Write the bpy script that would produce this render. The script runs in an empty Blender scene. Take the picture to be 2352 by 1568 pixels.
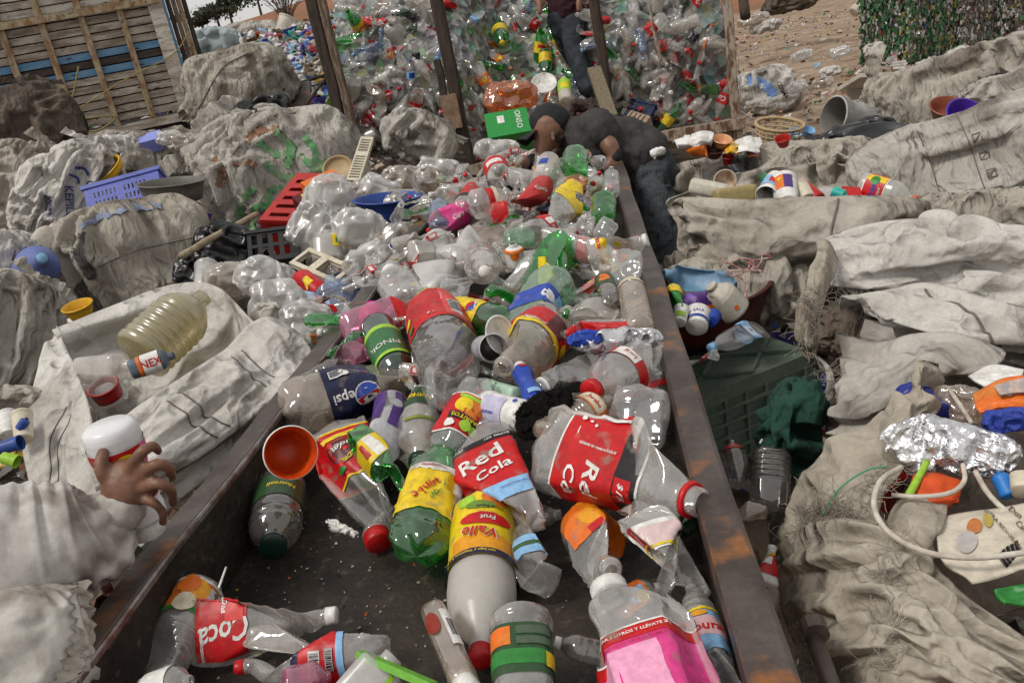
import bpy, math, random
import numpy as np
from mathutils import Vector, Matrix

sc = bpy.context.scene
COL = sc.collection
R = math.radians

# ------------------------------------------------------------------ camera
CAM = np.array([0.0, 0.0, 1.76])
FPX, PITCH, ROLL, YAW = 1920.0, R(20.8), R(11.0), R(8.3)
_f = np.array([-math.sin(YAW)*math.cos(PITCH), math.cos(YAW)*math.cos(PITCH), -math.sin(PITCH)])
_r = np.array([math.cos(YAW), math.sin(YAW), 0.0])
_u = np.cross(_r, _f)
IU = math.cos(ROLL)*_u + math.sin(ROLL)*_r      # image up in the world
IR = math.cos(ROLL)*_r - math.sin(ROLL)*_u      # image right in the world
FW = _f
cd = bpy.data.cameras.new('camera'); cam = bpy.data.objects.new('camera', cd); COL.objects.link(cam)
cd.sensor_width = 36.0; cd.lens = 36.0*FPX/2352.0; cd.clip_start = .05; cd.clip_end = 2000
cam.matrix_world = Matrix(((IR[0], IU[0], -FW[0], CAM[0]), (IR[1], IU[1], -FW[1], CAM[1]), (IR[2], IU[2], -FW[2], CAM[2]), (0, 0, 0, 1)))
sc.camera = cam

# ------------------------------------------------------------------ overcast sky, soft sun, exposure
SUN_EL, SUN_AZ = R(56), R(-128)
w = bpy.data.worlds.new('World'); sc.world = w; w.use_nodes = True
nt = w.node_tree; nt.nodes.clear()
sky = nt.nodes.new('ShaderNodeTexSky'); sky.sky_type = 'NISHITA'; sky.sun_disc = False
sky.sun_elevation = SUN_EL; sky.sun_rotation = SUN_AZ; sky.air_density = 1.0; sky.dust_density = 2.0; sky.ozone_density = 1.0
hs = nt.nodes.new('ShaderNodeHueSaturation'); hs.inputs['Saturation'].default_value = 0.12
bg = nt.nodes.new('ShaderNodeBackground'); bg.inputs['Strength'].default_value = 0.092
wo = nt.nodes.new('ShaderNodeOutputWorld')
nt.links.new(sky.outputs[0], hs.inputs['Color']); cl = nt.nodes.new('ShaderNodeMixRGB'); cl.inputs[0].default_value = .62; cl.inputs[2].default_value = (7.45, 7.3, 7.05, 1)      # even layer of cloud
nt.links.new(hs.outputs[0], cl.inputs[1]); nt.links.new(cl.outputs[0], bg.inputs[0]); nt.links.new(bg.outputs[0], wo.inputs[0])
sl = bpy.data.lights.new('sun', 'SUN'); sl.energy = 1.7; sl.angle = R(13); sl.color = (1, .95, .88)
so = bpy.data.objects.new('sun', sl); COL.objects.link(so)
_sd = Vector((math.sin(SUN_AZ)*math.cos(SUN_EL), math.cos(SUN_AZ)*math.cos(SUN_EL), math.sin(SUN_EL)))
so.rotation_euler = _sd.to_track_quat('Z', 'Y').to_euler()
sc.view_settings.view_transform = 'Standard'; sc.view_settings.look = 'None'
sc.view_settings.gamma = 1; sc.view_settings.exposure = 0.28; sc.view_settings.use_curve_mapping = False
sc.render.engine = 'CYCLES'
cy = sc.cycles
cy.max_bounces = 4; cy.diffuse_bounces = 2; cy.glossy_bounces = 2; cy.transmission_bounces = 2; cy.transparent_max_bounces = 8
cy.caustics_reflective = False; cy.caustics_refractive = False; cy.use_denoising = True
cy.use_adaptive_sampling = True; cy.adaptive_threshold = 0.02

# ------------------------------------------------------------------ pixel (2352x1568) to world
def ray(u, v):
    return FW + (u-1176.0)/FPX*IR - (v-784.0)/FPX*IU
def at(u, v, d):                      # point at depth d along the view axis
    return CAM + d*ray(u, v)
def onz(u, v, z):                     # point where the sight line meets height z
    r = ray(u, v); return CAM + r*((z-CAM[2])/r[2])
def depth(p):
    return float(np.dot(np.asarray(p)-CAM, FW))

# ------------------------------------------------------------------ numpy noise
def _h(ix, iy, iz, s):
    n = (ix*374761393 + iy*668265263 + iz*2147483647 + s*1274126177) & 0xFFFFFFFF
    n = ((n ^ (n >> 13))*1274126177) & 0xFFFFFFFF
    n = ((n ^ (n >> 16))*2246822519) & 0xFFFFFFFF
    return ((n ^ (n >> 15)) & 0xFFFF)/65535.0
def vn(p, s=0):
    p = np.asarray(p, float); i = np.floor(p).astype(np.int64); f = p-i; f = f*f*f*(f*(f*6-15)+10)
    x, y, z = i[:, 0], i[:, 1], i[:, 2]; fx, fy, fz = f[:, 0], f[:, 1], f[:, 2]
    def L(a, b, t): return a+(b-a)*t
    c0 = L(L(_h(x, y, z, s), _h(x+1, y, z, s), fx), L(_h(x, y+1, z, s), _h(x+1, y+1, z, s), fx), fy)
    c1 = L(L(_h(x, y, z+1, s), _h(x+1, y, z+1, s), fx), L(_h(x, y+1, z+1, s), _h(x+1, y+1, z+1, s), fx), fy)
    return L(c0, c1, fz)*2-1
def fbm(p, o=3, s=0):
    p = np.asarray(p, float); a, t = 1.0, 0.0
    for k in range(o): t = t+a*vn(p, s+k*17); p = p*2.03+7.1; a *= .5
    return t
def ridge(p, o=3, s=0):
    p = np.asarray(p, float); a, t = 1.0, 0.0
    for k in range(o): t = t+a*(1-2*np.abs(vn(p, s+k*31))); p = p*2.1+3.7; a *= .5
    return t

# ------------------------------------------------------------------ objects
def mesh(name, V, F, mats=None, smooth=True, mi=None):
    me = bpy.data.meshes.new(name)
    V = np.asarray(V, dtype=np.float32)
    if isinstance(F, np.ndarray):
        n = F.shape[1]; me.vertices.add(len(V)); me.vertices.foreach_set('co', V.ravel())
        me.loops.add(F.size); me.loops.foreach_set('vertex_index', F.ravel().astype(np.int32))
        me.polygons.add(len(F)); me.polygons.foreach_set('loop_start', np.arange(0, F.size, n, dtype=np.int32))
        me.update(calc_edges=True)
    else:
        me.from_pydata(V.tolist(), [], [tuple(f) for f in F])
    if mats is not None:
        for m in (mats if isinstance(mats, (list, tuple)) else [mats]): me.materials.append(m)
    if mi is not None: me.polygons.foreach_set('material_index', np.asarray(mi, dtype=np.int32))
    me.polygons.foreach_set('use_smooth', np.full(len(me.polygons), bool(smooth)))
    me.update(); return me
def ob(name, me, parent=None, mat=None):
    o = bpy.data.objects.new(name, me); COL.objects.link(o)
    if parent is not None: o.parent = parent
    if mat is not None: o.matrix_local = mat
    return o
def tag(o, label, cat, group=None):
    o['label'] = label; o['category'] = cat
    if group: o['group'] = group
    return o
def thing(name, label, cat, M=None, group=None):
    o = bpy.data.objects.new(name, None); COL.objects.link(o); o.empty_display_size = .05
    if M is not None: o.matrix_world = M
    return tag(o, label, cat, group)
def kind(o, k):
    o['kind'] = k; return o
def MX(p, x, y, z):
    return Matrix(((x[0], y[0], z[0], p[0]), (x[1], y[1], z[1], p[1]), (x[2], y[2], z[2], p[2]), (0, 0, 0, 1)))
def unit(v):
    v = np.asarray(v, float); return v/max(np.linalg.norm(v), 1e-9)
def frame(p0, p1, roll=0.0):           # z along p0->p1, x toward the camera
    z = unit(np.asarray(p1)-p0); c = CAM-(np.asarray(p0)+p1)/2; x = unit(c-z*np.dot(c, z)); y = np.cross(z, x)
    a = R(roll); x, y = math.cos(a)*x+math.sin(a)*y, -math.sin(a)*x+math.cos(a)*y
    return MX(p0, x, y, z)
def gridF(nu, nv, wrap=False):         # nu columns, nv rows of vertices, index = row*nu+col
    m = nu if wrap else nu-1
    i, j = np.meshgrid(np.arange(m), np.arange(nv-1)); i, j = i.ravel(), j.ravel(); k = (i+1) % nu
    return np.stack([j*nu+i, j*nu+k, (j+1)*nu+k, (j+1)*nu+i], 1)
class MB:                              # collects simple solids for one mesh
    def __init__(s): s.V = []; s.F = []
    def add(s, V, F):
        n = len(s.V); s.V += [tuple(map(float, v)) for v in V]; s.F += [tuple(int(i)+n for i in f) for f in F]; return s
    def box(s, c, d, M=None):
        x, y, z = d[0]/2, d[1]/2, d[2]/2
        V = [Vector((c[0]+a*x, c[1]+b*y, c[2]+e*z)) for a, b, e in ((-1, -1, -1), (1, -1, -1), (1, 1, -1), (-1, 1, -1), (-1, -1, 1), (1, -1, 1), (1, 1, 1), (-1, 1, 1))]
        if M is not None: V = [M @ q for q in V]
        return s.add(V, ((0, 3, 2, 1), (4, 5, 6, 7), (0, 1, 5, 4), (1, 2, 6, 5), (2, 3, 7, 6), (3, 0, 4, 7)))
    def bar(s, a, b, w, h, up=(0, 0, 1)):
        a, b = np.asarray(a, float), np.asarray(b, float); z = unit(b-a); x = unit(np.cross(up, z)); y = np.cross(z, x)
        return s.box((0, 0, np.linalg.norm(b-a)/2), (w, h, np.linalg.norm(b-a)), MX(a, x, y, z))
    def tube(s, P, r, n=6, cap=True):
        V, F = tubeVF(P, r, n, cap); return s.add(V, F)
    def mesh(s, name, mat, smooth=False): return mesh(name, s.V, s.F, mat, smooth)
def spline(P, n):                      # Catmull-Rom through P
    P = np.asarray(P, float); Q = np.vstack([2*P[0]-P[1], P, 2*P[-1]-P[-2]]); out = []
    t = np.linspace(0, len(P)-1-1e-6, n); i = t.astype(int); f = (t-i)[:, None]
    a, b, c, d = Q[i], Q[i+1], Q[i+2], Q[i+3]
    return .5*(2*b+(c-a)*f+(2*a-5*b+4*c-d)*f**2+(3*b-a-3*c+d)*f**3)
def tubeVF(P, r, n=6, cap=True):
    P = np.asarray(P, float); m = len(P); rr = np.broadcast_to(np.asarray(r, float), (m,))
    T = np.gradient(P, axis=0); T /= np.maximum(np.linalg.norm(T, axis=1), 1e-9)[:, None]
    N = np.zeros_like(P); a = np.array([0, 0, 1.0]) if abs(T[0][2]) < .9 else np.array([1.0, 0, 0]); N[0] = unit(np.cross(T[0], a))
    for i in range(1, m): N[i] = unit(N[i-1]-T[i]*np.dot(N[i-1], T[i]))
    Bn = np.cross(T, N); th = np.linspace(0, 2*math.pi, n, endpoint=False)
    V = (P[:, None]+rr[:, None, None]*(np.cos(th)[None, :, None]*N[:, None]+np.sin(th)[None, :, None]*Bn[:, None])).reshape(-1, 3)
    F = [tuple(f) for f in gridF(n, m, True)]
    if cap: F += [tuple(range(n-1, -1, -1)), tuple(range((m-1)*n, m*n))]
    return V, F
def lathe(prof, n=24, M=None):
    prof = np.asarray(prof, float); th = np.linspace(0, 2*math.pi, n, endpoint=False)
    V = np.stack([prof[:, None, 0]*np.cos(th), prof[:, None, 0]*np.sin(th), np.repeat(prof[:, 1:2], n, 1)], 2).reshape(-1, 3)
    return V, gridF(n, len(prof), True)

# ------------------------------------------------------------------ materials
MC = {}
def rgb(c):
    if isinstance(c, str):
        c = [int(c[i:i+2], 16)/255 for i in (0, 2, 4)]; c = [x/12.92 if x <= .04045 else ((x+.055)/1.055)**2.4 for x in c]
    return (c[0], c[1], c[2], 1)
def base(name):
    m = bpy.data.materials.new(name); m.use_nodes = True; t = m.node_tree; t.nodes.clear()
    N = lambda k, **kw: _n(t, k, kw); o = N('OutputMaterial'); return m, t, N, o
def _n(t, k, kw):
    n = t.nodes.new('ShaderNode'+k)
    for a, b in kw.items():
        if hasattr(n, a): setattr(n, a, b)
        else: n.inputs[a.replace('_', ' ')].default_value = b
    return n
def ramp(t, N, src, stops):
    r = N('ValToRGB'); e = r.color_ramp.elements
    while len(e) < len(stops): e.new(.5)
    for k, (p, c) in enumerate(stops): e[k].position = p; e[k].color = c if len(c) == 4 else (*c, 1)
    t.links.new(src, r.inputs[0]); return r
def mat(name, c, rough=.5, metal=0.0, c2=None, ns=6.0, lo=.4, hi=.65, c3=None, ns3=25.0, lo3=.55, hi3=.7, bs=0, bst=.3, bd=.01, stretch=None, sub=0, spec=.4, weave=0, crease=0, roff=0, fleck=.16, fs=60.0, cst3=None, trans=0.0, rnd=0.0, c3d=3):
    if name in MC: return MC[name]
    m, t, N, o = base(name); L = t.links.new
    p = N('BsdfPrincipled'); p.inputs['Roughness'].default_value = rough; p.inputs['Metallic'].default_value = metal
    p.inputs['Specular IOR Level'].default_value = spec
    if sub: p.inputs['Subsurface Weight'].default_value = sub; p.inputs['Subsurface Radius'].default_value = (.02, .01, .006)
    tc = N('TexCoord'); vec = tc.outputs['Object']
    if roff:
        oi = N('ObjectInfo'); va = N('VectorMath', operation='ADD'); sc_ = N('VectorMath', operation='SCALE'); sc_.inputs[0].default_value = (13, 7, 3); L(oi.outputs['Random'], sc_.inputs['Scale']); L(vec, va.inputs[0]); L(sc_.outputs[0], va.inputs[1]); vec = va.outputs[0]
    if stretch:
        mp = N('Mapping'); mp.inputs['Scale'].default_value = stretch; L(vec, mp.inputs[0]); vec = mp.outputs[0]
    col = None; c = rgb(c)
    if c2 is not None:
        n = N('TexNoise'); n.inputs['Scale'].default_value = ns; n.inputs['Detail'].default_value = 6; n.inputs['Roughness'].default_value = .62; L(vec, n.inputs['Vector'])
        r = ramp(t, N, n.outputs['Fac'], [(lo, c), (hi, rgb(c2))]); col = r.outputs[0]
        if c3 is not None:
            n3 = N('TexNoise'); n3.inputs['Scale'].default_value = ns3; n3.inputs['Detail'].default_value = c3d; L(vec, n3.inputs['Vector'])
            r3 = ramp(t, N, n3.outputs['Fac'], [(lo3, (0, 0, 0)), (hi3, (1, 1, 1))])
            mx = N('MixRGB'); L(r3.outputs[0], mx.inputs[0]); L(col, mx.inputs[1]); mx.inputs[2].default_value = rgb(c3); col = mx.outputs[0]
    if fleck:                      # fine grime over everything
        nf = N('TexNoise'); nf.inputs['Scale'].default_value = fs; nf.inputs['Detail'].default_value = 9; nf.inputs['Roughness'].default_value = .72; L(tc.outputs['Object'], nf.inputs['Vector'])
        mf = N('MapRange'); mf.inputs[1].default_value = .36; mf.inputs[2].default_value = .66; mf.inputs[3].default_value = 1-fleck*1.6; mf.inputs[4].default_value = 1+fleck*.45; L(nf.outputs['Fac'], mf.inputs[0])
        mm = N('MixRGB'); mm.blend_type = 'MULTIPLY'; mm.inputs[0].default_value = 1.0; L(mf.outputs[0], mm.inputs[2])
        if col is not None: L(col, mm.inputs[1])
        else: mm.inputs[1].default_value = c
        col = mm.outputs[0]
    if rnd:
        oi = N('ObjectInfo'); hv = N('HueSaturation'); ma = N('MapRange'); L(oi.outputs['Random'], ma.inputs[0]); ma.inputs[3].default_value = 1-rnd; ma.inputs[4].default_value = 1+rnd*.6
        L(ma.outputs[0], hv.inputs['Value'])
        if col is not None: L(col, hv.inputs['Color'])
        else: hv.inputs['Color'].default_value = c
        col = hv.outputs[0]
    if col is not None: L(col, p.inputs['Base Color'])
    else: p.inputs['Base Color'].default_value = c
    nrm = None
    if bs:
        n = N('TexNoise'); n.inputs['Scale'].default_value = bs; n.inputs['Detail'].default_value = 5; L(vec, n.inputs['Vector'])
        b = N('Bump'); b.inputs['Strength'].default_value = bst; b.inputs['Distance'].default_value = bd; L(n.outputs['Fac'], b.inputs['Height']); nrm = b.outputs[0]
    if crease:
        dn = N('TexNoise'); dn.inputs['Scale'].default_value = 3.5*crease; dn.inputs['Detail'].default_value = 3; L(tc.outputs['Object'], dn.inputs['Vector'])
        dm = N('VectorMath', operation='SCALE'); dm.inputs['Scale'].default_value = .22/crease; L(dn.outputs['Color'], dm.inputs[0]); da = N('VectorMath', operation='ADD'); L(tc.outputs['Object'], da.inputs[0]); L(dm.outputs[0], da.inputs[1])
        if cst3:                   # long pleats instead of all-round crumpling
            pm3 = N('Mapping'); pm3.inputs['Scale'].default_value = cst3; L(da.outputs[0], pm3.inputs[0]); da = pm3
        for cs, cst, cd_ in (((4.5, .55, .10), (10.5, .6, .05), (24, .5, .016)) if not cst3 else ((4.5, .28, .08), (11, .5, .05), (25, .5, .02))):      # crumpled facets meeting in sharp creases
            n = N('TexVoronoi'); n.inputs['Scale'].default_value = cs*crease; L(da.outputs[0], n.inputs['Vector'])
            b = N('Bump'); b.inputs['Strength'].default_value = cst; b.inputs['Distance'].default_value = cd_/crease; L(n.outputs['Distance'], b.inputs['Height'])
            if nrm: L(nrm, b.inputs['Normal'])
            nrm = b.outputs[0]
    if weave:
        for d in ('X', 'Z'):
            wv = N('TexWave'); wv.bands_direction = d; wv.inputs['Scale'].default_value = weave; wv.inputs['Distortion'].default_value = 1.2; L(tc.outputs['Object'], wv.inputs['Vector'])
            b = N('Bump'); b.inputs['Strength'].default_value = .12; b.inputs['Distance'].default_value = .001; L(wv.outputs['Fac'], b.inputs['Height'])
            if nrm: L(nrm, b.inputs['Normal'])
            nrm = b.outputs[0]
    if nrm: L(nrm, p.inputs['Normal'])
    sh = p.outputs[0]
    if trans:
        tr = N('BsdfTranslucent'); mx = N('MixShader'); mx.inputs[0].default_value = trans; L(sh, mx.inputs[1]); L(tr.outputs[0], mx.inputs[2]); sh = mx.outputs[0]
        if col is not None: L(col, tr.inputs[0])
        else: tr.inputs[0].default_value = c
    L(sh, o.inputs[0]); MC[name] = m; return m
def pet(name, tint=(.97, .965, .955), milk=.30, mc=(.86, .83, .79), gl=.09, spots=.5):
    """thin dirty see-through plastic: clear film, milky dust in patches, sheen that grows at grazing angles"""
    if name in MC: return MC[name]
    m, t, N, o = base(name); L = t.links.new
    tc = N('TexCoord'); n = N('TexNoise'); n.inputs['Scale'].default_value = 11; n.inputs['Detail'].default_value = 6; n.inputs['Roughness'].default_value = .65; L(tc.outputs['Object'], n.inputs['Vector'])
    mr = N('MapRange'); mr.inputs[1].default_value = .35; mr.inputs[2].default_value = .75; mr.inputs[3].default_value = milk*(1-spots); mr.inputs[4].default_value = min(1, milk*(1+spots*1.6)); L(n.outputs['Fac'], mr.inputs[0])
    tr = N('BsdfTransparent'); tr.inputs[0].default_value = rgb(tint)
    df = N('BsdfDiffuse'); df.inputs[0].default_value = rgb(mc); tl = N('BsdfTranslucent'); tl.inputs[0].default_value = rgb(mc)
    ml = N('MixShader'); ml.inputs[0].default_value = .45; L(df.outputs[0], ml.inputs[1]); L(tl.outputs[0], ml.inputs[2])
    a = N('MixShader'); L(mr.outputs[0], a.inputs[0]); L(tr.outputs[0], a.inputs[1]); L(ml.outputs[0], a.inputs[2])
    lw = N('LayerWeight'); lw.inputs[0].default_value = .42; pw = N('Math', operation='POWER'); pw.inputs[1].default_value = 1.8; L(lw.outputs['Facing'], pw.inputs[0])
    mu = N('MapRange'); mu.inputs[3].default_value = .10; mu.inputs[4].default_value = .62; L(pw.outputs[0], mu.inputs[0])
    b = N('Bump'); b.inputs['Strength'].default_value = .55; b.inputs['Distance'].default_value = .006; n2 = N('TexNoise'); n2.noise_type = 'RIDGED_MULTIFRACTAL'; n2.inputs['Scale'].default_value = 13; n2.inputs['Detail'].default_value = 2; n2.inputs['Distortion'].default_value = .5; L(tc.outputs['Object'], n2.inputs['Vector']); L(n2.outputs['Fac'], b.inputs['Height'])
    g = N('BsdfGlossy'); g.inputs['Roughness'].default_value = gl; g.inputs[0].default_value = (.95, .95, .95, 1); L(b.outputs[0], g.inputs['Normal'])
    s = N('MixShader'); L(mu.outputs[0], s.inputs[0]); L(a.outputs[0], s.inputs[1]); L(g.outputs[0], s.inputs[2]); L(s.outputs[0], o.inputs[0])
    MC[name] = m; return m
PCLR = pet('clear_pet')
PCL2 = pet('clear_pet_clean', (.98, .98, .975), .19, (.88, .87, .85), .06)
PDUS = pet('clear_pet_dusty', (.94, .92, .9), .48, (.78, .73, .68))
PBRN = pet('clear_pet_brownish', (.92, .84, .76), .38, (.68, .57, .48))
PGRN = pet('green_pet', (.16, .74, .22), .2, (.08, .42, .11), .08)
PLGR = pet('pale_green_pet', (.62, .88, .68), .25, (.42, .58, .45))
PDGR = pet('dark_green_pet', (.03, .25, .10), .4, (.02, .10, .05), .08)
PBLU = pet('pale_blue_pet', (.62, .74, .92), .32, (.38, .46, .66))
PPNK = pet('pink_pet', (.95, .5, .66), .35, (.75, .32, .48))
PFILM = pet('plastic_film', (.95, .94, .93), .60, (.84, .82, .79), .30, .4)
PFILB = pet('beige_plastic_film', (.85, .8, .74), .72, (.62, .55, .48), .25, .3)
PSMK = pet('smoked_pet', (.72, .69, .66), .34, (.34, .31, .29))
PORG = pet('orange_pet', (.95, .45, .15), .4, (.7, .25, .06))
PMILK = pet('milky_plastic', (.8, .78, .74), .78, (.66, .63, .57), .25, .2)
RED, YEL, WHT, BLK, NAV, BLUE, GRN, ORG, PNK, CRM, SIL = [mat('print_'+n, c, .42, bs=45, bst=.3, bd=.004, c2=c2, ns=11, lo=.46, hi=.72, c3=(.24, .19, .15), ns3=26, lo3=.57, hi3=.78, c3d=8) for n, c, c2 in (
    ('red', 'c11217', '9a1a1c'), ('yellow', 'e6c81c', 'd0a82a'), ('white', 'e2e0dc', 'c2bdb6'), ('black', '141214', '241f20'), ('navy', '14183a', '232848'), ('blue', '1d3fa0', '2f55b4'),
    ('green', '2a7a34', '3b8a3e'), ('orange', 'dd6a1a', 'cf8a30'), ('pink', 'd83a86', 'e070a6'), ('cream', 'd6cbb2', 'bfae90'), ('silver', 'b8b8bc', '9a9aa0'))]
DKGR = mat('print_dark_green', '2c4a2a', .4); LBLU = mat('print_light_blue', '86b4dc', .4); PURP = mat('print_purple', '51307a', .4); LIME = mat('print_lime', '9ac53a', .4)
CAPM = {k: mat('cap_'+k, c, .38, bs=40, bst=.1, bd=.002, c2=c2, ns=25, lo=.5, hi=.8) for k, c, c2 in (('red', 'bd1418', 'a01a1c'), ('white', 'dedcd8', 'bdb8b0'), ('blue', '2a4aa0', '24407f'), ('green', '1d7a34', '1d6a34'),
    ('yellow', 'd8b81e', 'b89a24'), ('darkgreen', '0f2a22', '1a3a30'), ('magenta', 'd8259a', 'c02a8c'), ('orange', 'd8581c', 'c05a28'), ('lightblue', '7ea8cc', '6a94b8'))}

# ------------------------------------------------------------------ lettering
TXC = {}
def glyphs(s, bold=.012):
    if (s, bold) in TXC: return TXC[s, bold]
    cu = bpy.data.curves.new('lettering', 'FONT'); cu.body = s; cu.size = 1; cu.align_x = 'CENTER'; cu.align_y = 'CENTER'; cu.resolution_u = 2; cu.offset = bold
    o = bpy.data.objects.new('lettering', cu); me = o.to_mesh()
    V = np.array([v.co[:] for v in me.vertices]) if len(me.vertices) else np.zeros((0, 3)); F = [tuple(p.vertices) for p in me.polygons]
    o.to_mesh_clear(); bpy.data.objects.remove(o); bpy.data.curves.remove(cu)
    TXC[s, bold] = V, F; return V, F
# ------------------------------------------------------------------ bottles
PR = {
 'soda': [(0, .02), (.004, .5), (.02, .78), (.06, .95), (.11, 1), (.3, 1), (.5, .985), (.64, 1), (.7, .97), (.78, .82), (.85, .58), (.9, .36), (.925, .27), (.935, .32), (.945, .32), (.95, .26), (.99, .26), (1, .2)],
 'water': [(0, .02), (.004, .6), (.02, .86), (.06, 1), (.3, .97), (.5, 1), (.66, 1), (.74, .95), (.82, .75), (.88, .48), (.915, .34), (.93, .4), (.94, .4), (.945, .32), (.99, .32), (1, .26)],
 'short': [(0, .02), (.004, .6), (.02, .86), (.06, 1), (.5, 1), (.7, 1), (.77, .93), (.83, .72), (.88, .5), (.905, .44), (.915, .5), (.93, .5), (.94, .42), (.99, .42), (1, .36)],
 'jug': [(0, .02), (.004, .8), (.03, .97), (.08, 1), (.5, 1), (.62, .98), (.72, .86), (.82, .6), (.88, .36), (.91, .3), (.99, .3), (1, .24)],
 'tall': [(0, .02), (.004, .8), (.03, .97), (.08, 1), (.5, 1), (.72, 1), (.78, .95), (.83, .75), (.86, .5), (.88, .42), (.99, .42), (1, .36)],
 'tub': [(0, .02), (.003, .84), (.02, .9), (.5, .95), (.9, 1), (.91, 1.06), (.99, 1.06), (1, 1.0)],
 'can': [(0, .02), (.02, .55), (.0, .74), (.03, .86), (.1, 1), (.5, 1), (.9, 1), (.96, .88), (1, .84), (.985, .8), (.985, .02)],
 'ball': [(0, .02), (.01, .25), (.06, .5), (.15, .74), (.3, .94), (.45, 1), (.6, .95), (.72, .8), (.82, .55), (.87, .3), (.9, .24), (1, .24)],
 'waist': [(0, .02), (.004, .75), (.03, .95), (.1, 1), (.25, .96), (.45, .74), (.6, .72), (.75, .9), (.82, .9), (.85, .8), (.86, .6), (.99, .58), (1, .5)],
}
class Bottle:
    def __init__(s, L, D, prof='soda', seed=0, dents=0, fl=1.0, fd='x', bend=0.0, sq=2.0, sqy=1.0, petals=None, ribs=None, crk=0.0, k=1.25, neckbend=0.0, tw=0.0, dr=None):
        s.L, s.D, s.Rr = L, D, D/2; P = np.array(PR[prof]); s.pt = P; s.seed = seed; rg = random.Random(seed)
        s.fl, s.fd, s.bend, s.sq, s.sqy, s.crk, s.ribs, s.tw = fl, fd, bend, sq, sqy, crk, ribs, tw
        s.petals = (prof == 'soda') if petals is None else petals; s.nb = neckbend; s.dents = []
        for _ in range(dents):
            ph = rg.uniform(0, 6.28); b = rg.uniform(-.55, .55); s.dents.append((rg.uniform(.1, .72), math.cos(ph)*math.cos(b), math.sin(ph)*math.cos(b), math.sin(b), rg.uniform(*(dr or ((.62, .92) if fl > .78 else (.4, .85)))), rg.uniform(.8, k+.4)))
        s.mono = bool(np.all(np.diff(P[:, 0]) > 0))
    def pts(s, th, t, r=None):
        th, t = np.asarray(th, float), np.asarray(t, float)
        rr = (np.interp(t, s.pt[:, 0], s.pt[:, 1]) if r is None else np.asarray(r, float))*s.Rr
        z = t*s.L
        if s.petals:
            q = np.clip(1-t/.13, 0, 1); c = .5-.5*np.cos(5*th); rr = rr*(1-.34*q*c); z = z-0.0+np.where(t < .05, .10*s.Rr*c*(rr > .1*s.Rr), 0)
        if s.ribs: 
            a, b, n, amp = s.ribs; wv = (t > a)*(t < b); rr = rr*(1-amp*wv*(.5-.5*np.cos(2*math.pi*n*(t-a)/(b-a))))
        x, y = np.cos(th), np.sin(th)
        if s.sq != 2.0:
            wq = np.clip((.86-t)/.1, 0, 1); k = (np.abs(x)**s.sq+np.abs(y)**s.sq)**(-1/s.sq); k = 1+(k-1)*wq; x, y = x*k, y*k*(1+(s.sqy-1)*wq)
        x, y = x*rr, y*rr
        nk = np.clip((.93-t)/.2, 0, 1); nk = nk*nk*(3-2*nk)
        if s.fl != 1.0:
            a = 1+(s.fl-1)*nk; b = 1+(1-s.fl)*.42*nk
            if s.fd == 'x': x, y = x*a, y*b
            else: x, y = x*b, y*a
        P = np.stack([x, y, z], -1)
        for (tc, nx, ny, nz, c, kk) in s.dents:
            n = np.array([nx, ny, nz]); d = (P-np.array([0, 0, tc*s.L])) @ n - c*s.Rr*(1 if s.fl == 1 else .85); d = np.where(d > 0, d, 0)*np.clip(nk*1.4, 0, 1)
            P = P-(d*kk)[..., None]*n
        if s.crk:
            sh = P.shape; Q = P.reshape(-1, 3)/s.D*3.2+s.seed*3.1; a = ridge(Q, 2, s.seed)-.3
            Qr = P.reshape(-1, 3)*np.array([1, 1, 0])/max(s.Rr, 1e-6); P = (P.reshape(-1, 3)+Qr*(a*s.crk*s.Rr*np.repeat(nk.ravel(), 1))[:, None]).reshape(sh)
        if s.bend: P[..., 1] += s.bend*s.L*((t-.5)**2*4-.3)
        if s.nb: P[..., 1] += s.nb*s.L*np.clip(t-.72, 0, 1)**1.5*4
        if s.tw: 
            a = s.tw*(t-.5); P = np.stack([P[..., 0]*np.cos(a)-P[..., 1]*np.sin(a), P[..., 0]*np.sin(a)+P[..., 1]*np.cos(a), P[..., 2]], -1)
        return P
    def off(s, th, t, o):                  # on the deformed surface, lifted by o
        e = .012; P = s.pts(th, t); A = s.pts(np.asarray(th)+e, t)-s.pts(np.asarray(th)-e, t); Bq = s.pts(th, np.asarray(t)+e*.4)-s.pts(th, np.asarray(t)-e*.4)
        n = np.cross(A, Bq); l = np.linalg.norm(n, axis=-1, keepdims=True); return P+n/np.maximum(l, 1e-9)*o
    def body(s, n=30, nt=46):
        P = s.pt
        if s.mono:
            ts = np.unique(np.round(np.concatenate([P[:, 0], np.linspace(.07, .9, nt)]), 4))
            if s.ribs: ts = np.unique(np.concatenate([ts, np.linspace(s.ribs[0], s.ribs[1], s.ribs[2]*6+1)]))
            rs = None
        else: ts = P[:, 0]; rs = P[:, 1]
        th = np.linspace(0, 2*math.pi, n, endpoint=False); T, H = np.meshgrid(ts, th, indexing='ij')
        V = s.pts(H, T, None if rs is None else np.repeat(rs[:, None], n, 1)); return V.reshape(-1, 3), gridF(n, len(ts), True)
    def rect(s, a0, a1, t0, t1, o, n=None, m=None):
        n = n or max(3, int(abs(a1-a0)/6)+1); m = m or max(5, int(abs(t1-t0)/.018)+2); th = np.radians(np.linspace(a0, a1, n)); T, H = np.meshgrid(np.linspace(t0, t1, m), th, indexing='ij')
        return s.off(H.ravel(), T.ravel(), o), gridF(n, m)
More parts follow.
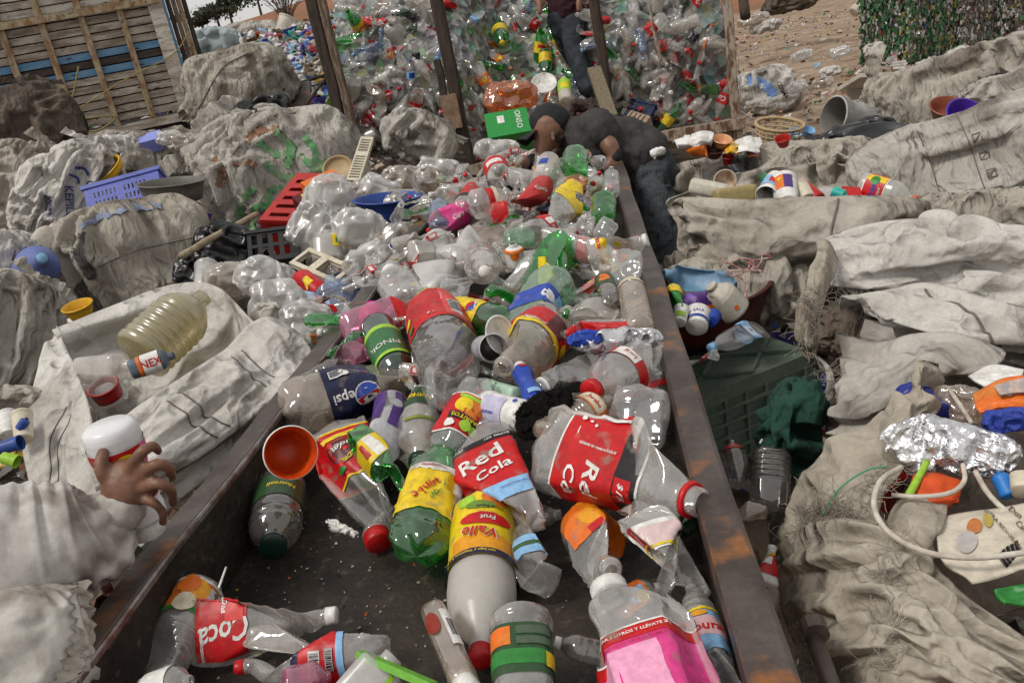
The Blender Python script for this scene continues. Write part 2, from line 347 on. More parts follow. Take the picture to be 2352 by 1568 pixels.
    def disc(s, a, t, r, o, ry=None, n=14):
        q = np.linspace(0, 2*math.pi, n, endpoint=False); rr = np.array([0.02, .5, 1.0])
        X = (rr[:, None]*np.cos(q)).ravel()*r; Y = (rr[:, None]*np.sin(q)).ravel()*(ry or r)
        return s.off(math.radians(a)+X/s.Rr, t+Y/s.L, o), gridF(n, 3, True)
    def half(s, a, t, r, o, q0, q1, n=12):
        q = np.radians(np.linspace(q0, q1, n)); X = np.concatenate([[0], np.cos(q)])*r; Y = np.concatenate([[0], np.sin(q)])*r
        return s.off(math.radians(a)+X/s.Rr, t+Y/s.L, o), [(0, i, i+1) for i in range(1, n)]
    def text(s, st, a, t, h, o, rot=0, shear=0, wid=1.0):
        V, F = glyphs(st, .018); 
        if not len(V): return None
        X, Y = V[:, 0]*h*wid, V[:, 1]*h; X = X+shear*Y; c, q = math.cos(R(rot)), math.sin(R(rot)); X, Y = X*c-Y*q, X*q+Y*c
        return s.off(math.radians(a)+X/s.Rr, t+Y/s.L, o), F
def ringcap(b, t0, t1, r, n=18, closed=True):
    ts = np.array([t0, t0, t1-(t1-t0)*.12, t1, t1]); rs = np.array([r*.7, r, r, r*.9, .02 if closed else r*.7])
    th = np.linspace(0, 2*math.pi, n, endpoint=False); T, H = np.meshgrid(ts, th, indexing='ij')
    return b.pts(H, T, np.repeat(rs[:, None], n, 1)).reshape(-1, 3), gridF(n, 5, True)
def make_parts(b, pm, cap=None, ring=None, decals=(), capr=None, capt=None, body_n=30):
    """list of (part name, mesh, [sub-parts])"""
    V, F = b.body(body_n); out = [('body', mesh('body', V, F, pm), [])]
    nr = float(np.interp(.97, b.pt[:, 0], b.pt[:, 1]))
    if cap is not None:
        V, F = ringcap(b, *(capt or (.945, 1.012)), (capr or nr*1.22)); out.append(('cap', mesh('cap', V, F, CAPM[cap] if isinstance(cap, str) else cap), []))
    elif b.mono and ring is not None:
        V, F = ringcap(b, .93, .952, nr*1.3, closed=False); out.append(('neck_ring', mesh('neck_ring', V, F, CAPM[ring] if isinstance(ring, str) else ring), []))
    lab = None
    for i, d in enumerate(decals):
        o = .0018+.0005*i+.012*b.crk*b.Rr; k = d[0]
        if k == 'band': V, F = b.rect(-180, 180, d[1], d[2], o, 61); nm = 'label'
        elif k == 'rect': V, F = b.rect(d[1], d[2], d[3], d[4], o); nm = 'label' if lab is None else 'printed_panel'
        elif k == 'disc': V, F = b.disc(d[1], d[2], d[3], o, d[4+1] if len(d) > 5 else None); nm = 'emblem'
        elif k == 'half': V, F = b.half(d[1], d[2], d[3], o, d[5], d[6]); nm = 'emblem'
        elif k == 'bars':                      # bar code: ('bars', a0,a1,t0,t1,mat, n)
            n = d[6]; VV, FF = [], []; q = 0
            for j in range(n):
                f = (d[2]-d[1])/n; v_, f_ = b.rect(d[1]+j*f, d[1]+(j+.35+.35*((j*7) % 3)/2)*f, d[3], d[4], o, 2, 4); FF += [tuple(x+q for x in y) for y in f_.tolist()]; VV.append(v_); q += len(v_)
            V, F = np.vstack(VV), FF; nm = 'bar_code'
        elif k == 'text':
            r = b.text(d[1], d[2], d[3], d[4], o+.0004, *(d[6:])); 
            if r is None: continue
            V, F = r; nm = 'lettering'
        me = mesh(nm, V, F, d[5] if k in ('rect', 'bars', 'text') else (d[3] if k == 'band' else d[4]), k != 'text')
        if lab is None: lab = (nm, me, []); out.append(lab)
        elif nm in ('lettering', 'emblem', 'printed_panel', 'bar_code'): lab[2].append((nm, me))
        else: out.append((nm, me, []))
    return out
def inst(parts, name, label, cat, M, group=None):
    root = thing(name, label, cat, M, group)
    for nm, me, subs in parts:
        p = ob(nm, me, root)
        for sn, sm in subs: ob(sn, sm, p)
    return root
HZ = [(1300, .80), (1150, .83), (1000, .88), (880, .92), (760, .96), (640, 1.0), (540, 1.02), (440, 1.05), (360, 1.08)]
def hz(v):
    x = [a for a, _ in HZ][::-1]; y = [b for _, b in HZ][::-1]; return float(np.interp(v, x, y))
def bottle(name, label, u0, v0, u1, v1, wpx, pm=None, prof='soda', z0=None, z1=None, cap=None, ring=None, decals=(), roll=0, group=None, cat='bottle', dz=0, **kw):
    """u0,v0 = middle of the base, u1,v1 = tip of the neck as seen in the photograph, wpx = its width there"""
    zb = hz((v0+v1)/2)+dz; p0 = onz(u0, v0, zb if z0 is None else z0); p1 = onz(u1, v1, zb if z1 is None else z1)
    L = float(np.linalg.norm(p1-p0)); D = wpx*depth((p0+p1)/2)/FPX
    bk = {k: kw.pop(k) for k in list(kw) if k in ('capr', 'capt', 'body_n')}
    if prof in ('soda', 'water', 'jug', 'short') and label.find('milky') < 0: kw.setdefault('crk', .04); kw.setdefault('seed', int(u0))
    b = Bottle(L, D, prof, **kw); bk.setdefault('body_n', 42); return inst(make_parts(b, pm or PCLR, cap, ring, decals, **bk), name, label, cat, frame(p0, p1, roll), group)
# ------------------------------------------------------------------ ground, hill, waste slope
rng = np.random.default_rng(5)
SOIL = mat('dry_soil', (.37, .285, .21), .95, c2=(.27, .19, .13), ns=.9, lo=.42, hi=.62, c3=(.19, .125, .09), ns3=3.2, lo3=.52, hi3=.66, bs=30, bst=.6, bd=.03, spec=.1)
HILL = mat('red_earth', (.33, .15, .085), .95, c2=(.22, .12, .07), ns=.12, lo=.4, hi=.6, bs=2, bst=.5, bd=.3, spec=.1)
WASTE = mat('trodden_waste', (.17, .135, .105), .95, c2=(.075, .058, .046), ns=7, lo=.4, hi=.6, c3=(.30, .27, .24), ns3=28, lo3=.58, hi3=.68, bs=40, bst=.8, bd=.03, spec=.15)
def axis(a, b, fine0, fine1, n, m):
    return np.unique(np.concatenate([np.linspace(fine0, fine1, n), -np.geomspace(1, -a, m)*0+np.linspace(a, fine0, m), np.linspace(fine1, b, m)]))
gx = axis(-400, 400, -4, 14, 120, 14); gy = axis(-60, 700, 1, 22, 130, 14); X, Y = np.meshgrid(gx, gy)
Z = .05*fbm(np.stack([X.ravel()*.7, Y.ravel()*.7, X.ravel()*0], 1), 3, 3).reshape(X.shape)*np.exp(-((Y-8)/25)**2)-.04
kind(ob('ground', mesh('ground', np.stack([X, Y, Z], 2).reshape(-1, 3), gridF(len(gx), len(gy)), SOIL)), 'structure')
def hill_h(x, y):
    return np.interp(x, [-60, -45, -30, -15, 60], [5.5, 6.2, 7.2, 9.5, 9])*np.exp(-((y-95)/26)**2)*(1+.05*np.sin(x*.13)+.07*np.sin(x*.045+1))
gx = np.linspace(-140, 60, 60); gy = np.linspace(40, 160, 40); X, Y = np.meshgrid(gx, gy); Z = hill_h(X, Y)+.25*fbm(np.stack([X.ravel()*.12, Y.ravel()*.12, X.ravel()*0], 1), 3, 8).reshape(X.shape)*(hill_h(X, Y) > .5)-.3
kind(ob('hill', mesh('hill', np.stack([X, Y, Z], 2).reshape(-1, 3), gridF(60, 40), HILL)), 'structure')
def waste_h(x, y):
    x, y = np.asarray(x, float), np.asarray(y, float)
    b = np.interp(y, [0, 2, 3.5, 5, 7, 9, 11, 13, 16, 30], [.28, .34, .42, .5, .62, .82, 1.38, 1.78, 2.28, 2.2])
    edge = np.interp(y, [0, 4.5, 6, 8, 12, 18, 30], [-1.12, -1.12, -1.35, -1.95, -2.2, -2.6, -4]); w = 1/(1+np.exp(-(edge-x)/.09))
    return b*w-.1*(1-w)
gx = np.concatenate([np.linspace(-16, -4.2, 40), np.linspace(-4, -.9, 50)]); gy = np.linspace(-1, 26, 130); X, Y = np.meshgrid(gx, gy)
Z = waste_h(X, Y)+.06*fbm(np.stack([X.ravel()*2.2, Y.ravel()*2.2, X.ravel()*0], 1), 4, 21).reshape(X.shape)*(waste_h(X, Y) > .05)
kind(ob('waste_slope_ground', mesh('waste_slope_ground', np.stack([X, Y, Z], 2).reshape(-1, 3), gridF(len(gx), len(gy)), WASTE)), 'structure')

def rise_h(x, y):                      # trodden waste that carries the sacks beyond the trough
    x, y = np.asarray(x, float), np.asarray(y, float)
    a = np.interp(x, [.3, .5, .8, 1.2, 3.2, 4.2], [-.12, .10, .26, .40, .42, -.12]); b = np.interp(y, [0, .4, .9, 4.6, 5.6, 6.6], [0, .8, 1, 1, .55, -.3]); return np.where(a < 0, a, a*b)
gx, gy = np.linspace(.25, 4.3, 70), np.linspace(.0, 6.7, 100); X, Y = np.meshgrid(gx, gy); Z = rise_h(X, Y)+.045*fbm(np.stack([X.ravel()*3, Y.ravel()*3, X.ravel()*0], 1), 4, 31).reshape(X.shape)
kind(ob('waste_ground', mesh('waste_ground', np.stack([X, Y, Z], 2).reshape(-1, 3), gridF(70, 100), WASTE)), 'structure')
# ------------------------------------------------------------------ loose litter nobody could count
LITC = [mat('litter_'+n, c, .6, trans=.12) for n, c in (('white', 'd8d6d2'), ('grey', 'a09a92'), ('beige', 'b5a692'), ('blue', '3c5fb4'), ('sky', '8fb6dc'), ('teal', '2a9a8c'), ('red', 'b03028'), ('violet', '5a4a9c'), ('green', '3f8a44'), ('yellow', 'c8a432'), ('black', '201d1c'), ('pink', 'c86a9a'), ('brown', '6a4a34'), ('orange', 'c8642c'))]
def litter(name, label, pts, size, wts, seed=0, cat='litter', flat=.5, mats=None):
    g = np.random.default_rng(seed+977); n = len(pts); pts = np.asarray(pts, float); mats = mats or LITC
    sph = []                                   # three simple base shapes: crumpled scrap, squashed bottle, cup
    q = np.linspace(-1, 1, 4); a, b = np.meshgrid(q, q); scrapV = np.stack([a.ravel(), b.ravel(), a.ravel()*0], 1); scrapF = gridF(4, 4)
    bv, bf = lathe([(.02, -1), (.42, -1), (.45, .3), (.2, .7), (.18, 1), (.02, 1)], 7); cv, cf = lathe([(.02, -.5), (.5, -.5), (.62, .5), (.55, .5), (.42, -.4), (.02, -.4)], 8)
    V, F, MI = [], [], []; k = 0; w = np.asarray(wts, float); w = w/w.sum(); ci = g.choice(len(mats), n, p=w); ty = g.random(n)
    for i in range(n):
        if ty[i] < flat: v = scrapV.copy(); v[:, 2] = g.normal(0, .28, len(v)); v[:, :2] += g.normal(0, .2, (len(v), 2)); f = scrapF
        elif ty[i] < flat+(1-flat)*.7: v = bv*np.array([1, g.uniform(.5, 1), g.uniform(.7, 1.2)]); f = bf
        else: v = cv; f = cf
        A = g.normal(size=(3, 3)); Qm, _ = np.linalg.qr(A)
        if ty[i] < flat: Qm = Qm*np.array([1, 1, 1]); 
        v = (v*size*g.uniform(.5, 1.25)) @ Qm.T
        if ty[i] < flat: v[:, 2] *= .6
        V.append(v+pts[i]); F.append(f+k); MI += [int(ci[i])]*len(f); k += len(v)
    o = ob(name, mesh(name, np.vstack(V), np.vstack(F), mats, False, MI)); tag(o, label, cat); return kind(o, 'stuff')
def scat(n, x0, x1, y0, y1, hf, seed, lift=.02):
    g = np.random.default_rng(seed); x = g.uniform(x0, x1, n); y = g.uniform(y0, y1, n); return np.stack([x, y, hf(x, y)+lift+g.uniform(0, .05, n)], 1)
#           white grey beige blue sky teal red violet green yellow black pink brown orange
litter('plastic_litter', 'far slope thickly covered with white, blue and green plastic litter', np.vstack([scat(1700, -9, -2.3, 9.3, 22, waste_h, 1, .05), scat(1500, -4.6, -2.2, 9.6, 17, waste_h, 11, .08)]), .10, [9, 3, 4, 2.2, 3, 2, .8, 1.2, .7, .4, 1, .7, .6, .5], 1, flat=.35)
litter('trodden_litter', 'small scraps trodden into the waste around the sacks beside the trough', scat(1700, -4.8, -1.05, .7, 9.5, waste_h, 2, .03), .05, [5, 4, 5, .8, .8, .5, .8, .3, .5, .4, 2.5, .4, 2, .5], 2, flat=.6)
def g0(x, y): return np.zeros_like(x)
litter('ground_litter', 'torn scraps and bits of plastic strewn over the brown earth behind the sacks', np.vstack([scat(1500, 1.2, 9, 6.5, 15, g0, 3, -.01), scat(900, 1.5, 12, 16, 32, g0, 4, 0)]), .042, [4, 4, 5, .4, .6, .3, .9, .2, .4, .4, 1, .3, 3.4, .3], 3, flat=.8)
litter('gap_litter', 'scraps of packaging lying in the shadow between trough and sacks', scat(1000, .15, 3.0, .5, 6, lambda x, y: np.maximum(rise_h(x, y), 0), 6, .04), .055, [3, 3, 4, .8, .8, .3, 1.2, .3, .6, .5, 3, .4, 2.5, .6], 4, flat=.6)

# ------------------------------------------------------------------ steel sorting trough
RUST = mat('rusty_steel', (.115, .09, .08), .45, .3, c2=(.06, .043, .036), ns=6, lo=.38, hi=.60, c3=(.30, .115, .035), ns3=9, lo3=.57, hi3=.70, bs=45, bst=.5, bd=.004, spec=.5, c3d=8)
WORN = mat('worn_bright_steel', (.33, .31, .30), .38, .7, c2=(.17, .10, .08), ns=16, lo=.42, hi=.62, bs=60, bst=.3, bd=.003)
BED = mat('greasy_trough_floor', (.014, .011, .009), .62, .0, c2=(.040, .030, .023), ns=5.5, lo=.40, hi=.66, c3=(.085, .068, .052), ns3=38, lo3=.60, hi3=.72, bs=60, bst=.8, bd=.006, spec=.3, c3d=9)
T0, T1 = .25, 4.75
tr = thing('sorting_trough', 'long rusty steel trough heaped with crushed bottles, tapering away', 'trough', Matrix.Translation((-.46, T0, 0)))
def tpart(nm, mb, m, smooth=False):
    me = mb.mesh(nm, m, smooth); o = ob(nm, me, tr); o.matrix_parent_inverse = tr.matrix_world.inverted(); return o
FL, RIM = .765, .95
def channel(nm, pts, y0, y1, m, bulge=0):     # closed section (x,z) swept along y with slight dents
    n = 46; P = np.array(pts); ys = np.linspace(y0, y1, n); V = []
    for y in ys:
        jx = .0025*math.sin(y*3.1)+.002*math.sin(y*7.7+1); jz = .003*math.sin(y*2.3+.6)+.0015*math.sin(y*11); V += [(x+jx+((.055+.02*(y-1)) if x < -.5 else (.047-.0097*(y-1))), y, z+jz*(z > .9)) for x, z in P]
    F = [tuple(f) for f in gridF(len(P), n, True)]+[tuple(range(len(P)-1, -1, -1)), tuple(range((n-1)*len(P), n*len(P)))]
    b = MB(); b.add(V, F); return tpart(nm, b, m)
channel('floor_plate', [(-.97, FL-.012), (.05, FL-.012), (.05, FL), (-.97, FL)], T0, T1, BED)
channel('side_wall', [(-.965, FL+.002), (-.957, FL+.002), (-.957, RIM-.012), (-.965, RIM-.012)], T0, T1, BED)
channel('side_wall', [(.043, FL+.002), (.05, FL+.002), (.05, RIM-.012), (.043, RIM-.012)], T0, T1, RUST)
channel('rim_rail', [(-1.022, RIM-.06), (-1.012, RIM-.06), (-1.012, RIM-.011), (-.962, RIM-.011), (-.962, RIM-.004), (-.966, RIM), (-1.016, RIM+.002), (-1.022, RIM-.004)], T0, T1, RUST)
channel('rim_edge', [(-.961, RIM-.0125), (-.9545, RIM-.0125), (-.9545, RIM-.003), (-.957, RIM+.001), (-.961, RIM+.001)], T0, T1, WORN)
channel('rim_rail', [(.036, RIM-.050), (.042, RIM-.050), (.042, RIM-.010), (.046, RIM-.0105), (.092, RIM-.012), (.092, RIM-.075), (.101, RIM-.075), (.101, RIM-.008), (.093, RIM-.0005), (.043, RIM+.0015), (.036, RIM-.004)], T0, T1, RUST)
for y in (.6, 2.4, 4.4):
    for x in (-.93, .02): b = MB(); b.box((x, y, .375), (.06, .06, .75)); tpart('leg', b, RUST)
    b = MB(); b.box((-.455, y, .735), (.89, .05, .03)); tpart('cross_bar', b, RUST)
b = MB(); b.tube([(.205, .2, .845), (.213, 1.06, .832)], .013, 12); hp = tpart('hinge_pipe', b, RUST, True)
for y in (.80, 1.03):
    b = MB(); b.tube([(.206+.009*y, y-.012, .84), (.206+.009*y, y+.012, .8395)], .02, 12); q = ob('pipe_collar', b.mesh('pipe_collar', RUST), hp)

# ------------------------------------------------------------------ wire cage on its frame
WOODP = mat('weathered_timber', (.22, .16, .115), .85, c2=(.10, .07, .05), ns=4, lo=.4, hi=.62, c3=(.36, .26, .19), ns3=9, lo3=.58, hi3=.7, stretch=(9, 9, 1.1), bs=8, bst=.6, bd=.01, spec=.2)
DARKP = mat('dark_old_post', (.045, .034, .028), .8, c2=(.085, .062, .048), ns=6, lo=.4, hi=.65, stretch=(6, 6, 1), bs=10, bst=.6, bd=.01, spec=.2)
PEEL = mat('rusty_white_paint', (.40, .33, .26), .7, c2=(.13, .065, .035), ns=5, lo=.44, hi=.60, stretch=(4, 4, 1.4), bs=25, bst=.6, bd=.006)
WIRE = mat('old_fence_wire', (.20, .17, .15), .55, .6)
CZ = .5
cL, cR = onz(834, 418, CZ), onz(1698, 268, CZ)
ex = unit(cR-cL); ey = unit(np.cross([0, 0, 1.0], ex)); CW = float(np.linalg.norm(cR-cL))
def cg(a, b, z): return cL+ex*a+ey*b+np.array([0, 0, z-CZ])
CM = MX(cL, ex, ey, (0, 0, 1)); CD = 2.6
cage = thing('wire_cage', 'tall cage of timber posts and wire netting packed with plastic bottles', 'cage', CM)
def cpart(nm, mb, m, smooth=False, parent=None): return ob(nm, mb.mesh(nm, m, smooth), parent or cage)
pm_, pb_ = 0.0, 0.0
a_mid = float(np.dot(onz(1078, 375, CZ)-cL, ex)); a_blk = float(np.dot(onz(1408, 318, CZ)-cL, ex))
HT = 2.75-CZ
def post(a, bpos, w, d, z0, z1, m, lean=0, ch=1): 
    b = MB(); n = 9
    V = []; 
    for i in range(n):
        f = i/(n-1); z = z0+(z1-z0)*f; jx = .006*math.sin(i*2.1+a*5); jy = .005*math.sin(i*1.7+a*3); c = .18*min(w, d)*ch
        for x, y in ((-w/2+c, -d/2), (w/2-c, -d/2), (w/2, -d/2+c), (w/2, d/2-c), (w/2-c, d/2), (-w/2+c, d/2), (-w/2, d/2-c), (-w/2, -d/2+c)): V.append((a+x+jx+lean*f, bpos+y+jy, z))
    b.add(V, [tuple(f) for f in gridF(8, n, True)]+[tuple(range(7, -1, -1)), tuple(range(8*(n-1), 8*n))]); return cpart('post', b, m)
post(.03, 0, .075, .07, -.5, HT, WOODP); post(-.085, .05, .11, .05, -.2, HT, DARKP)
post(a_mid, 0, .12, .09, -.5, HT, DARKP); post(a_mid-.11, -.02, .07, .05, -.5, 1.02, DARKP)
post(a_blk, 0, .10, .09, -.5, HT, DARKP, ch=1.5); post(CW-.03, 0, .085, .06, -.5, HT, PEEL)
post(0, CD, .08, .08, -.5, HT, DARKP); post(CW, CD, .08, .08, -.5, HT, PEEL); post(CW*.62, CD, .08, .08, -.5, HT, DARKP)
b = MB(); b.box((a_mid-.06, -.085, .53), (.16, .05, .32)); cpart('patch_board', b, mat('pale_patch_wood', (.30, .20, .13), .8, c2=(.17, .11, .07), ns=10, bs=20, bst=.4))
b = MB(); b.box((CW/2, -.01, -.06), (CW+.1, .11, .10)); cpart('sill_beam', b, PEEL)
b = MB(); b.box((CW/2, .03, -.16), (CW, .06, .08)); cpart('sill_beam', b, WOODP)
b = MB(); b.box((CW/2, CD, -.06), (CW, .1, .1)); cpart('sill_beam', b, WOODP)
b = MB(); b.box((CW/2, CD/2, -.035), (CW-.02, CD-.15, .03)); cpart('floor_board', b, WOODP)
for xx in (CW-.12, CW*.55): b = MB(); b.box((xx, .09, -.35), (.09, .07, .29)); cpart('leg', b, PEEL)
b = MB(); b.tube([(a_blk+.47, .0, HT), (a_blk+.50, .0, .95), (a_blk+.54, -.01, .62)], .014, 7); cpart('brace_rod', b, PEEL)
b = MB(); b.tube([(CW-.16, .03, HT), (CW-.22, .03, 1.75), (CW-.43, .04, 1.25)], .03, 7); cpart('brace_rod', b, DARKP)
def netting(a0, a1, z0, z1, off, pitch=.078):
    V, F = [], []; k = 0; nz = int((z1-z0)/(pitch*.95))
    for i in range(int((a1-a0)/pitch)+1):
        P = []
        for j in range(nz+1):
            x = a0+(i+(.5 if (i+j) % 2 == 0 else -.5))*pitch; x = min(max(x, a0), a1); z = z0+j*pitch*.95; sag = .035*math.sin(z*2.7+x*2)+.012*math.sin(x*9+z*5); P.append((x+.007*math.sin(j*1.3+i), off+sag+.004*(1 if (i+j) % 2 else -1), z+.006*math.sin(i*2.2+j)))
        v, f = tubeVF(np.array(P), .0023, 3, False); V.append(v); F += [tuple(x+k for x in q) for q in f]; k += len(v)
    return np.vstack(V), F
for i, (a0, a1) in enumerate(((.07, a_mid-.05), (a_blk+.05, CW-.07))):
    V, F = netting(a0, a1, -.01, HT-.05, .0); o = ob('netting', mesh('netting', V, F, WIRE, False), cage); kind(o, 'stuff')
V, F = netting(0.02, CD-.05, -.01, HT-.05, 0); V = np.stack([np.full(len(V), CW-.0)+V[:, 1], V[:, 0], V[:, 2]], 1)
kind(ob('netting', mesh('netting', V, F, WIRE, False), cage), 'stuff')

# ------------------------------------------------------------------ stake truck
PLK = [mat('truck_plank_%d' % i, c, .8, c2=c2, ns=3.0, lo=.42, hi=.60, c3=(.05, .035, .025), ns3=7, lo3=.64, hi3=.70, stretch=(1.2, 3, 6), bs=12, bst=.5, bd=.006, roff=1) for i, (c, c2) in enumerate((((.60, .56, .49), (.33, .26, .20)), ((.52, .47, .40), (.24, .18, .135)), ((.66, .63, .57), (.38, .30, .23)), ((.45, .385, .32), (.25, .19, .145))))]
PBL = mat('truck_plank_blue', (.10, .25, .44), .7, c2=(.16, .30, .46), ns=4, lo=.4, hi=.6, c3=(.06, .04, .03), ns3=5, lo3=.66, hi3=.72, stretch=(1.2, 3, 6), bs=12, bst=.5, bd=.006)
PDK = mat('truck_plank_dark', (.04, .034, .032), .8, c2=(.09, .06, .05), ns=5, stretch=(1.2, 3, 6), bs=12, bst=.5, bd=.006)
STK = mat('truck_stake', (.40, .33, .22), .8, c2=(.26, .14, .065), ns=7, lo=.42, hi=.6, c3=(.12, .08, .05), ns3=12, lo3=.6, hi3=.7, stretch=(2, 2, 1), bs=20, bst=.6, bd=.008, roff=1)
UND = mat('truck_underside', (.012, .010, .010), .9)
tR, tL = at(447, 262, 9.4), at(-140, 392, 8.7); tL[2] = tR[2]-.02
tx = unit(np.array([tR[0]-tL[0], tR[1]-tL[1], 0])); ty = unit(np.cross([0, 0, 1.0], tx)); TL = float(np.linalg.norm(tR-tL))
TM = MX((tL[0], tL[1], tL[2]), tx, ty, (0, 0, 1))
truck = thing('stake_truck', 'old truck with high slatted bed of peeling cream planks and blue stripes', 'truck', TM)
def tp(nm, c, d, m, parent=None):
    b = MB(); b.box((0, 0, 0), d); o = ob(nm, b.mesh(nm, m), parent or truck); o.location = c; return o
rg = random.Random(3); z = .10; ph = .083; k = 0
while z < 2.1:
    m = PBL if k in (6, 8, 20) else (PDK if k == 7 else PLK[rg.randrange(4)])
    o = tp('plank', (TL/2, rg.uniform(-.004, .004), z+ph/2), (TL, .028, ph-.013), m); z += ph; k += 1
for i, x in enumerate(np.arange(TL-.42, -.1, -.385)):
    o = tp('stake', (x, -.05, 1.08), (.062, .055, 2.06), STK); o.rotation_euler = (0, R(rg.uniform(-.8, .8)), 0)
for zz in (1.22, 1.62): o = tp('side_rail', (TL/2, -.098, zz), (TL, .035, .07), STK); o.rotation_euler = (0, R(-.4), 0)
tp('bed_beam', (TL/2, -.03, .02), (TL+.06, .14, .085), PLK[0]); tp('bed_beam', (TL/2, .02, -.06), (TL, .1, .06), DARKP)
tp('corner_post', (TL-.06, -.045, 1.06), (.15, .07, 2.1), PLK[2]); tp('corner_strip', (TL+.03, -.035, 1.0), (.03, .05, 2.0), PBL)
for i in range(4): tp('gate_post', (TL+.075+.055*i, .02+.03*i, 1.03), (.05, .09, 2.05), [DARKP, WOODP, STK, DARKP][i])
tp('gap_shade_board', (TL/2, .04, 1.1), (TL-.05, .02, 2.0), UND); tp('bed_floor', (TL/2, 1.1, 0), (TL, 2.1, .06), UND); tp('far_side', (TL/2, 2.2, 1.1), (TL, .03, 2.1), PLK[1])  # near-black board added behind the planks so their gaps read as shade
for x in (TL*.48, TL*.98):
    b = MB(); b.add([(x-.17, -.06, -.10), (x+.17, -.06, -.10), (x+.05, -.06, -.30), (x-.05, -.06, -.30), (x-.17, .0, -.10), (x+.17, .0, -.10), (x+.05, .0, -.30), (x-.05, .0, -.30)], ((0, 3, 2, 1), (4, 5, 6, 7), (0, 1, 5, 4), (1, 2, 6, 5), (2, 3, 7, 6), (3, 0, 4, 7))); ob('mud_flap', b.mesh('mud_flap', DARKP), truck)
for x in (TL*.30, TL*.78):
    V, F = lathe([(.02, -.12), (.25, -.12), (.27, -.1), (.44, -.09), (.46, -.05), (.46, .05), (.44, .09), (.27, .1), (.02, .1)], 26); o = ob('wheel', mesh('wheel', V, F, mat('tyre_rubber', (.018, .017, .017), .8)), truck); o.matrix_local = Matrix.Translation((x, .75, -.45)) @ Matrix.Rotation(R(90), 4, 'X')
tp('chassis', (TL/2, 1.0, -.15), (TL, .8, .16), UND)
ROPE = mat('old_yellow_rope', (.30, .23, .08), .8, bs=80, bst=.5)
def rope(nm, lab, P, r, m=ROPE, n=40, seg=6, cat='rope', parent=None):
    V, F = tubeVF(spline(P, n), r, seg); o = ob(nm, mesh(nm, V, F, m), parent)
    if parent is None: tag(o, lab, cat)
    return o
P = [(TL-.98, -.11, .72), (TL-1.15, -.12, .42), (TL-1.42, -.11, .13), (TL-1.3, -.12, .2), (TL-.8, -.12, .17), (TL-1.0, -.13, .06), (TL-1.25, -.12, .1)]
V, F = tubeVF(spline(P, 60), .009, 6); o = ob('tie_rope', mesh('tie_rope', V, F, ROPE), truck)
P = [(TL-1.35, -.12, .22), (TL-.6, -.14, .5), (TL-.05, -.1, .66), (TL+.2, -.06, .86)]
V, F = tubeVF(spline(P, 40), .007, 6); o = ob('tie_rope', mesh('tie_rope', V, F, ROPE), truck)

# ------------------------------------------------------------------ trees on the hill
BARK = mat('bark', (.10, .075, .055), .9); LEAF = mat('dull_leaves', (.040, .055, .035), .8, c2=(.075, .085, .05), ns=.8, rnd=.2)
def tree(lab, u, v, d, hgt, wid, seed):
    g = np.random.default_rng(seed); p = at(u, v, d); root = thing('tree', lab, 'tree', Matrix.Translation(p), 'trees on the red hill')
    b = MB(); b.tube(spline([(0, 0, -1.2), (.05, 0, hgt*.3), (.1*wid, 0, hgt*.6)], 8), np.linspace(.16, .05, 8), 7)
    for i in range(6): a = g.uniform(0, 6.28); b.tube(spline([(.03, 0, hgt*.25), (math.cos(a)*wid*.25, math.sin(a)*wid*.25, hgt*.5), (math.cos(a)*wid*.42, math.sin(a)*wid*.4, hgt*.75)], 6), np.linspace(.07, .02, 6), 5)
    ob('trunk', b.mesh('trunk', BARK), root)
    n = 1500; c = g.normal(0, 1, (14, 3))*np.array([wid*.26, wid*.26, hgt*.16])+np.array([0, 0, hgt*.40]); q = c[g.integers(0, 14, n)]+g.normal(0, 1, (n, 3))*np.array([wid*.12, wid*.12, hgt*.09])
    A = g.normal(size=(n, 2, 3)); A /= np.linalg.norm(A, axis=2, keepdims=True); A *= .16
    V = np.stack([q-A[:, 0], q+A[:, 1], q+A[:, 0], q-A[:, 1]], 1).reshape(-1, 3); ob('crown', mesh('crown', V, np.arange(4*n).reshape(n, 4), LEAF, False), root)
tree('broad dark tree low on the hill crest beside the truck corner', 500, 48, 92, 2.6, 4.6, 1)
tree('small round dark tree standing just uphill of the broad one', 530, 42, 92, 3.3, 2.8, 2)
tree('tallest dark tree on the crest, cut by the top of the picture', 596, 18, 92, 4.5, 4.4, 3)
tree('low dark bush at the lowest end of the hill crest', 463, 56, 92, 1.4, 2.6, 4)
g = np.random.default_rng(9); p = at(662, 62, 24); b = MB()
for i in range(34):
    a = g.uniform(0, 6.28); h = g.uniform(.7, 1.5); s = g.uniform(.2, 1.0); P = spline([(0, 0, -.3), (math.cos(a)*s*.3, math.sin(a)*s*.3, h*.45), (math.cos(a)*s+g.normal(0, .1), math.sin(a)*s, h)], 7); b.tube(P, np.linspace(.018, .004, 7), 4)
    for j in range(3): e = P[g.integers(3, 6)]; b.tube([e, e+g.normal(0, .16, 3)+np.array([0, 0, .18])], .005, 3)
o = thing('bare_shrub', 'leafless thorny shrub standing behind the littered slope', 'shrub', Matrix.Translation(p)); ob('twigs', b.mesh('twigs', mat('dry_twig', (.13, .085, .06), .9)), o)
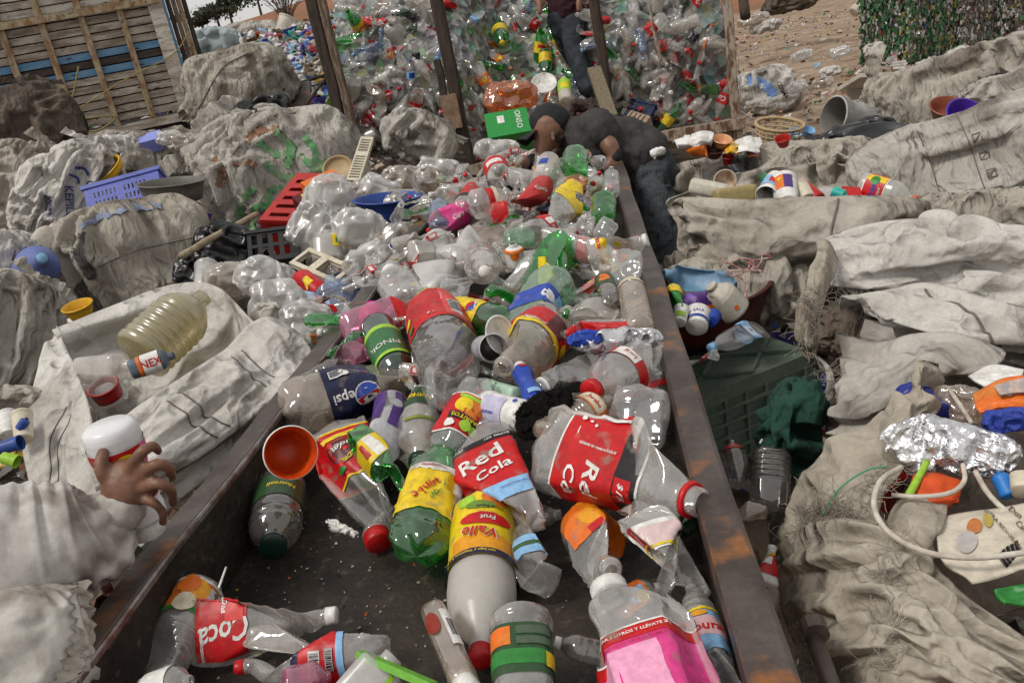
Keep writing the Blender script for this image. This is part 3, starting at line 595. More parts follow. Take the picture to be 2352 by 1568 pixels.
# ------------------------------------------------------------------ bottles that fill cage and trough (copies share meshes)
def proto(L, D, pm, prof='soda', cap=None, ring=None, decals=(), **kw):
    return make_parts(Bottle(L, D, prof, **kw), pm, cap, ring, decals, body_n=16)
WHITEP = mat('white_hdpe', 'd4d2cc', .45, c2='b0aca2', ns=8, trans=.15)
VAR = [  # (words, name, parts)
 ('clear bottle with red wrapper', proto(.31, .10, PCLR, cap='red', decals=[('band', .36, .62, RED), ('text', 'Cola', 0, .49, .05, WHT, 0, .25), ('text', 'Cola', 180, .49, .05, WHT, 0, .25)], seed=1, dents=4)),
 ('flattened clear bottle with red wrapper', proto(.31, .105, PCL2, cap='red', decals=[('band', .34, .6, RED), ('rect', 20, 60, .36, .58, WHT)], seed=2, dents=6, fl=.5)),
 ('clear bottle without wrapper', proto(.29, .095, PCLR, cap=None, ring='white', seed=3, dents=5)),
 ('crumpled clear bottle with white cap', proto(.3, .1, PCL2, cap='white', seed=4, dents=9, fl=.6, crk=.05)),
 ('green bottle with yellow wrapper', proto(.31, .1, PGRN, cap='green', decals=[('band', .36, .62, YEL), ('rect', -40, 40, .42, .5, RED)], seed=5, dents=4)),
 ('crushed green bottle', proto(.3, .1, PGRN, cap='green', seed=6, dents=7, fl=.6)),
 ('clear bottle with blue wrapper', proto(.24, .07, PCL2, 'water', cap='blue', decals=[('band', .4, .62, LBLU), ('rect', -60, 20, .43, .6, BLUE)], seed=7, dents=3, ribs=(.1, .38, 5, .06))),
 ('milky white jug', proto(.25, .13, PMILK, 'jug', cap='red', seed=8, dents=4, sq=3.2)),
 ('clear bottle with orange wrapper', proto(.28, .09, PCLR, cap='orange', decals=[('band', .34, .62, ORG), ('disc', 0, .48, .02, YEL), ('disc', 180, .48, .02, YEL)], seed=9, dents=5, fl=.75)),
 ('white bottle with printed wrapper', proto(.22, .075, WHITEP, 'tall', cap='white', decals=[('band', .2, .6, WHT), ('rect', -50, 40, .25, .55, GRN), ('rect', 60, 150, .25, .5, YEL)], seed=10)),
 ('dusty clear bottle with ribs', proto(.27, .085, PDUS, 'water', ring='white', seed=11, dents=4, ribs=(.1, .6, 8, .06))),
 ('brownish clear bottle', proto(.3, .1, PBRN, cap='red', seed=12, dents=6, fl=.8)),
 ('squashed clear bottle with navy wrapper', proto(.3, .105, PCLR, decals=[('band', .3, .55, NAV), ('disc', 0, .43, .03, WHT), ('half', 0, .43, .028, RED, 0, 180)], ring='blue', seed=13, dents=6, fl=.55)),
 ('pale blue water bottle', proto(.26, .1, PBLU, 'water', cap='lightblue', seed=14, dents=4, ribs=(.15, .6, 6, .07))),
 ('dark green bottle', proto(.27, .08, PDGR, cap='darkgreen', seed=15, dents=3)),
 ('red drink can', proto(.12, .066, RED, 'can', seed=16, dents=3, decals=[('text', 'Cola', 0, .5, .035, WHT, 90, .2)])),
]
def rotm(g):
    q = g.normal(size=4); q /= np.linalg.norm(q); from mathutils import Quaternion; return Quaternion(q.tolist()).to_matrix().to_4x4()
def lying(g, n, tilt=.5):              # axis mostly in the plane with normal n
    a = g.normal(size=3); z = unit(a-n*np.dot(a, n)*(1-tilt)); x = unit(np.cross(z, g.normal(size=3))); return MX((0, 0, 0), x, np.cross(z, x), z)
g = np.random.default_rng(77)
PW = np.array([2.0, 2.0, 3, 3.4, 1.0, 1.1, .8, 1.3, .8, .6, 2.4, 1.2, .4, .8, .4, .3]); PW /= PW.sum()
def drop(i, p, M, where, grp, s=1.0, kindname='plastic_bottle'):
    w_, parts = VAR[i]; off = M @ Vector((0, 0, -.14*s)); MM = Matrix.Translation(Vector(p)+off) @ M @ Matrix.Scale(s, 4)
    nm = 'drink_can' if 'can' in w_.split() else ('plastic_jug' if 'jug' in w_ else kindname)
    return inst(parts, nm, w_+' '+where, nm.split('_')[1], MM, grp+', '+w_)
def heap_b(a, z):                      # front of the cage heap, metres behind the posts
    f = np.clip((z-.9)/1.0, 0, 1)*.9+.13
    o = np.exp(-((a-(a_mid+a_blk)/2)/.5)**4); return f+o*(.25+np.clip(z-.05, 0, .9)*.75)
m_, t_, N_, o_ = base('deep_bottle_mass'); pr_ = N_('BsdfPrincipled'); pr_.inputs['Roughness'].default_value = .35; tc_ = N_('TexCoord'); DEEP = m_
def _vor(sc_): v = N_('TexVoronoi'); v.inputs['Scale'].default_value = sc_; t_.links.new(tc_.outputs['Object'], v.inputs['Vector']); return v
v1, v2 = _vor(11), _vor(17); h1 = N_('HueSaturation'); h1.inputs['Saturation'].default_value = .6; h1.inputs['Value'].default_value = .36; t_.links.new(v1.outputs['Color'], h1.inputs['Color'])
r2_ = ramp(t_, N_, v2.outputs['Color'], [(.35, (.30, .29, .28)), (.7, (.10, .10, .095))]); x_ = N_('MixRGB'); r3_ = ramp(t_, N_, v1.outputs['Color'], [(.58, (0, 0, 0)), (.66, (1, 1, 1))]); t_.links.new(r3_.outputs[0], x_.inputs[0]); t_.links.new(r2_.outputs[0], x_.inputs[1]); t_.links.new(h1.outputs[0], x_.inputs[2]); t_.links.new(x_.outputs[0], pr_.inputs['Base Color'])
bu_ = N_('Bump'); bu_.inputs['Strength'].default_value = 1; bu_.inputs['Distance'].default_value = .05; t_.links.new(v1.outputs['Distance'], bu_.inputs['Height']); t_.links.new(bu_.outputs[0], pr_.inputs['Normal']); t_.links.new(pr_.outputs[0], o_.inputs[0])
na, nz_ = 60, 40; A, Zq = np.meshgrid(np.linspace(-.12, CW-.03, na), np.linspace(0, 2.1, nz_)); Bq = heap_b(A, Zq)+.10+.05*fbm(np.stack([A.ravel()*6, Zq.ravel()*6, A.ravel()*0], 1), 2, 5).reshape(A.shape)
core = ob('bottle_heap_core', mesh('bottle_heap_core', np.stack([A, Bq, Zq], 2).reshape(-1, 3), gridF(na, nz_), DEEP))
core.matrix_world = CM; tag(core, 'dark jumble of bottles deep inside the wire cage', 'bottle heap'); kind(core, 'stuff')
NC = 290; k = 0
for j in range(NC):
    for _ in range(30):
        a = g.uniform(-.05, CW-.08); z = g.uniform(.03, 2.0); p = cg(a, float(heap_b(a, z))-.02+g.uniform(-.03, .05), CZ+z)
        q = p-CAM; dd = float(np.dot(q, FW)); u_ = 1176+FPX*float(np.dot(q, IR))/dd; v_ = 784-FPX*float(np.dot(q, IU))/dd
        if v_ > -25 and 770 < u_ < 1720 and not (1225 < u_ < 1392 and v_ < 222 and abs(a-(a_mid+a_blk)/2) < .5 and float(heap_b(a, z)) < .75): break
    drop(int(g.choice(len(VAR), p=PW)), p, lying(g, -ey, .35), 'in the wire cage heap', 'bottles in the cage', g.uniform(1.0, 1.4))
# layer under the bottles that lie on top in the trough
def trough_z(y): return float(np.interp(y, [1.3, 1.6, 1.9, 2.3, 3, 4.6], [.78, .82, .88, .91, .94, 1.0]))
j = 0
while j < 95:
    y = 1.75+3.0*g.random()**.9; x = g.uniform(-.88, -.02)
    if y < 2.2 and x < -.55: continue
    if y < 1.9 and g.random() < .5: continue
    z = FL+.05+(trough_z(y)-FL-.03)*g.random()**.5
    if y < 3.0 and g.random() < .25: i = 3
    else: i = int(g.choice(len(VAR), p=PW))
    drop(i, (x, y, z), lying(g, np.array([0, 0, 1.0]), .25), 'half buried in the trough heap', 'bottles in the trough', g.uniform(.7, .95), 'soda_bottle'); j += 1

# small crushed bottles strewn over the heap between the big ones
def surf_z(y): return float(np.interp(y, [1.6, 1.9, 2.3, 2.8, 3.5, 4.6], [.86, .93, .965, 1.0, 1.03, 1.09]))
CR = [proto(.27, .095, PCLR, seed=401, dents=9, fl=.5, crk=.08, cap='white'), proto(.25, .09, PCL2, seed=402, dents=10, fl=.6, crk=.1, ring='white'), proto(.28, .1, PDUS, seed=403, dents=8, fl=.45, crk=.08), proto(.26, .09, PCLR, seed=404, dents=9, fl=.55, crk=.06, cap='red', decals=[('rect', -120, 120, .3, .55, RED), ('rect', -40, -10, .33, .5, WHT)]),
      proto(.26, .09, PGRN, seed=405, dents=9, fl=.55, crk=.06), proto(.24, .085, PBRN, seed=406, dents=9, fl=.6, crk=.08, decals=[('rect', -100, 100, .4, .6, ORG)]), proto(.25, .09, PCL2, seed=407, dents=10, fl=.5, crk=.08, decals=[('rect', -90, 90, .3, .5, YEL)]), proto(.24, .08, PLGR, seed=408, dents=9, fl=.6, crk=.08), proto(.25, .1, PMILK, seed=409, dents=8, fl=.6, crk=.05)]
CW_ = ['crumpled clear scrap bottle with white cap', 'badly crinkled clear scrap bottle', 'flattened dusty scrap bottle', 'crumpled scrap bottle with red wrapper', 'crumpled green scrap bottle', 'brownish scrap bottle with orange wrapper', 'crinkled scrap bottle with yellow wrapper', 'pale green crumpled scrap bottle', 'milky crumpled scrap bottle']
cw = np.array([3, 3.5, 2.4, 4.2, 1.8, 2.0, 1.8, 1.2, 1.2]); cw /= cw.sum()
for j in range(110):
    if j < 72: y = 1.95+2.6*g.random(); x = g.uniform(-.86, .0); z = surf_z(y)+g.uniform(-.05, .015)
    else: y = 2.3+2.9*g.random(); x = -.80-g.random()**1.3*.9*(.3+.7*(y-2.3)/2.9); z = max(waste_h(x, y)+.12, .93-.25*(-.9-x))*1.0+g.uniform(0, .05) if x < -.95 else surf_z(y)
    i = int(g.choice(9, p=cw)); M = lying(g, np.array([0, 0, 1.0]), .25); s_ = g.uniform(.62, .9); MM = Matrix.Translation(Vector((x, y, float(z)))+M @ Vector((0, 0, -.12*s_))) @ M @ Matrix.Scale(s_, 4)
    inst(CR[i], 'crushed_bottle', CW_[i]+(' on top of the trough heap' if j < 72 else ' spilled along the trough rail'), 'bottle', MM, ('crushed bottles on the heap, ' if j < 72 else 'crushed bottles beside the rail, ')+CW_[i])
# ------------------------------------------------------------------ bottles lying on top, one by one
T = 'text'
H = bottle
H('soda_bottle', 'large clear cola bottle with navy wrapper and tricolour globe', 646, 950, 1012, 836, 138, PBRN, z0=.93, z1=.93, seed=21, dents=2, k=1.3, decals=[('band', .275, .575, NAV), (T, 'pepsi', 6, .385, .036, WHT, -90), ('disc', 12, .50, .0335, WHT), ('half', 12, .50, .030, RED, -75, 105), ('half', 12, .50, .030, BLUE, 112, 280), ('disc', -44, .525, .0125, WHT), ('half', -44, .525, .011, RED, -75, 105), ('half', -44, .525, .011, BLUE, 112, 280), ('rect', -52, -34, .315, .43, WHT), ('bars', -51, -36, .32, .40, NAV, 14)])
H('juice_bottle', 'milky bottle with yellow citrus wrapper and red cap standing on its head', 1110, 1158, 1104, 1514, 156, mat('milky_bottle', (.62, .60, .56), .3, c2=(.56, .53, .49), ns=4, trans=.3, fleck=.04), z0=.845, z1=.80, cap='red', seed=0, dents=0, decals=[('band', .085, .545, YEL), ('rect', -70, 60, .40, .50, mat('print_amber', 'e29a1c', .4)), ('disc', -22, .14, .028, ORG, .022), ('disc', 32, .15, .019, LIME), ('disc', 5, .2, .03, mat('print_leaf', '6a8a2a', .4), .012), (T, 'Citrus Punch', -12, .215, .010, BLK), ('disc', -6, .30, .052, RED, .017), (T, 'Frut', -8, .30, .017, WHT, 6, .2), (T, 'Valle', 6, .395, .036, WHT, -8, .1), (T, 'Valle', 6, .3955, .034, RED, -8, .1), ('band', .515, .552, NAV), (T, 'con Jugo y Vitaminas A y B1', 24, .533, .0085, YEL)])
H('soda_bottle', 'green bottle with yellow wrapper, its crumpled base toward the bare floor', 955, 1278, 1026, 1008, 124, PGRN, z0=.85, z1=.91, cap=PGRN, seed=31, dents=0, fl=.85, crk=.10, ring='yellow', decals=[('rect', -95, 95, .23, .60, YEL), ('rect', 45, 78, .24, .58, WHT), ('bars', 48, 74, .25, .36, GRN, 12), ('rect', -60, 40, .55, .60, WHT), (T, 'PROMOCION', -10, .575, .008, RED), (T, 'Squirt', -16, .40, .030, RED, 52, .3), (T, 'LIGHT', 8, .36, .012, GRN, 52, .2)])
H('soda_bottle', 'flattened clear apple soda bottle with red and yellow wrapper and red cap', 772, 982, 870, 1245, 178, PCLR, z0=.89, z1=.80, cap='red', seed=41, dents=5, fl=.42, decals=[('band', .14, .50, RED), ('band', .14, .155, YEL), ('band', .49, .505, YEL), ('disc', 4, .32, .05, mat('print_maroon', '5a1a22', .4), .035), ('disc', -38, .34, .028, YEL), ('rect', -45, 25, .19, .225, YEL), (T, 'Mundet', -8, .29, .024, WHT, 4, .2), (T, 'SIDRAL', 2, .38, .016, YEL, 4), ('disc', 28, .44, .016, GRN, .009), ('disc', -34, .455, .015, BLK, .006)])
H('soda_bottle', 'crumpled green bottle with yellow wrapper lying across the apple soda bottle', 800, 1000, 952, 1142, 84, PGRN, z0=.94, z1=.85, cap='yellow', seed=53, dents=6, fl=.7, decals=[('rect', -120, 120, .22, .50, YEL), ('rect', -50, -15, .23, .49, WHT), ('rect', -5, 15, .28, .44, RED)])
H('oil_bottle', 'dark clear cooking oil bottle in the shade of the trough wall', 646, 1112, 626, 1258, 118, PSMK, 'short', z0=.84, z1=.83, cap='darkgreen', seed=3, dents=0, crk=.0, ribs=(.56, .8, 2, .05), decals=[('band', .18, .52, DKGR), (T, 'Nutrioli', 0, .36, .020, YEL, 0, .2)])
H('oil_bottle', 'cooking oil bottle with dark green wrapper wedged beside the can', 962, 912, 964, 1062, 98, PDUS, 'short', z0=.93, z1=.87, cap='darkgreen', seed=4, dents=2, decals=[('band', .1, .36, DKGR), (T, 'Nutrioli', 0, .24, .020, YEL, 0, .2), ('rect', -40, 40, .56, .60, mat('print_olive', '7a8a2a', .4))])
H('drink_can', 'silver and purple can showing its round bottom', 894, 1012, 900, 926, 84, SIL, 'can', z0=.945, z1=.90, cat='can', seed=3, dents=2, k=.6, decals=[('rect', -80, -20, .35, .9, PURP), ('rect', 10, 75, .3, .85, PURP), ('disc', 20, .6, .016, SIL)])
H('soda_bottle', 'clear bottle with red tomato wrapper propped on the green bottle neck', 1114, 884, 1003, 1084, 106, PCL2, z0=.975, z1=.88, seed=61, dents=3, k=1.1, decals=[('band', .27, .68, WHT), ('band', .285, .665, RED), ('disc', -2, .40, .030, ORG), ('disc', 22, .40, .020, YEL), ('disc', -20, .39, .016, ORG), ('rect', -45, 40, .30, .335, LIME), ('rect', -42, 48, .495, .565, BLK), (T, 'JARRITOS', 3, .53, .0145, YEL), ('disc', -28, .61, .012, LIME), ('disc', -4, .60, .013, LIME), ('disc', 34, .62, .014, WHT, .010)])
H('soda_bottle', 'small green bottle with red cap peeping out beside the tomato wrapper', 1180, 992, 1082, 962, 52, PGRN, seed=7, dents=3, cap='red', z0=.9, z1=.9)
H('yogurt_tub', 'white tub with blue print lying on its side', 1230, 962, 1118, 938, 84, WHT, 'tub', cat='tub', z0=.955, z1=.945, decals=[('rect', -60, 50, .45, .88, mat('print_pale_lilac', 'b8b4cc', .5)), (T, 'natural', -10, .7, .013, BLUE, 90), ('disc', 50, .3, .006, BLUE)])
H('lotion_tube', 'pale green flat lotion bottle behind the white tub', 1196, 908, 1112, 884, 56, mat('pale_green_plastic', 'a9c4ae', .45), 'tall', cat='tube', sq=3.5, sqy=.6, z0=.955, z1=.94, decals=[(T, 'CAPRICE', 0, .45, .011, DKGR, 0)])
H('shampoo_bottle', 'glossy blue waisted bottle with white collar', 1234, 932, 1193, 842, 54, BLUE, 'waist', cap='white', z0=.965, z1=.99, capt=(.93, 1.0), capr=.62, decals=[('disc', 20, .82, .010, RED), ('rect', -10, 50, .1, .2, LBLU)])
H('soda_bottle', 'brown tinted ribbed bottle with orange wrapper beside the black cloth', 1246, 1012, 1402, 916, 88, PBRN, 'water', z0=.95, z1=.96, seed=12, dents=2, ribs=(.12, .55, 9, .07), decals=[('band', .60, .78, ORG), ('rect', -70, 20, .62, .77, CRM), (T, 'Jarabe', -20, .69, .015, RED)])
H('soda_bottle', 'flattened cola bottle whose wide red wrapper has a snowy lower edge', 1205, 1222, 1112, 975, 196, PCLR, z0=.86, z1=.93, seed=73, dents=4, fl=.36, decals=[('band', .20, .76, RED), ('band', .20, .335, LBLU), ('band', .715, .765, BLK), (T, 'Red', -18, .585, .055, WHT, 14, .15), (T, 'Cola', -8, .455, .036, WHT, 14, .15), (T, '3.00', -45, .735, .014, WHT, 0, .2), (T, '12% GRATIS', 10, .74, .010, WHT, 0, .2), (T, 'www.redcola.tv', 10, .285, .008, BLUE)])
H('soda_bottle', 'biggest crushed cola bottle with broad red wrapper resting against the rusty rail', 1240, 1030, 1614, 1156, 238, PCLR, z0=.93, z1=.95, seed=85, dents=5, fl=.42, ring='red', decals=[('band', .215, .735, WHT), ('band', .228, .722, RED), ('band', .60, .722, BLK), ('rect', 2, 46, .61, .70, RED), (T, 'Red', 20, .46, .052, WHT, 0, .2), (T, 'Cola', 26, .335, .040, WHT, 0, .2), (T, '$13.00', 20, .655, .017, WHT, 0, .25), (T, '1300', -36, .655, .015, WHT, 0, .25), (T, 'visitanos en www.redcola.tv', -18, .46, .0085, WHT, 90), ('disc', -42, .36, .005, WHT), ('disc', -38, .40, .004, WHT), ('disc', -45, .31, .006, WHT), ('rect', -62, -52, .4, .58, WHT)])
H('soda_bottle', 'crushed clear bottle with its lobed base in the air', 1466, 890, 1452, 1062, 148, PCL2, z0=1.0, z1=.88, seed=97, dents=4, k=1.2)
H('soda_bottle', 'ribbed clear bottle with bright red cap facing the viewer', 1508, 812, 1356, 900, 112, PCLR, 'short', z0=.96, z1=.98, cap='red', seed=5, dents=2, ribs=(.08, .42, 7, .06), capr=.5, decals=[('band', .46, .60, RED), ('rect', 5, 70, .465, .595, WHT), (T, 'Lulu', 30, .53, .02, RED)])
H('soda_bottle', 'crinkled clear bottle with white neck ring pointing at the black cloth', 1402, 822, 1236, 896, 96, PCL2, 'short', z0=.95, z1=.965, ring='white', seed=106, dents=9, crk=.06, decals=[('rect', -80, 0, .22, .42, RED), ('rect', -70, -30, .25, .32, BLK)])
H('soda_bottle', 'dark clear bottle with thin red band jammed under the rail', 1488, 862, 1532, 968, 76, PSMK, z0=.93, z1=.84, seed=9, dents=2, decals=[('band', .22, .34, RED)])
H('juice_bottle', 'squat dented bottle with red and amber fruit wrapper', 1272, 748, 1150, 848, 140, PBRN, z0=.97, z1=1.0, seed=118, dents=4, k=1.0, ring=PCLR, decals=[('band', .26, .55, RED), ('band', .50, .56, YEL), ('rect', -30, 12, .27, .48, mat('print_maroon', '5a1a22', .4)), (T, 'JUMEX', 34, .50, .02, WHT, 0, .1), ('disc', -55, .42, .02, YEL)])
H('soda_bottle', 'three litre bottle with red and yellow wrapper, lobed base toward the tomato bottle', 1070, 928, 978, 672, 146, PCL2, z0=.97, z1=.99, seed=4, dents=3, k=.9, decals=[('band', .44, .80, RED), ('band', .755, .795, YEL), ('rect', 22, 62, .45, .79, mat('print_light_red', 'd8423c', .4)), ('rect', 32, 56, .47, .60, WHT), ('bars', 33, 55, .48, .59, BLK, 12), (T, '3 L', -2, .475, .020, WHT), ('disc', -58, .56, .02, YEL), ('disc', -52, .48, .014, GRN), (T, 'DESECHABLE  CONTENIDO', 24, .62, .005, WHT, 90)])
H('cleaner_bottle', 'dark green cleaner bottle with white lettering on its head', 866, 750, 928, 886, 88, PDGR, 'tall', z0=.97, z1=.91, decals=[('band', .28, .74, mat('print_pine_green', '2f6a3a', .4)), ('band', .27, .33, LIME), (T, 'PINOL', 0, .57, .032, WHT), ('rect', -60, 60, .70, .735, LIME)])
H('soda_bottle', 'pink tinted flattened bottle with scrap of red wrapper', 792, 782, 968, 716, 104, PPNK, z0=.94, z1=.97, seed=14, dents=5, fl=.6, decals=[('rect', -110, 110, .70, .96, RED), (T, 'Coca', 20, .83, .018, WHT, 90)])
H('shampoo_bottle', 'magenta bottle neck standing out of the pink plastic', 858, 775, 853, 697, 62, CAPM['magenta'], 'tall', z0=.92, z1=1.0)
H('soda_bottle', 'squashed rosy bottle by the trough rail', 760, 852, 856, 800, 66, PPNK, z0=.93, z1=.95, seed=15, dents=6, fl=.5)
H('soda_bottle', 'green bottle with broad yellow wrapper behind the three litre bottle', 1170, 752, 1008, 716, 92, PGRN, z0=.97, z1=.97, seed=16, dents=1, decals=[('band', .28, .70, YEL), ('disc', 38, .38, .02, BLUE), ('half', 38, .38, .018, RED, 0, 180), (T, 'Limonada', 50, .36, .016, WHT, 40)])
H('soda_bottle', 'long bright green bottle with yellow wrapper across the middle of the heap', 1312, 560, 1120, 674, 92, PGRN, z0=1.06, z1=1.03, seed=127, dents=4, fl=.75, decals=[('rect', -130, 130, .38, .72, YEL), (T, 'Squirt', -50, .56, .03, RED, 90, .2), ('rect', 40, 60, .4, .7, LIME)])
H('soda_bottle', 'crushed green bottle under the long bright green one', 1322, 592, 1262, 696, 84, PGRN, z0=1.0, z1=.98, seed=137, dents=8, fl=.7)
H('soda_bottle', 'pale green bottle with blue and white wrapper and open blue ringed neck', 1280, 645, 1174, 768, 116, PLGR, z0=1.02, z1=.99, seed=18, dents=2, k=.8, ring='blue', decals=[('band', .42, .66, BLUE), ('disc', -2, .55, .030, WHT, .020), ('rect', -70, -25, .44, .64, LBLU)])
H('soda_bottle', 'crumpled dusty clear bottle behind the flattened red wrapper', 1432, 690, 1284, 722, 104, PDUS, z0=1.0, z1=1.0, seed=146, dents=9, fl=.55, crk=.05)
H('soda_bottle', 'flattened bottle with long red wrapper and white script near the rail', 1462, 752, 1288, 768, 64, PCL2, z0=1.0, z1=1.0, seed=151, dents=5, fl=.5, decals=[('rect', -100, 60, .1, .92, RED), (T, 'Coca Cola', -20, .5, .02, WHT, -90, .2), ('rect', -60, -40, .44, .54, WHT)])
H('juice_bottle', 'upright brown ribbed bottle beside the rusty rail', 1470, 764, 1446, 640, 66, PBRN, 'tall', z0=.99, z1=1.02, ribs=(.1, .7, 9, .05), decals=[('band', .72, .80, CRM)])
H('soda_bottle', 'clear bottle pressed base first against the rail', 1438, 582, 1432, 700, 78, PCL2, z0=1.05, z1=.95, seed=19, dents=4)
H('juice_bottle', 'crushed bottle with orange and yellow wrapper, white cap on the rail', 1352, 596, 1486, 551, 100, PCLR, z0=1.02, z1=1.06, cap='white', seed=162, dents=5, fl=.6, decals=[('rect', -160, 160, .22, .42, YEL), ('rect', -140, 140, .24, .3, RED), ('disc', 20, .55, .022, ORG), ('disc', 50, .62, .02, ORG), ('disc', -10, .66, .018, YEL)])
H('soda_bottle', 'clear bottle with red and white neck under the orange wrapper', 1412, 612, 1322, 530, 60, PCLR, z0=1.02, z1=1.03, ring='red', seed=20, dents=5, decals=[('band', .3, .5, RED), ('band', .88, .92, RED), ('rect', -40, 0, .34, .46, WHT)])
H('soda_bottle', 'crumpled bottle with pointed scarlet wrapper near the rail', 1362, 606, 1340, 704, 62, PCLR, z0=1.02, z1=.98, seed=171, dents=6, fl=.5, decals=[('rect', -120, 120, .1, .6, mat('print_scarlet', 'd23a1e', .4)), ('rect', -20, 0, .15, .5, YEL)])
H('soda_bottle', 'small orange soda bottle upright between crushed ones', 1404, 700, 1382, 622, 44, PSMK, z0=1.0, z1=1.03, decals=[('band', .4, .7, DKGR), ('disc', 0, .55, .018, ORG)])
H('water_jug', 'round clear bottle with white screw cap tilted to the viewer', 940, 700, 894, 620, 92, PCLR, 'jug', z0=.98, z1=1.06, cap='white', capr=.4, capt=(.90, 1.02))
H('soda_bottle', 'crushed bottle with red flag of wrapper beside the round jug', 966, 574, 880, 640, 54, PCLR, z0=1.02, z1=1.0, seed=181, dents=6, fl=.5, decals=[('rect', -120, 100, .12, .5, RED), (T, 'Cola', 0, .3, .03, WHT, -90, .2)])
H('water_jug', 'round clear bottle end with printed white cap in its centre', 1104, 592, 1113, 624, 84, PDUS, 'jug', z0=.96, z1=1.06, cap='white', capr=.3)
H('soda_bottle', 'pink raspberry bottle with white script near the far end', 992, 520, 1100, 474, 58, PPNK, z0=1.0, z1=1.02, seed=22, dents=3, decals=[('band', .2, .7, PNK), (T, 'Cola', 0, .45, .03, WHT, 90, .2)])
H('water_bottle', 'pale blue bottle standing behind the pink raspberry one', 1012, 528, 1008, 462, 50, PBLU, 'short', z0=.98, z1=1.06)
H('soda_bottle', 'long clear bottle with white cap sticking out over the edge', 1122, 432, 986, 449, 48, PCLR, z0=1.06, z1=1.08, cap='white', seed=23, dents=3)
H('soda_bottle', 'dark red wrapped bottle at the far bend of the heap', 1058, 482, 1094, 424, 44, PCLR, z0=1.04, z1=1.07, decals=[('band', .2, .75, RED), ('band', .2, .3, BLK)])
H('soda_bottle', 'clear bottle end with star base beside a red and cream wrapper', 1078, 474, 1180, 448, 70, PCLR, z0=1.06, z1=1.06, seed=24, dents=1, decals=[('band', .36, .50, RED), ('band', .5, .58, CRM)])
H('drink_can', 'bright red can dented in the far heap', 1202, 486, 1250, 424, 56, RED, 'can', z0=1.06, z1=1.07, cat='can', seed=7, dents=4, k=.8, decals=[(T, 'Coca', 0, .5, .04, WHT, 60, .2)])
H('soda_bottle', 'crushed bottle with yellow wrapper and a blue letter', 1342, 444, 1262, 508, 82, PCLR, z0=1.07, z1=1.05, seed=191, dents=4, fl=.6, decals=[('rect', -130, 130, .12, .62, YEL), (T, 'Bi', 0, .36, .05, BLUE, -50), ('rect', -120, -60, .15, .6, WHT)])
H('soda_bottle', 'green bottle showing its star shaped base by the rail', 1388, 450, 1384, 520, 56, PGRN, z0=1.1, z1=1.02, seed=25, dents=1)
H('water_bottle', 'clear bottle with navy and white cap end at the far rail', 1404, 446, 1404, 388, 40, PCL2, z0=1.04, z1=1.1, decals=[('band', .72, .86, NAV)], cap='white')
H('soda_bottle', 'clear bottle base in front of the green star base', 1404, 506, 1370, 560, 46, PCL2, z0=1.09, z1=1.03, seed=26)
H('soda_bottle', 'small clear bottle base half under the yellow wrapper', 1352, 496, 1340, 548, 36, PCL2, z0=1.09, z1=1.03, seed=27)
H('soda_bottle', 'twisted clear bottle with open neck raised above red wrappers', 1286, 570, 1344, 498, 54, PCLR, z0=1.03, z1=1.1, seed=201, dents=7, fl=.6, ring='white')
H('soda_bottle', 'clear bottle with red wrapper and white numbers', 1196, 548, 1282, 512, 62, PCLR, z0=1.05, z1=1.05, seed=28, dents=2, decals=[('band', .52, .74, RED), (T, '200', 10, .62, .02, WHT, 0), ('rect', -40, -10, .55, .7, WHT)])
H('soda_bottle', 'clear bottle lying crossways with round red cap', 1236, 404, 1160, 404, 56, PCLR, z0=1.08, z1=1.09, cap='red', seed=29, dents=3)
H('soda_bottle', 'short bottle with orange neck ring and white wrapper', 1228, 404, 1288, 398, 50, PCLR, z0=1.1, z1=1.1, decals=[('band', .05, .16, ORG), ('rect', -60, 60, .2, .5, WHT)], seed=31, dents=3)
H('soda_bottle', 'bottle with bright red wrapper at the far end of the trough', 1150, 412, 1132, 368, 56, PCLR, z0=1.06, z1=1.12, decals=[('band', .2, .62, RED), ('rect', -40, 40, .3, .5, WHT)])
H('soda_bottle', 'green puckered bottle in front of the bending worker', 1318, 404, 1324, 342, 60, PGRN, 'short', z0=1.09, z1=1.17, seed=32, dents=2)
H('water_bottle', 'ridged clear jug with blue sticker in front of the bending worker', 1262, 372, 1236, 436, 56, PDUS, 'jug', z0=1.12, z1=1.07, ribs=(.05, .5, 5, .06), decals=[('rect', 10, 50, .3, .5, BLUE)])
H('soda_bottle', 'bottle with amber wrapper under the grey carton', 1300, 430, 1350, 412, 42, PORG, z0=1.08, z1=1.1, seed=33, dents=3)
H('soda_bottle', 'red wrapped flattened bottle in the far middle', 1128, 492, 1180, 484, 40, PCLR, z0=1.07, z1=1.07, seed=34, fl=.5, dents=3, decals=[('band', .05, .8, RED)])
H('soda_bottle', 'clear greenish bottle beside the beige film', 1160, 560, 1240, 534, 56, PLGR, z0=1.04, z1=1.05, seed=35, dents=3)
H('soda_bottle', 'clear crumpled bottle beneath the long green bottle', 1160, 640, 1240, 596, 74, PCLR, z0=1.02, z1=1.03, seed=36, dents=7, fl=.7)
H('juice_bottle', 'white and orange juice bottle neck in the middle of the heap', 1186, 612, 1178, 560, 44, WHT, 'tall', z0=1.0, z1=1.08, decals=[('disc', 0, .6, .015, ORG), ('band', .7, .8, ORG)])
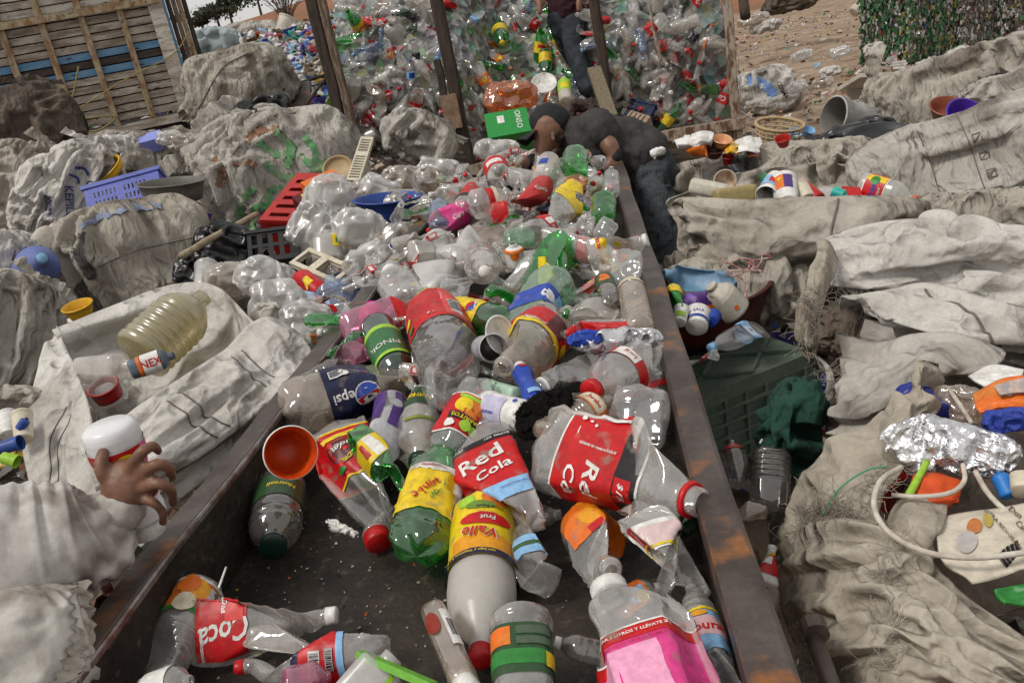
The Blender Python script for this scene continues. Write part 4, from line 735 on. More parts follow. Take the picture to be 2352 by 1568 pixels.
# near end
H('soda_bottle', 'orange soda bottle with fruit wrapper by the trough wall', 466, 1344, 338, 1590, 112, PCLR, 'water', z0=.86, z1=.82, ribs=(.46, .72, 5, .09), decals=[('band', .08, .40, ORG), ('band', .35, .40, GRN), ('band', .08, .105, WHT), ('rect', -75, -20, .13, .30, WHT), (T, 'Tres', -48, .21, .020, NAV, -62), ('disc', 10, .2, .025, mat('print_amber', 'e29a1c', .4)), ('disc', 22, .33, .02, CRM), ('disc', 30, .16, .02, ORG)], seed=1, dents=1)
H('soda_bottle', 'flattened cola bottle with red wrapper flap and white cap', 424, 1452, 770, 1412, 128, PCLR, z0=.84, z1=.83, cap='white', seed=211, dents=5, fl=.35, decals=[('rect', -150, 60, .10, .44, RED), (T, 'Coca', 5, .29, .045, WHT, -80, .2), (T, 'Coca Cola', -70, .30, .02, WHT, 0, .2), ('rect', -40, -10, .30, .42, mat('print_light_red', 'd8423c', .4)), (T, 'retornable', 35, .15, .010, WHT, 0), ('rect', 60, 130, .45, .7, CRM)])
H('soda_bottle', 'flattened clear bottle pressed under the white capped one', 560, 1478, 850, 1462, 62, PDUS, z0=.82, z1=.81, seed=223, dents=5, fl=.5, ring='white')
H('soda_bottle', 'small clear cola bottle with bar code wrapper and red cap', 896, 1484, 546, 1532, 108, PCLR, z0=.82, z1=.825, cap='red', seed=232, dents=3, fl=.85, decals=[('band', .27, .60, RED), ('band', .56, .605, NAV), ('band', .27, .315, LBLU), ('rect', -32, 12, .42, .49, WHT), ('bars', -30, 8, .425, .485, BLK, 14), ('rect', -32, 14, .335, .385, SIL), ('bars', -28, 10, .34, .38, BLK, 9)])
H('soda_bottle', 'reddish clear bottle end at the lower edge', 650, 1580, 760, 1550, 86, PPNK, z0=.84, z1=.83, seed=233, dents=3)
H('sauce_bottle', 'flat clear sauce bottle stained red with wide white cap', 998, 1408, 1086, 1612, 92, PBRN, 'tall', z0=.86, z1=.88, cap='white', capr=.72, capt=(.80, .95), sq=3.2, sqy=.7, decals=[('rect', -110, -60, .15, .45, RED), ('rect', -55, -20, .18, .60, WHT), ('bars', -50, -30, .3, .5, BLK, 6), ('disc', 20, .3, .015, mat('print_brick', '8a2a18', .5), .03)])
H('water_jug', 'clear handled jar with green vegetable wrapper cut by the lower edge', 1206, 1660, 1196, 1424, 146, PCLR, 'tub', z0=.86, z1=.90, sq=3.2, decals=[('band', .30, .78, DKGR), ('band', .38, .52, GRN), ('rect', -62, -20, .56, .74, ORG), ('rect', -10, 50, .66, .74, mat('print_grey_green', '4a5a48', .5)), ('rect', -10, 50, .56, .63, mat('print_grey_green', '4a5a48', .5)), ('rect', 40, 62, .36, .5, YEL)], cat='jar')
H('soda_bottle', 'bottle neck with white cap poking from under the raspberry bottle', 1430, 1512, 1274, 1474, 60, PSMK, z0=.84, z1=.87, cap='white', capr=.5, capt=(.90, 1.0))
H('soda_bottle', 'big crushed raspberry soda bottle with pink wrapper and white cap', 1560, 1800, 1396, 1346, 300, PCLR, z0=.90, z1=.93, cap='white', seed=245, dents=4, fl=.36, capr=.33, capt=(.93, 1.0), decals=[('band', .06, .645, PNK), ('rect', -70, 20, .10, .55, mat('print_pale_pink', 'e8a0c0', .4)), ('band', .585, .645, RED), ('band', .640, .649, WHT), (T, 'PAGA 3 LITROS Y LLÉVATE 300', 6, .613, .0068, WHT), (T, 'GRATIS', -62, .613, .0068, WHT), (T, 'REFRESCO SABOR DE FRAMBUESA', 8, .565, .0050, RED)])
H('water_bottle', 'clear water bottle with pale blue and pink wrapper beside the right rail', 1672, 1640, 1584, 1336, 86, PCLR, 'water', z0=.85, z1=.85, seed=5, dents=2, ribs=(.62, .8, 3, .06), decals=[('band', .34, .66, LBLU), ('band', .44, .58, mat('print_blush', 'e0b4b8', .4)), ('band', .63, .66, YEL), (T, 'e pura', 0, .50, .022, RED), ('disc', 0, .60, .012, mat('print_amber', 'e29a1c', .4), .006)])
H('soda_bottle', 'long flattened cola bottle with white nutrition side and red cap', 1464, 1180, 1574, 1456, 138, PCLR, z0=.93, z1=.87, cap='red', seed=253, dents=5, fl=.4, decals=[('band', .16, .40, WHT), ('rect', -70, 10, .20, .36, mat('print_tiny_text', 'd2b8b6', .5)), ('rect', 18, 95, .16, .40, RED), ('band', .365, .385, YEL), (T, 'Coca', 55, .28, .022, WHT, 60, .2), ('disc', -72, .3, .012, BLK, .007)])
H('juice_bottle', 'small juice bottle with orange and blue fruit wrapper', 1410, 1400, 1512, 1344, 66, PCLR, z0=.82, z1=.82, decals=[('band', .15, .65, ORG), ('rect', -40, 30, .2, .6, LBLU), (T, 'Art', -5, .3, .02, RED, -90), ('disc', 10, .5, .012, YEL)], seed=3, dents=2)
H('soda_bottle', 'squat crushed orange soda bottle with open mouth facing the viewer', 1352, 1206, 1406, 1312, 146, PCLR, z0=.80, z1=.90, seed=265, dents=3, k=1.0, ring=PCLR, decals=[('rect', -150, 60, .12, .5, ORG), ('disc', -20, .34, .035, mat('print_amber', 'e29a1c', .4)), ('rect', -40, 10, .44, .5, RED), (T, '2.3 L', -12, .18, .016, YEL, 180)])
H('water_bottle', 'crumpled clear bottle with landscape wrapper beside the citrus bottle', 1254, 1392, 1226, 1180, 112, PCL2, 'short', z0=.83, z1=.84, seed=276, dents=7, fl=.65, decals=[('rect', -60, 75, .42, .62, LBLU), ('rect', -60, 75, .50, .545, mat('print_hill_green', '3a5a34', .5)), ('rect', 30, 70, .43, .49, WHT)])
H('soda_bottle', 'dark green bottle base in the shade under the right rail', 1566, 1204, 1540, 1130, 84, PDGR, z0=.88, z1=.84, seed=6)
H('soda_bottle', 'narrow crushed clear bottle alongside the three litre bottle', 992, 966, 950, 784, 60, PCL2, z0=.97, z1=.97, seed=287, dents=7, fl=.45, crk=.05, decals=[('rect', -60, 30, .72, .86, BLK)])
H('soda_bottle', 'ribbed grey bottle behind the navy wrapper', 692, 896, 800, 832, 62, PSMK, 'water', z0=.92, z1=.93, ribs=(.1, .6, 8, .06), seed=8, dents=3)
H('soda_bottle', 'clear bottle under the tomato wrapper and the can', 1040, 1110, 930, 990, 90, PDUS, z0=.85, z1=.86, seed=9, dents=5, fl=.6)
H('soda_bottle', 'clear bottle lying under the snowy red wrapper', 1100, 1200, 1290, 1180, 90, PCLR, z0=.82, z1=.82, seed=13, dents=6, fl=.6)
H('soda_bottle', 'clear bottle pressed under the black cloth', 1300, 900, 1420, 960, 84, PCLR, z0=.9, z1=.9, seed=17, dents=5)
H('soda_bottle', 'clear bottle behind the red cap bottle by the rail', 1520, 900, 1500, 780, 70, PCLR, z0=.9, z1=.93, seed=37, dents=5)
H('soda_bottle', 'narrow crushed bottle behind the water bottle at the near rail', 1600, 1390, 1530, 1190, 84, PCLR, z0=.82, z1=.86, seed=38, dents=6)
# ------------------------------------------------------------------ woven sacks and loose canvas
def sackmat(n, c, c2, c3, **k): return mat(n, c, .8, c2=c2, ns=4.5, lo=.36, hi=.64, c3=c3, ns3=3.4, lo3=.53, hi3=.68, bs=70, bst=.5, bd=.004, spec=.2, weave=330, c3d=9, trans=.06, crease=1.0, fleck=.10, fs=110, **k)
SKW = sackmat('white_woven_sack', (.64, .615, .575), (.52, .49, .445), (.28, .252, .22))
SKG = sackmat('grey_woven_sack', (.50, .47, .425), (.375, .345, .30), (.18, .158, .133))
SKB = sackmat('beige_woven_sack', (.47, .43, .37), (.345, .307, .256), (.155, .13, .104))
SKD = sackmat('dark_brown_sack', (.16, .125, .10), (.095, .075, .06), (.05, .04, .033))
BUR = sackmat('burlap', (.47, .42, .345), (.34, .295, .235), (.20, .165, .13))
PLEAT = {}
for n_, a_ in (('white_woven_sack', ((.64, .615, .575), (.52, .49, .445), (.28, .252, .22))), ('grey_woven_sack', ((.50, .47, .425), (.375, .345, .30), (.18, .158, .133))), ('beige_woven_sack', ((.47, .43, .37), (.345, .307, .256), (.155, .13, .104))), ('dark_brown_sack', ((.16, .125, .10), (.095, .075, .06), (.05, .04, .033)))): PLEAT[n_] = sackmat('pleated_'+n_, *a_, cst3=(1.9, .42, 1.3))
SEAM = mat('sack_seam_thread', (.16, .14, .12), .9)
# slack cloth that buckles
def relax(P, wrap, eu, ev, it=150, ka=.015, kb=.25, seed=0, amp=.35, pin=0.0, ks=.6):
    """let a sheet with slack in it (eu, ev > 1) buckle into folds while it clings to its resting shape"""
    nv, nu, _ = P.shape; P = P.copy()
    def diff(A, di, dj):
        if wrap: B = np.roll(A, -dj, 1)
        else: B = A[:, dj:] if dj else A
        if not wrap and dj: A = A[:, :A.shape[1]-dj]
        return (B[di:]-A[:A.shape[0]-di]) if di else (B-A)
    def diffd(A):                      # other diagonal
        if wrap: B = np.roll(A, 1, 1); return B[1:]-A[:-1]
        return A[1:, :-1]-A[:-1, 1:]
    def nrm(d): return np.sqrt((d*d).sum(-1, keepdims=True))+1e-9
    eu = np.broadcast_to(np.asarray(eu, float), (nv, nu))[..., None]; ev = np.broadcast_to(np.asarray(ev, float), (nv, nu))[..., None]
    sets = []
    for di, dj, k, e in ((0, 1, 1, eu), (1, 0, 1, ev), (1, 1, ks, (eu+ev)/2), (0, 2, kb, eu), (2, 0, kb, ev), (0, 4, kb*.5, eu), (4, 0, kb*.5, ev)):
        if di >= nv or dj >= nu: continue
        d = diff(P, di, dj); ee = e[:nv-di]; ee = ee if wrap else ee[:, :nu-dj]; f = 1.0 if max(di, dj) == 1 else (.985 if max(di, dj) == 2 else .965); sets.append((di, dj, k, nrm(d)*(1+(ee-1)*(1 if max(di, dj) == 1 else .75 if max(di, dj) == 2 else .5))))
    dd = diffd(P); re = nrm(dd)*(((eu+ev)/2)[1:] if wrap else ((eu+ev)/2)[1:, 1:])
    dx = (np.roll(P, -1, 1)-np.roll(P, 1, 1)) if wrap else np.gradient(P, axis=1); dy = np.gradient(P, axis=0); N = np.cross(dx, dy); N /= nrm(N)
    h = float(np.median(nrm(dx))/2); P0 = P.copy(); g = np.random.default_rng(seed)
    i, j = np.meshgrid(np.arange(nu), np.arange(nv)); ph = 2*math.pi*i/nu
    q = np.stack([np.cos(ph)*nu/2/math.pi, np.sin(ph)*nu/2/math.pi, j*1.0], -1).reshape(-1, 3)/5 if wrap else np.stack([i/5, j/5, i*0], -1).reshape(-1, 3)
    P += N*(fbm(q, 3, seed)*amp*h*2).reshape(nv, nu, 1)
    mask = np.ones((nv, nu, 1))
    for n in range(it):
        C = np.zeros_like(P)
        for di, dj, k, r in sets:
            d = diff(P, di, dj); l = nrm(d); c = d*((l-r)/l*(.5*k))
            if max(di, dj) > 1: c = c*(l < r)      # bending only resists being folded up
            if wrap:
                if di: C[:-di] += c; C[di:] -= np.roll(c, dj, 1)
                else: C += c; C -= np.roll(c, dj, 1)
            else:
                C[:nv-di, :nu-dj] += c; C[di:, dj:] -= c
        d = diffd(P); l = nrm(d); c = d*((l-re)/l*(.5*ks))
        if wrap: C[:-1] += c; C[1:] -= np.roll(c, -1, 1)
        else: C[:-1, 1:] += c; C[1:, :-1] -= c
        P += C*.42+ka*(P0-P)
        if pin: P[0] += pin*(P0[0]-P[0]); P[-1] += pin*(P0[-1]-P[-1])
    return P
def upsample(C, nv, nu, wrap, st=3):
    if wrap: C = np.concatenate([C[:, -2:], C, C[:, :3]], 1)
    m = C.shape[1]
    def cr(A, t):                       # Catmull-Rom along axis 0 at positions t
        n = len(A); i = np.clip(np.floor(t).astype(int), 0, n-2); f = (t-i)[:, None, None]; a, b, c, d = A[np.clip(i-1, 0, n-1)], A[i], A[i+1], A[np.clip(i+2, 0, n-1)]
        return .5*(2*b+(c-a)*f+(2*a-5*b+4*c-d)*f**2+(3*b-a-3*c+d)*f**3)
    A = cr(C, np.arange(nv)/float(st)); t = np.arange(nu)/float(st)+(2 if wrap else 0)
    return cr(A.transpose(1, 0, 2), t).transpose(1, 0, 2)
def drape(P, wrap, eu, ev, seed=0, levels=((3, 1.0, 90, .012, .12), (1, .45, 70, .02, .3)), pin=0.0):
    """slack cloth: large folds on a coarse net first, small creases after; levels = (stride, share of slack, steps, cling, stiffness)"""
    nv, nu, _ = P.shape; E = lambda e, s: 1+(np.asarray(e)-1)*s
    for k, (st, sl, it, ka, kb) in enumerate(levels):
        sub = lambda e: e if np.ndim(e) == 0 else e[::st, ::st]
        C0 = P[::st, ::st]; C = relax(C0, wrap, sub(E(eu, sl)), sub(E(ev, sl)), it, ka, kb, seed+3*k, .5 if st > 1 else .3, pin)
        P = C if st == 1 else P+upsample(C-C0, nv, nu, wrap, st)
    return P

def lap(P, wrap, n):
    Q = P.copy()
    for _ in range(n):
        A = np.roll(Q, 1, 1) if wrap else np.concatenate([Q[:, :1], Q[:, :-1]], 1); B = np.roll(Q, -1, 1) if wrap else np.concatenate([Q[:, 1:], Q[:, -1:]], 1)
        Q = .5*Q+.125*(A+B+np.concatenate([Q[:1], Q[:-1]], 0)+np.concatenate([Q[1:], Q[-1:]], 0))
    return Q
def facet(P, seed, n, c0, c1, k=.9):    # stuffed with hard things: flat, angular sides
    g = np.random.default_rng(seed); S = P.reshape(-1, 3)
    for _ in range(n):
        d = unit(g.normal(size=3)); h = (S @ d).max()*g.uniform(c0, c1); t = S @ d-h; S = S-np.outer(np.where(t > 0, t, 0)*k, d)
    return S.reshape(P.shape)
def wrinkle(P, amp, f, seed, st=(1, 1, 1)):
    Q = P*np.array(st)*f; Q = Q+.55*np.stack([fbm(Q*.7+3, 2, seed+1), fbm(Q*.7+9, 2, seed+2), fbm(Q*.7+17, 2, seed+3)], 1)
    return amp*(.62*(ridge(Q, 2, seed)-.3)+.55*fbm(Q*.6, 2, seed+7)+.22*(ridge(Q*2.7, 2, seed+11)-.3))
class Sack:
    """closed, stuffed bag; local x right, y up, z toward the viewer"""
    def __init__(s, name, label, u, v, d, w_, h_, th=.8, rot=0, m=None, seed=0, wr=.035, f=4.0, e=.75, st=(1, 1, 1), cat='sack', group=None, n=84, sag=.12, taper=0.0, us=1.0):
        p = at(u, v, d); zc = unit(CAM-p); a = R(rot); up = IU*math.cos(a)+IR*math.sin(a); x = unit(np.cross(up, zc)); y = np.cross(zc, x)
        W, Hh = w_*d/FPX/2, h_*d/FPX/2; s.dim = (W, Hh, (W+Hh)/2*th)
        n = 126 if max(w_, h_) > 200 else (84 if max(w_, h_) > 110 else 54); nr = {126: 76, 84: 52, 54: 34}[n]
        th_ = np.linspace(0, 2*math.pi, n, endpoint=False)-.5*math.pi; ph = np.linspace(-math.pi/2+.04, math.pi/2-.04, nr); PH, TH = np.meshgrid(ph, th_, indexing='ij')
        sg = lambda c, q: np.sign(c)*np.abs(c)**q
        P = np.stack([sg(np.cos(PH), e)*sg(np.cos(TH), e)*W, sg(np.sin(PH), e)*Hh, -sg(np.cos(PH), e)*sg(np.sin(TH), e)*s.dim[2]], -1)
        fy = (P[..., 1:2]/Hh); P = P*np.concatenate([1-taper*np.clip(fy, 0, 1)**2+sag*np.clip(-fy, 0, 1)*.6, np.ones_like(fy), 1-taper*np.clip(fy, 0, 1)**2], -1)
        sc_ = (W+Hh); q = P.reshape(-1, 3)/sc_; P = P*(1+.11*fbm(q*2.0+seed*1.7, 2, seed+5).reshape(nr, n, 1))
        g = random.Random(seed*7+1); ax = g.uniform(.2, .45)+.15*(st[1]-st[0])/max(st); sl = min(wr, .05)*5.2
        nz = lambda o_: np.clip(fbm(q*3.0+o_, 2, seed+o_).reshape(nr, n)+.55, 0, 1.3)
        P = facet(P, seed, 5, .86, .97); P = drape(P, True, 1+sl*(1-ax)*2*nz(3), 1+sl*ax*2*nz(9), seed, ((3, .8, 90, .014, .1), (1, .7, 70, .02, .14))); P = (P+us*(P-lap(P, True, 8))).reshape(-1, 3)
        ph = ph
        s.P = P; s.root = thing(name, label, cat, MX(p, x, y, zc), group)
        m = m or SKG; m = PLEAT.get(m.name, m); s.m = m; s.bag = ob('bag', mesh('bag', P, gridF(n, len(ph), True), m), s.root)
        s.front = P[P[:, 2] > -.1*s.dim[2]]
    def proj(s, X, Y, off=.012):
        q = np.stack([X, Y], 1); out = np.zeros((len(q), 3))
        for i in range(0, len(q), 256):
            d = ((q[i:i+256, None]-s.front[None, :, :2])**2).sum(2); j = np.argsort(d, 1)[:, :4]; wt = 1/(np.take_along_axis(d, j, 1)+1e-6); wt /= wt.sum(1, keepdims=True)
            out[i:i+256, :2] = q[i:i+256]; out[i:i+256, 2] = (s.front[j][:, :, 2]*wt).sum(1)+off
        return out
    def hem(s, ang=90, w_=.6, h_=.16, m=None, seed=0, nm='open_mouth'):
        """gathered, loose mouth of the bag standing off in direction ang (degrees in the x-y plane)"""
        a = R(ang); d = np.array([math.cos(a), math.sin(a), 0]); t = np.array([-d[1], d[0], 0]); W, Hh, Dz = s.dim
        q = s.P @ d; r0 = float(np.quantile(q, .985)); c = s.P[q > r0].mean(0); L = (abs(t[0])*W+abs(t[1])*Hh)*w_; nu, nv = 54, 12; X, Y = np.meshgrid(np.linspace(-1, 1, nu), np.linspace(0, 1, nv)); g = np.random.default_rng(seed+int(L*999))
        ph = g.uniform(0, 6.28, 3); hh = (W+Hh)*h_; am = hh*(.10+.42*Y)
        z = am*(np.sin(X*9+ph[0]+.6*Y)+.6*np.sin(X*19+ph[1])+.35*np.sin(X*37+ph[2]))*.5; y = -.35*hh+Y*hh*(1.15+.35*np.sin(X*4+ph[1])+.12*np.sin(X*23+ph[0]))
        P = c+t*(X*L*(1-.12*Y))[..., None]+d*y[..., None]+np.array([0, 0, 1.0])*(z+.05*hh)[..., None]
        P = np.concatenate([P, (P-np.array([0, 0, .004]))[::-1]], 0); ob(nm, mesh(nm, P.reshape(-1, 3), gridF(nu, 2*nv), m or s.m), s.root)
        return s
    def text(s, st, fx, fy, h, m, rot=0, nm='lettering'):
        V, F = glyphs(st, .01); a = R(rot); X, Y = V[:, 0]*h, V[:, 1]*h; ob(nm, mesh(nm, s.proj(fx*s.dim[0]+X*math.cos(a)-Y*math.sin(a), fy*s.dim[1]+X*math.sin(a)+Y*math.cos(a)), F, m, False), s.root)
    def stroke(s, pts, r, m, nm='paint_mark', off=.012, n=24, flat=True):
        P = spline([(a*s.dim[0], b*s.dim[1], 0) for a, b in pts], n); t = np.gradient(P[:, :2], axis=0); t /= np.linalg.norm(t, axis=1)[:, None]+1e-9; nn = np.stack([-t[:, 1], t[:, 0]], 1)
        r_ = r*(1+.35*np.sin(np.arange(n)*1.7)); A, B_ = P[:, :2]+nn*r_[:, None], P[:, :2]-nn*r_[:, None]; Q = np.concatenate([A, P[:, :2], B_]); V = s.proj(Q[:, 0], Q[:, 1], off); ob(nm, mesh(nm, V, gridF(n, 3), m), s.root)
    def tube(s, pts, r, m, nm='seam', n=40):
        P = spline([(a*s.dim[0], b*s.dim[1], 0) for a, b in pts], n); V, F = tubeVF(s.proj(P[:, 0], P[:, 1], .008), r, 5); ob(nm, mesh(nm, V, F, m), s.root)
def interp_grid(C, nu, nv):
    C = np.asarray(C, float); rows = np.stack([spline(r, nu) for r in C]); return np.stack([spline(rows[:, i], nv) for i in range(nu)], 1)    # nv,nu,3
class Cloth:
    def __init__(s, C, nu=64, nv=48, wr=.012, f=7, seed=0, st=(1, 1, 1), th=.006, flip=False, rag=0.0):
        W = np.array([[at(*c) for c in r] for r in C]); P = interp_grid(W, nu, nv); s.nu, s.nv = nu, nv
        if rag:                                    # uneven torn lower edge
            k = np.linspace(0, 1, nv)[:, None, None]**3; j = np.random.default_rng(seed).normal(0, rag, (1, nu, 1)); P = P+(P[-1:]-P[-2:-1])*j*k*6
        dx = np.gradient(P, axis=1); dy = np.gradient(P, axis=0); N = np.cross(dx, dy); N /= np.linalg.norm(N, axis=2, keepdims=True)+1e-9
        if np.mean(np.sum(N*(CAM-P), 2)) < 0: N = -N; s.rev = True
        else: s.rev = False
        q = P.reshape(-1, 3)*f*.55; nz = lambda o_: np.clip(fbm(q+o_, 2, seed+o_).reshape(nv, nu)+.35, 0, 1.2); sl = wr*7.0; ax = .82 if seed % 2 else .25
        P = drape(P, False, 1+sl*2*(1-ax)*nz(2), 1+sl*2*ax*nz(8), seed, ((6, 1.0, 80, .005, .08), (3, .6, 70, .012, .12), (1, .4, 50, .03, .2)), .25); P = P+(P-lap(P, False, 8))
        dx = np.gradient(P, axis=1); dy = np.gradient(P, axis=0); N = np.cross(dx, dy)*(-1 if s.rev else 1); N /= np.linalg.norm(N, axis=2, keepdims=True)+1e-9; s.P, s.N, s.th = P, N, th
    def mesh(s, name, m):
        A = s.P.reshape(-1, 3); B_ = (s.P-s.N*s.th).reshape(-1, 3); n = len(A); F = gridF(s.nu, s.nv)
        if s.rev: F = F[:, ::-1]
        G = (F+n)[:, ::-1]; nu, nv = s.nu, s.nv; e = np.concatenate([np.arange(nu), np.arange(1, nv)*nu+nu-1, (nv-1)*nu+np.arange(nu-2, -1, -1), np.arange(nv-2, 0, -1)*nu]); e2 = np.roll(e, -1)
        return mesh(name, np.vstack([A, B_]), np.vstack([F, G, np.stack([e, e2, e2+n, e+n], 1)]), m)
    def on(s, a, b, off=.003):             # a,b in 0..1 across and down
        a = np.clip(np.asarray(a, float), 0, .999)*(s.nu-1); b = np.clip(np.asarray(b, float), 0, .999)*(s.nv-1); i, j = a.astype(int), b.astype(int); fa, fb = (a-i)[:, None], (b-j)[:, None]
        L = lambda X: (X[j, i]*(1-fa)+X[j, i+1]*fa)*(1-fb)+(X[j+1, i]*(1-fa)+X[j+1, i+1]*fa)*fb
        return L(s.P)+L(s.N)*off
    def tube(s, pts, r, m, nm, root, n=40):
        q = spline([(a, b, 0) for a, b in pts], n); V, F = tubeVF(s.on(q[:, 0], q[:, 1], r*.5), r, 5); return ob(nm, mesh(nm, V, F, m), root)
    def text(s, st, a, b, ha, hb, m, nm, root, rot=0):
        V, F = glyphs(st, .01); c, q = math.cos(R(rot)), math.sin(R(rot)); X, Y = V[:, 0]*c-V[:, 1]*q, V[:, 0]*q+V[:, 1]*c; return ob(nm, mesh(nm, s.on(a+X*ha, b-Y*hb), F, m, False), root)
def cloth(name, label, parts, m, cat='sack', group=None):
    """parts: list of (part name, control grid, options)"""
    cs = []; p0 = np.mean([at(*c) for c in parts[0][1][-1]], axis=0); root = thing(name, label, cat, Matrix.Translation(p0), group)
    for nm, C, o in parts:
        o = dict(o); mm = o.pop('m', m); c = Cloth(C, **o); q = ob(nm, c.mesh(nm, mm), root); q.matrix_parent_inverse = Matrix.Translation(-Vector(p0)); cs.append(c)
    return root, cs
def fringe(c, root, p0, edge, n, ln, r, m, seed, nm='frayed_threads'):
    """loose threads along an edge or over a strip of a cloth: edge = (a0,b0,a1,b1)"""
    g = np.random.default_rng(seed); V, F = [], []; k = 0
    for i in range(n):
        t = g.random(); a = edge[0]+(edge[2]-edge[0])*t+g.normal(0, .03); b = edge[1]+(edge[3]-edge[1])*t+g.normal(0, .03); p = c.on([a], [b], .002)[0]
        nn = unit(CAM-p); d = unit(g.normal(size=3)); P = [p]
        for j in range(5): d = unit(d+g.normal(0, .7, 3)); d = unit(d-nn*np.dot(d, nn)*.75); P.append(P[-1]+d*ln*g.uniform(.08, .26)+nn*.0008)
        v, f = tubeVF(spline(P, 8), r, 3, False); V.append(v); F += [tuple(x+k for x in q) for q in f]; k += len(v)
    o = ob(nm, mesh(nm, np.vstack(V), F, m), root); o.matrix_parent_inverse = root.matrix_world.inverted(); return kind(o, 'stuff')
INKB = mat('blue_ink', (.03, .05, .20), .8); GPNT = mat('green_spray_paint', (.11, .30, .12), .8, c2=(.30, .36, .24), ns=9, lo=.45, hi=.65)
STRP = mat('brown_strap', (.25, .13, .08), .8); DSTR = mat('dark_sack_stripe', (.075, .068, .062), .85)
# left side, back to front
k = Sack('stuffed_sack', 'ball shaped beige sack bulging beside the truck corner', 548, 205, 9.0, 236, 186, .9, -14, SKB, 3, .03, 5, st=(2.2, .8, 1))
k.hem(200, .35, .10)
k.tube([(-.8, -.3), (-.2, .5), (.3, .75)], .006, SEAM)
k = Sack('stuffed_sack', 'low beige sack under the ball shaped one', 540, 310, 8.6, 150, 84, .8, -12, SKB, 5, .05, 5)
k.hem(180, 0.5, 0.12)
Sack('tarp_bundle', 'pale blue grey tarpaulin bundle on the littered slope by the truck', 492, 96, 14, 96, 60, .9, -14, mat('pale_blue_tarp', (.36, .42, .43), .7, c2=(.27, .31, .32), ns=3, bs=10, bst=.4), 6, .05, 5, cat='bundle')
Sack('stuffed_sack', 'grey sack lying high on the littered slope', 585, 70, 16, 110, 36, .9, -10, SKG, 16, .05, 5)
k = Sack('dark_bale', 'dark brown woven bale below the truck planks', 52, 292, 6.6, 250, 190, .9, -18, SKD, 7, .03, 6, st=(1, 3, 1), cat='bale')
k.hem(80, 0.5, 0.06)
k = Sack('torn_sack', 'crumpled beige sack with a torn mouth at the edge of the view', 58, 452, 5.9, 190, 240, .8, 10, SKB, 11, .06, 4)
k.hem(75, 0.6, 0.07)
k = Sack('lettered_sack', 'white sack with blue handwriting sagging against its neighbour', 160, 452, 5.5, 170, 250, .7, 28, SKW, 13, .045, 4.5)
k.hem(100, 0.7, 0.07)
k.text('KEPILLO', .1, -.15, .07, INKB, -62); k.text('CHO', .35, .25, .06, INKB, -62); k.text('20082', -.35, -.30, .05, INKB, -62); k.stroke([(-.2, .5), (0, .56), (.15, .48)], .008, INKB, 'ink_mark'); k.stroke([(-.25, .35), (-.05, .36), (.05, .28)], .007, INKB, 'ink_mark')
k = Sack('stuffed_sack', 'beige sack topped with white scraps in front of the truck wheels', 350, 372, 6.7, 262, 130, .8, -8, SKB, 17, .045, 4.5)
k = Sack('marked_sack', 'huge sack with green spray paint and brown straps', 640, 392, 6.5, 350, 268, .85, -24, SKG, 19, .035, 4, st=(1, 1.8, 1), e=.62)
k.hem(115, 0.6, 0.1)
for q in (((-.75, -.55), (-.5, -.2), (-.35, -.1)), ((-.6, -.7), (-.45, -.4), (-.2, -.5)), ((-.1, .55), (.1, .2), (.3, .3)), ((.15, .6), (.25, .25), (.1, .0)), ((-.35, -.6), (-.2, -.25), (0, -.3)), ((.3, .1), (.45, -.2), (.6, -.1)), ((-.1, .2), (0, -.1), (.2, -.2)), ((.45, .35), (.5, .05), (.35, -.25))): k.stroke(q, .024, GPNT)
k.stroke([(-.72, .1), (-.62, .3), (-.66, .55)], .026, STRP, 'strap'); k.stroke([(-.22, .62), (.0, .68), (.2, .6)], .026, STRP, 'strap'); k.stroke([(-.45, .35), (-.3, .3), (-.22, .18)], .022, STRP, 'strap'); k.tube([(-.9, -.1), (-.4, .5), (.1, .8), (.5, .75)], .006, SEAM)
k = Sack('cloth_bundle', 'grey knotted cloth bundle hanging by the cage post', 972, 320, 7.3, 152, 122, .8, 20, SKG, 23, .06, 5, st=(1.6, 1, 1), cat='bundle')
k.hem(10, 0.5, 0.16)
k = Sack('striped_sack', 'plump beige sack with dark triple stripes along one side', 318, 602, 4.6, 350, 272, .75, -22, SKB, 29, .026, 5, st=(2.4, .9, 1), e=.66)
for o in (0, .055, .11): k.stroke([(-.80+o, -.85), (-.70+o, -.45), (-.78+o, -.12), (-.62+o, .02), (-.66+o, .35), (-.55+o, .68)], .008, DSTR, 'stripe', n=50)
k.stroke([(-.5, .8), (0, .86), (.5, .78)], .02, mat('faded_blue_band', (.22, .26, .36), .8), 'hem_band'); k.tube([(-.5, .1), (0, .18), (.7, .12)], .003, SEAM)
k = Sack('stuffed_sack', 'large grey sack cut by the edge above the white open sack', 16, 772, 3.1, 210, 300, .8, 8, SKG, 31, .04, 4)
k.hem(60, 0.5, 0.08)
k = Sack('stuffed_sack', 'pale crumpled sack behind the blue water bottle', 8, 600, 4.1, 130, 130, .8, 0, SKW, 33, .06, 5)
k.hem(140, 0.6, 0.08)
Sack('folded_canvas', 'folded beige canvas wedged below the large grey sack', 14, 915, 2.45, 150, 62, .8, 4, SKB, 37, .06, 5, st=(.6, 3, 1), cat='canvas')
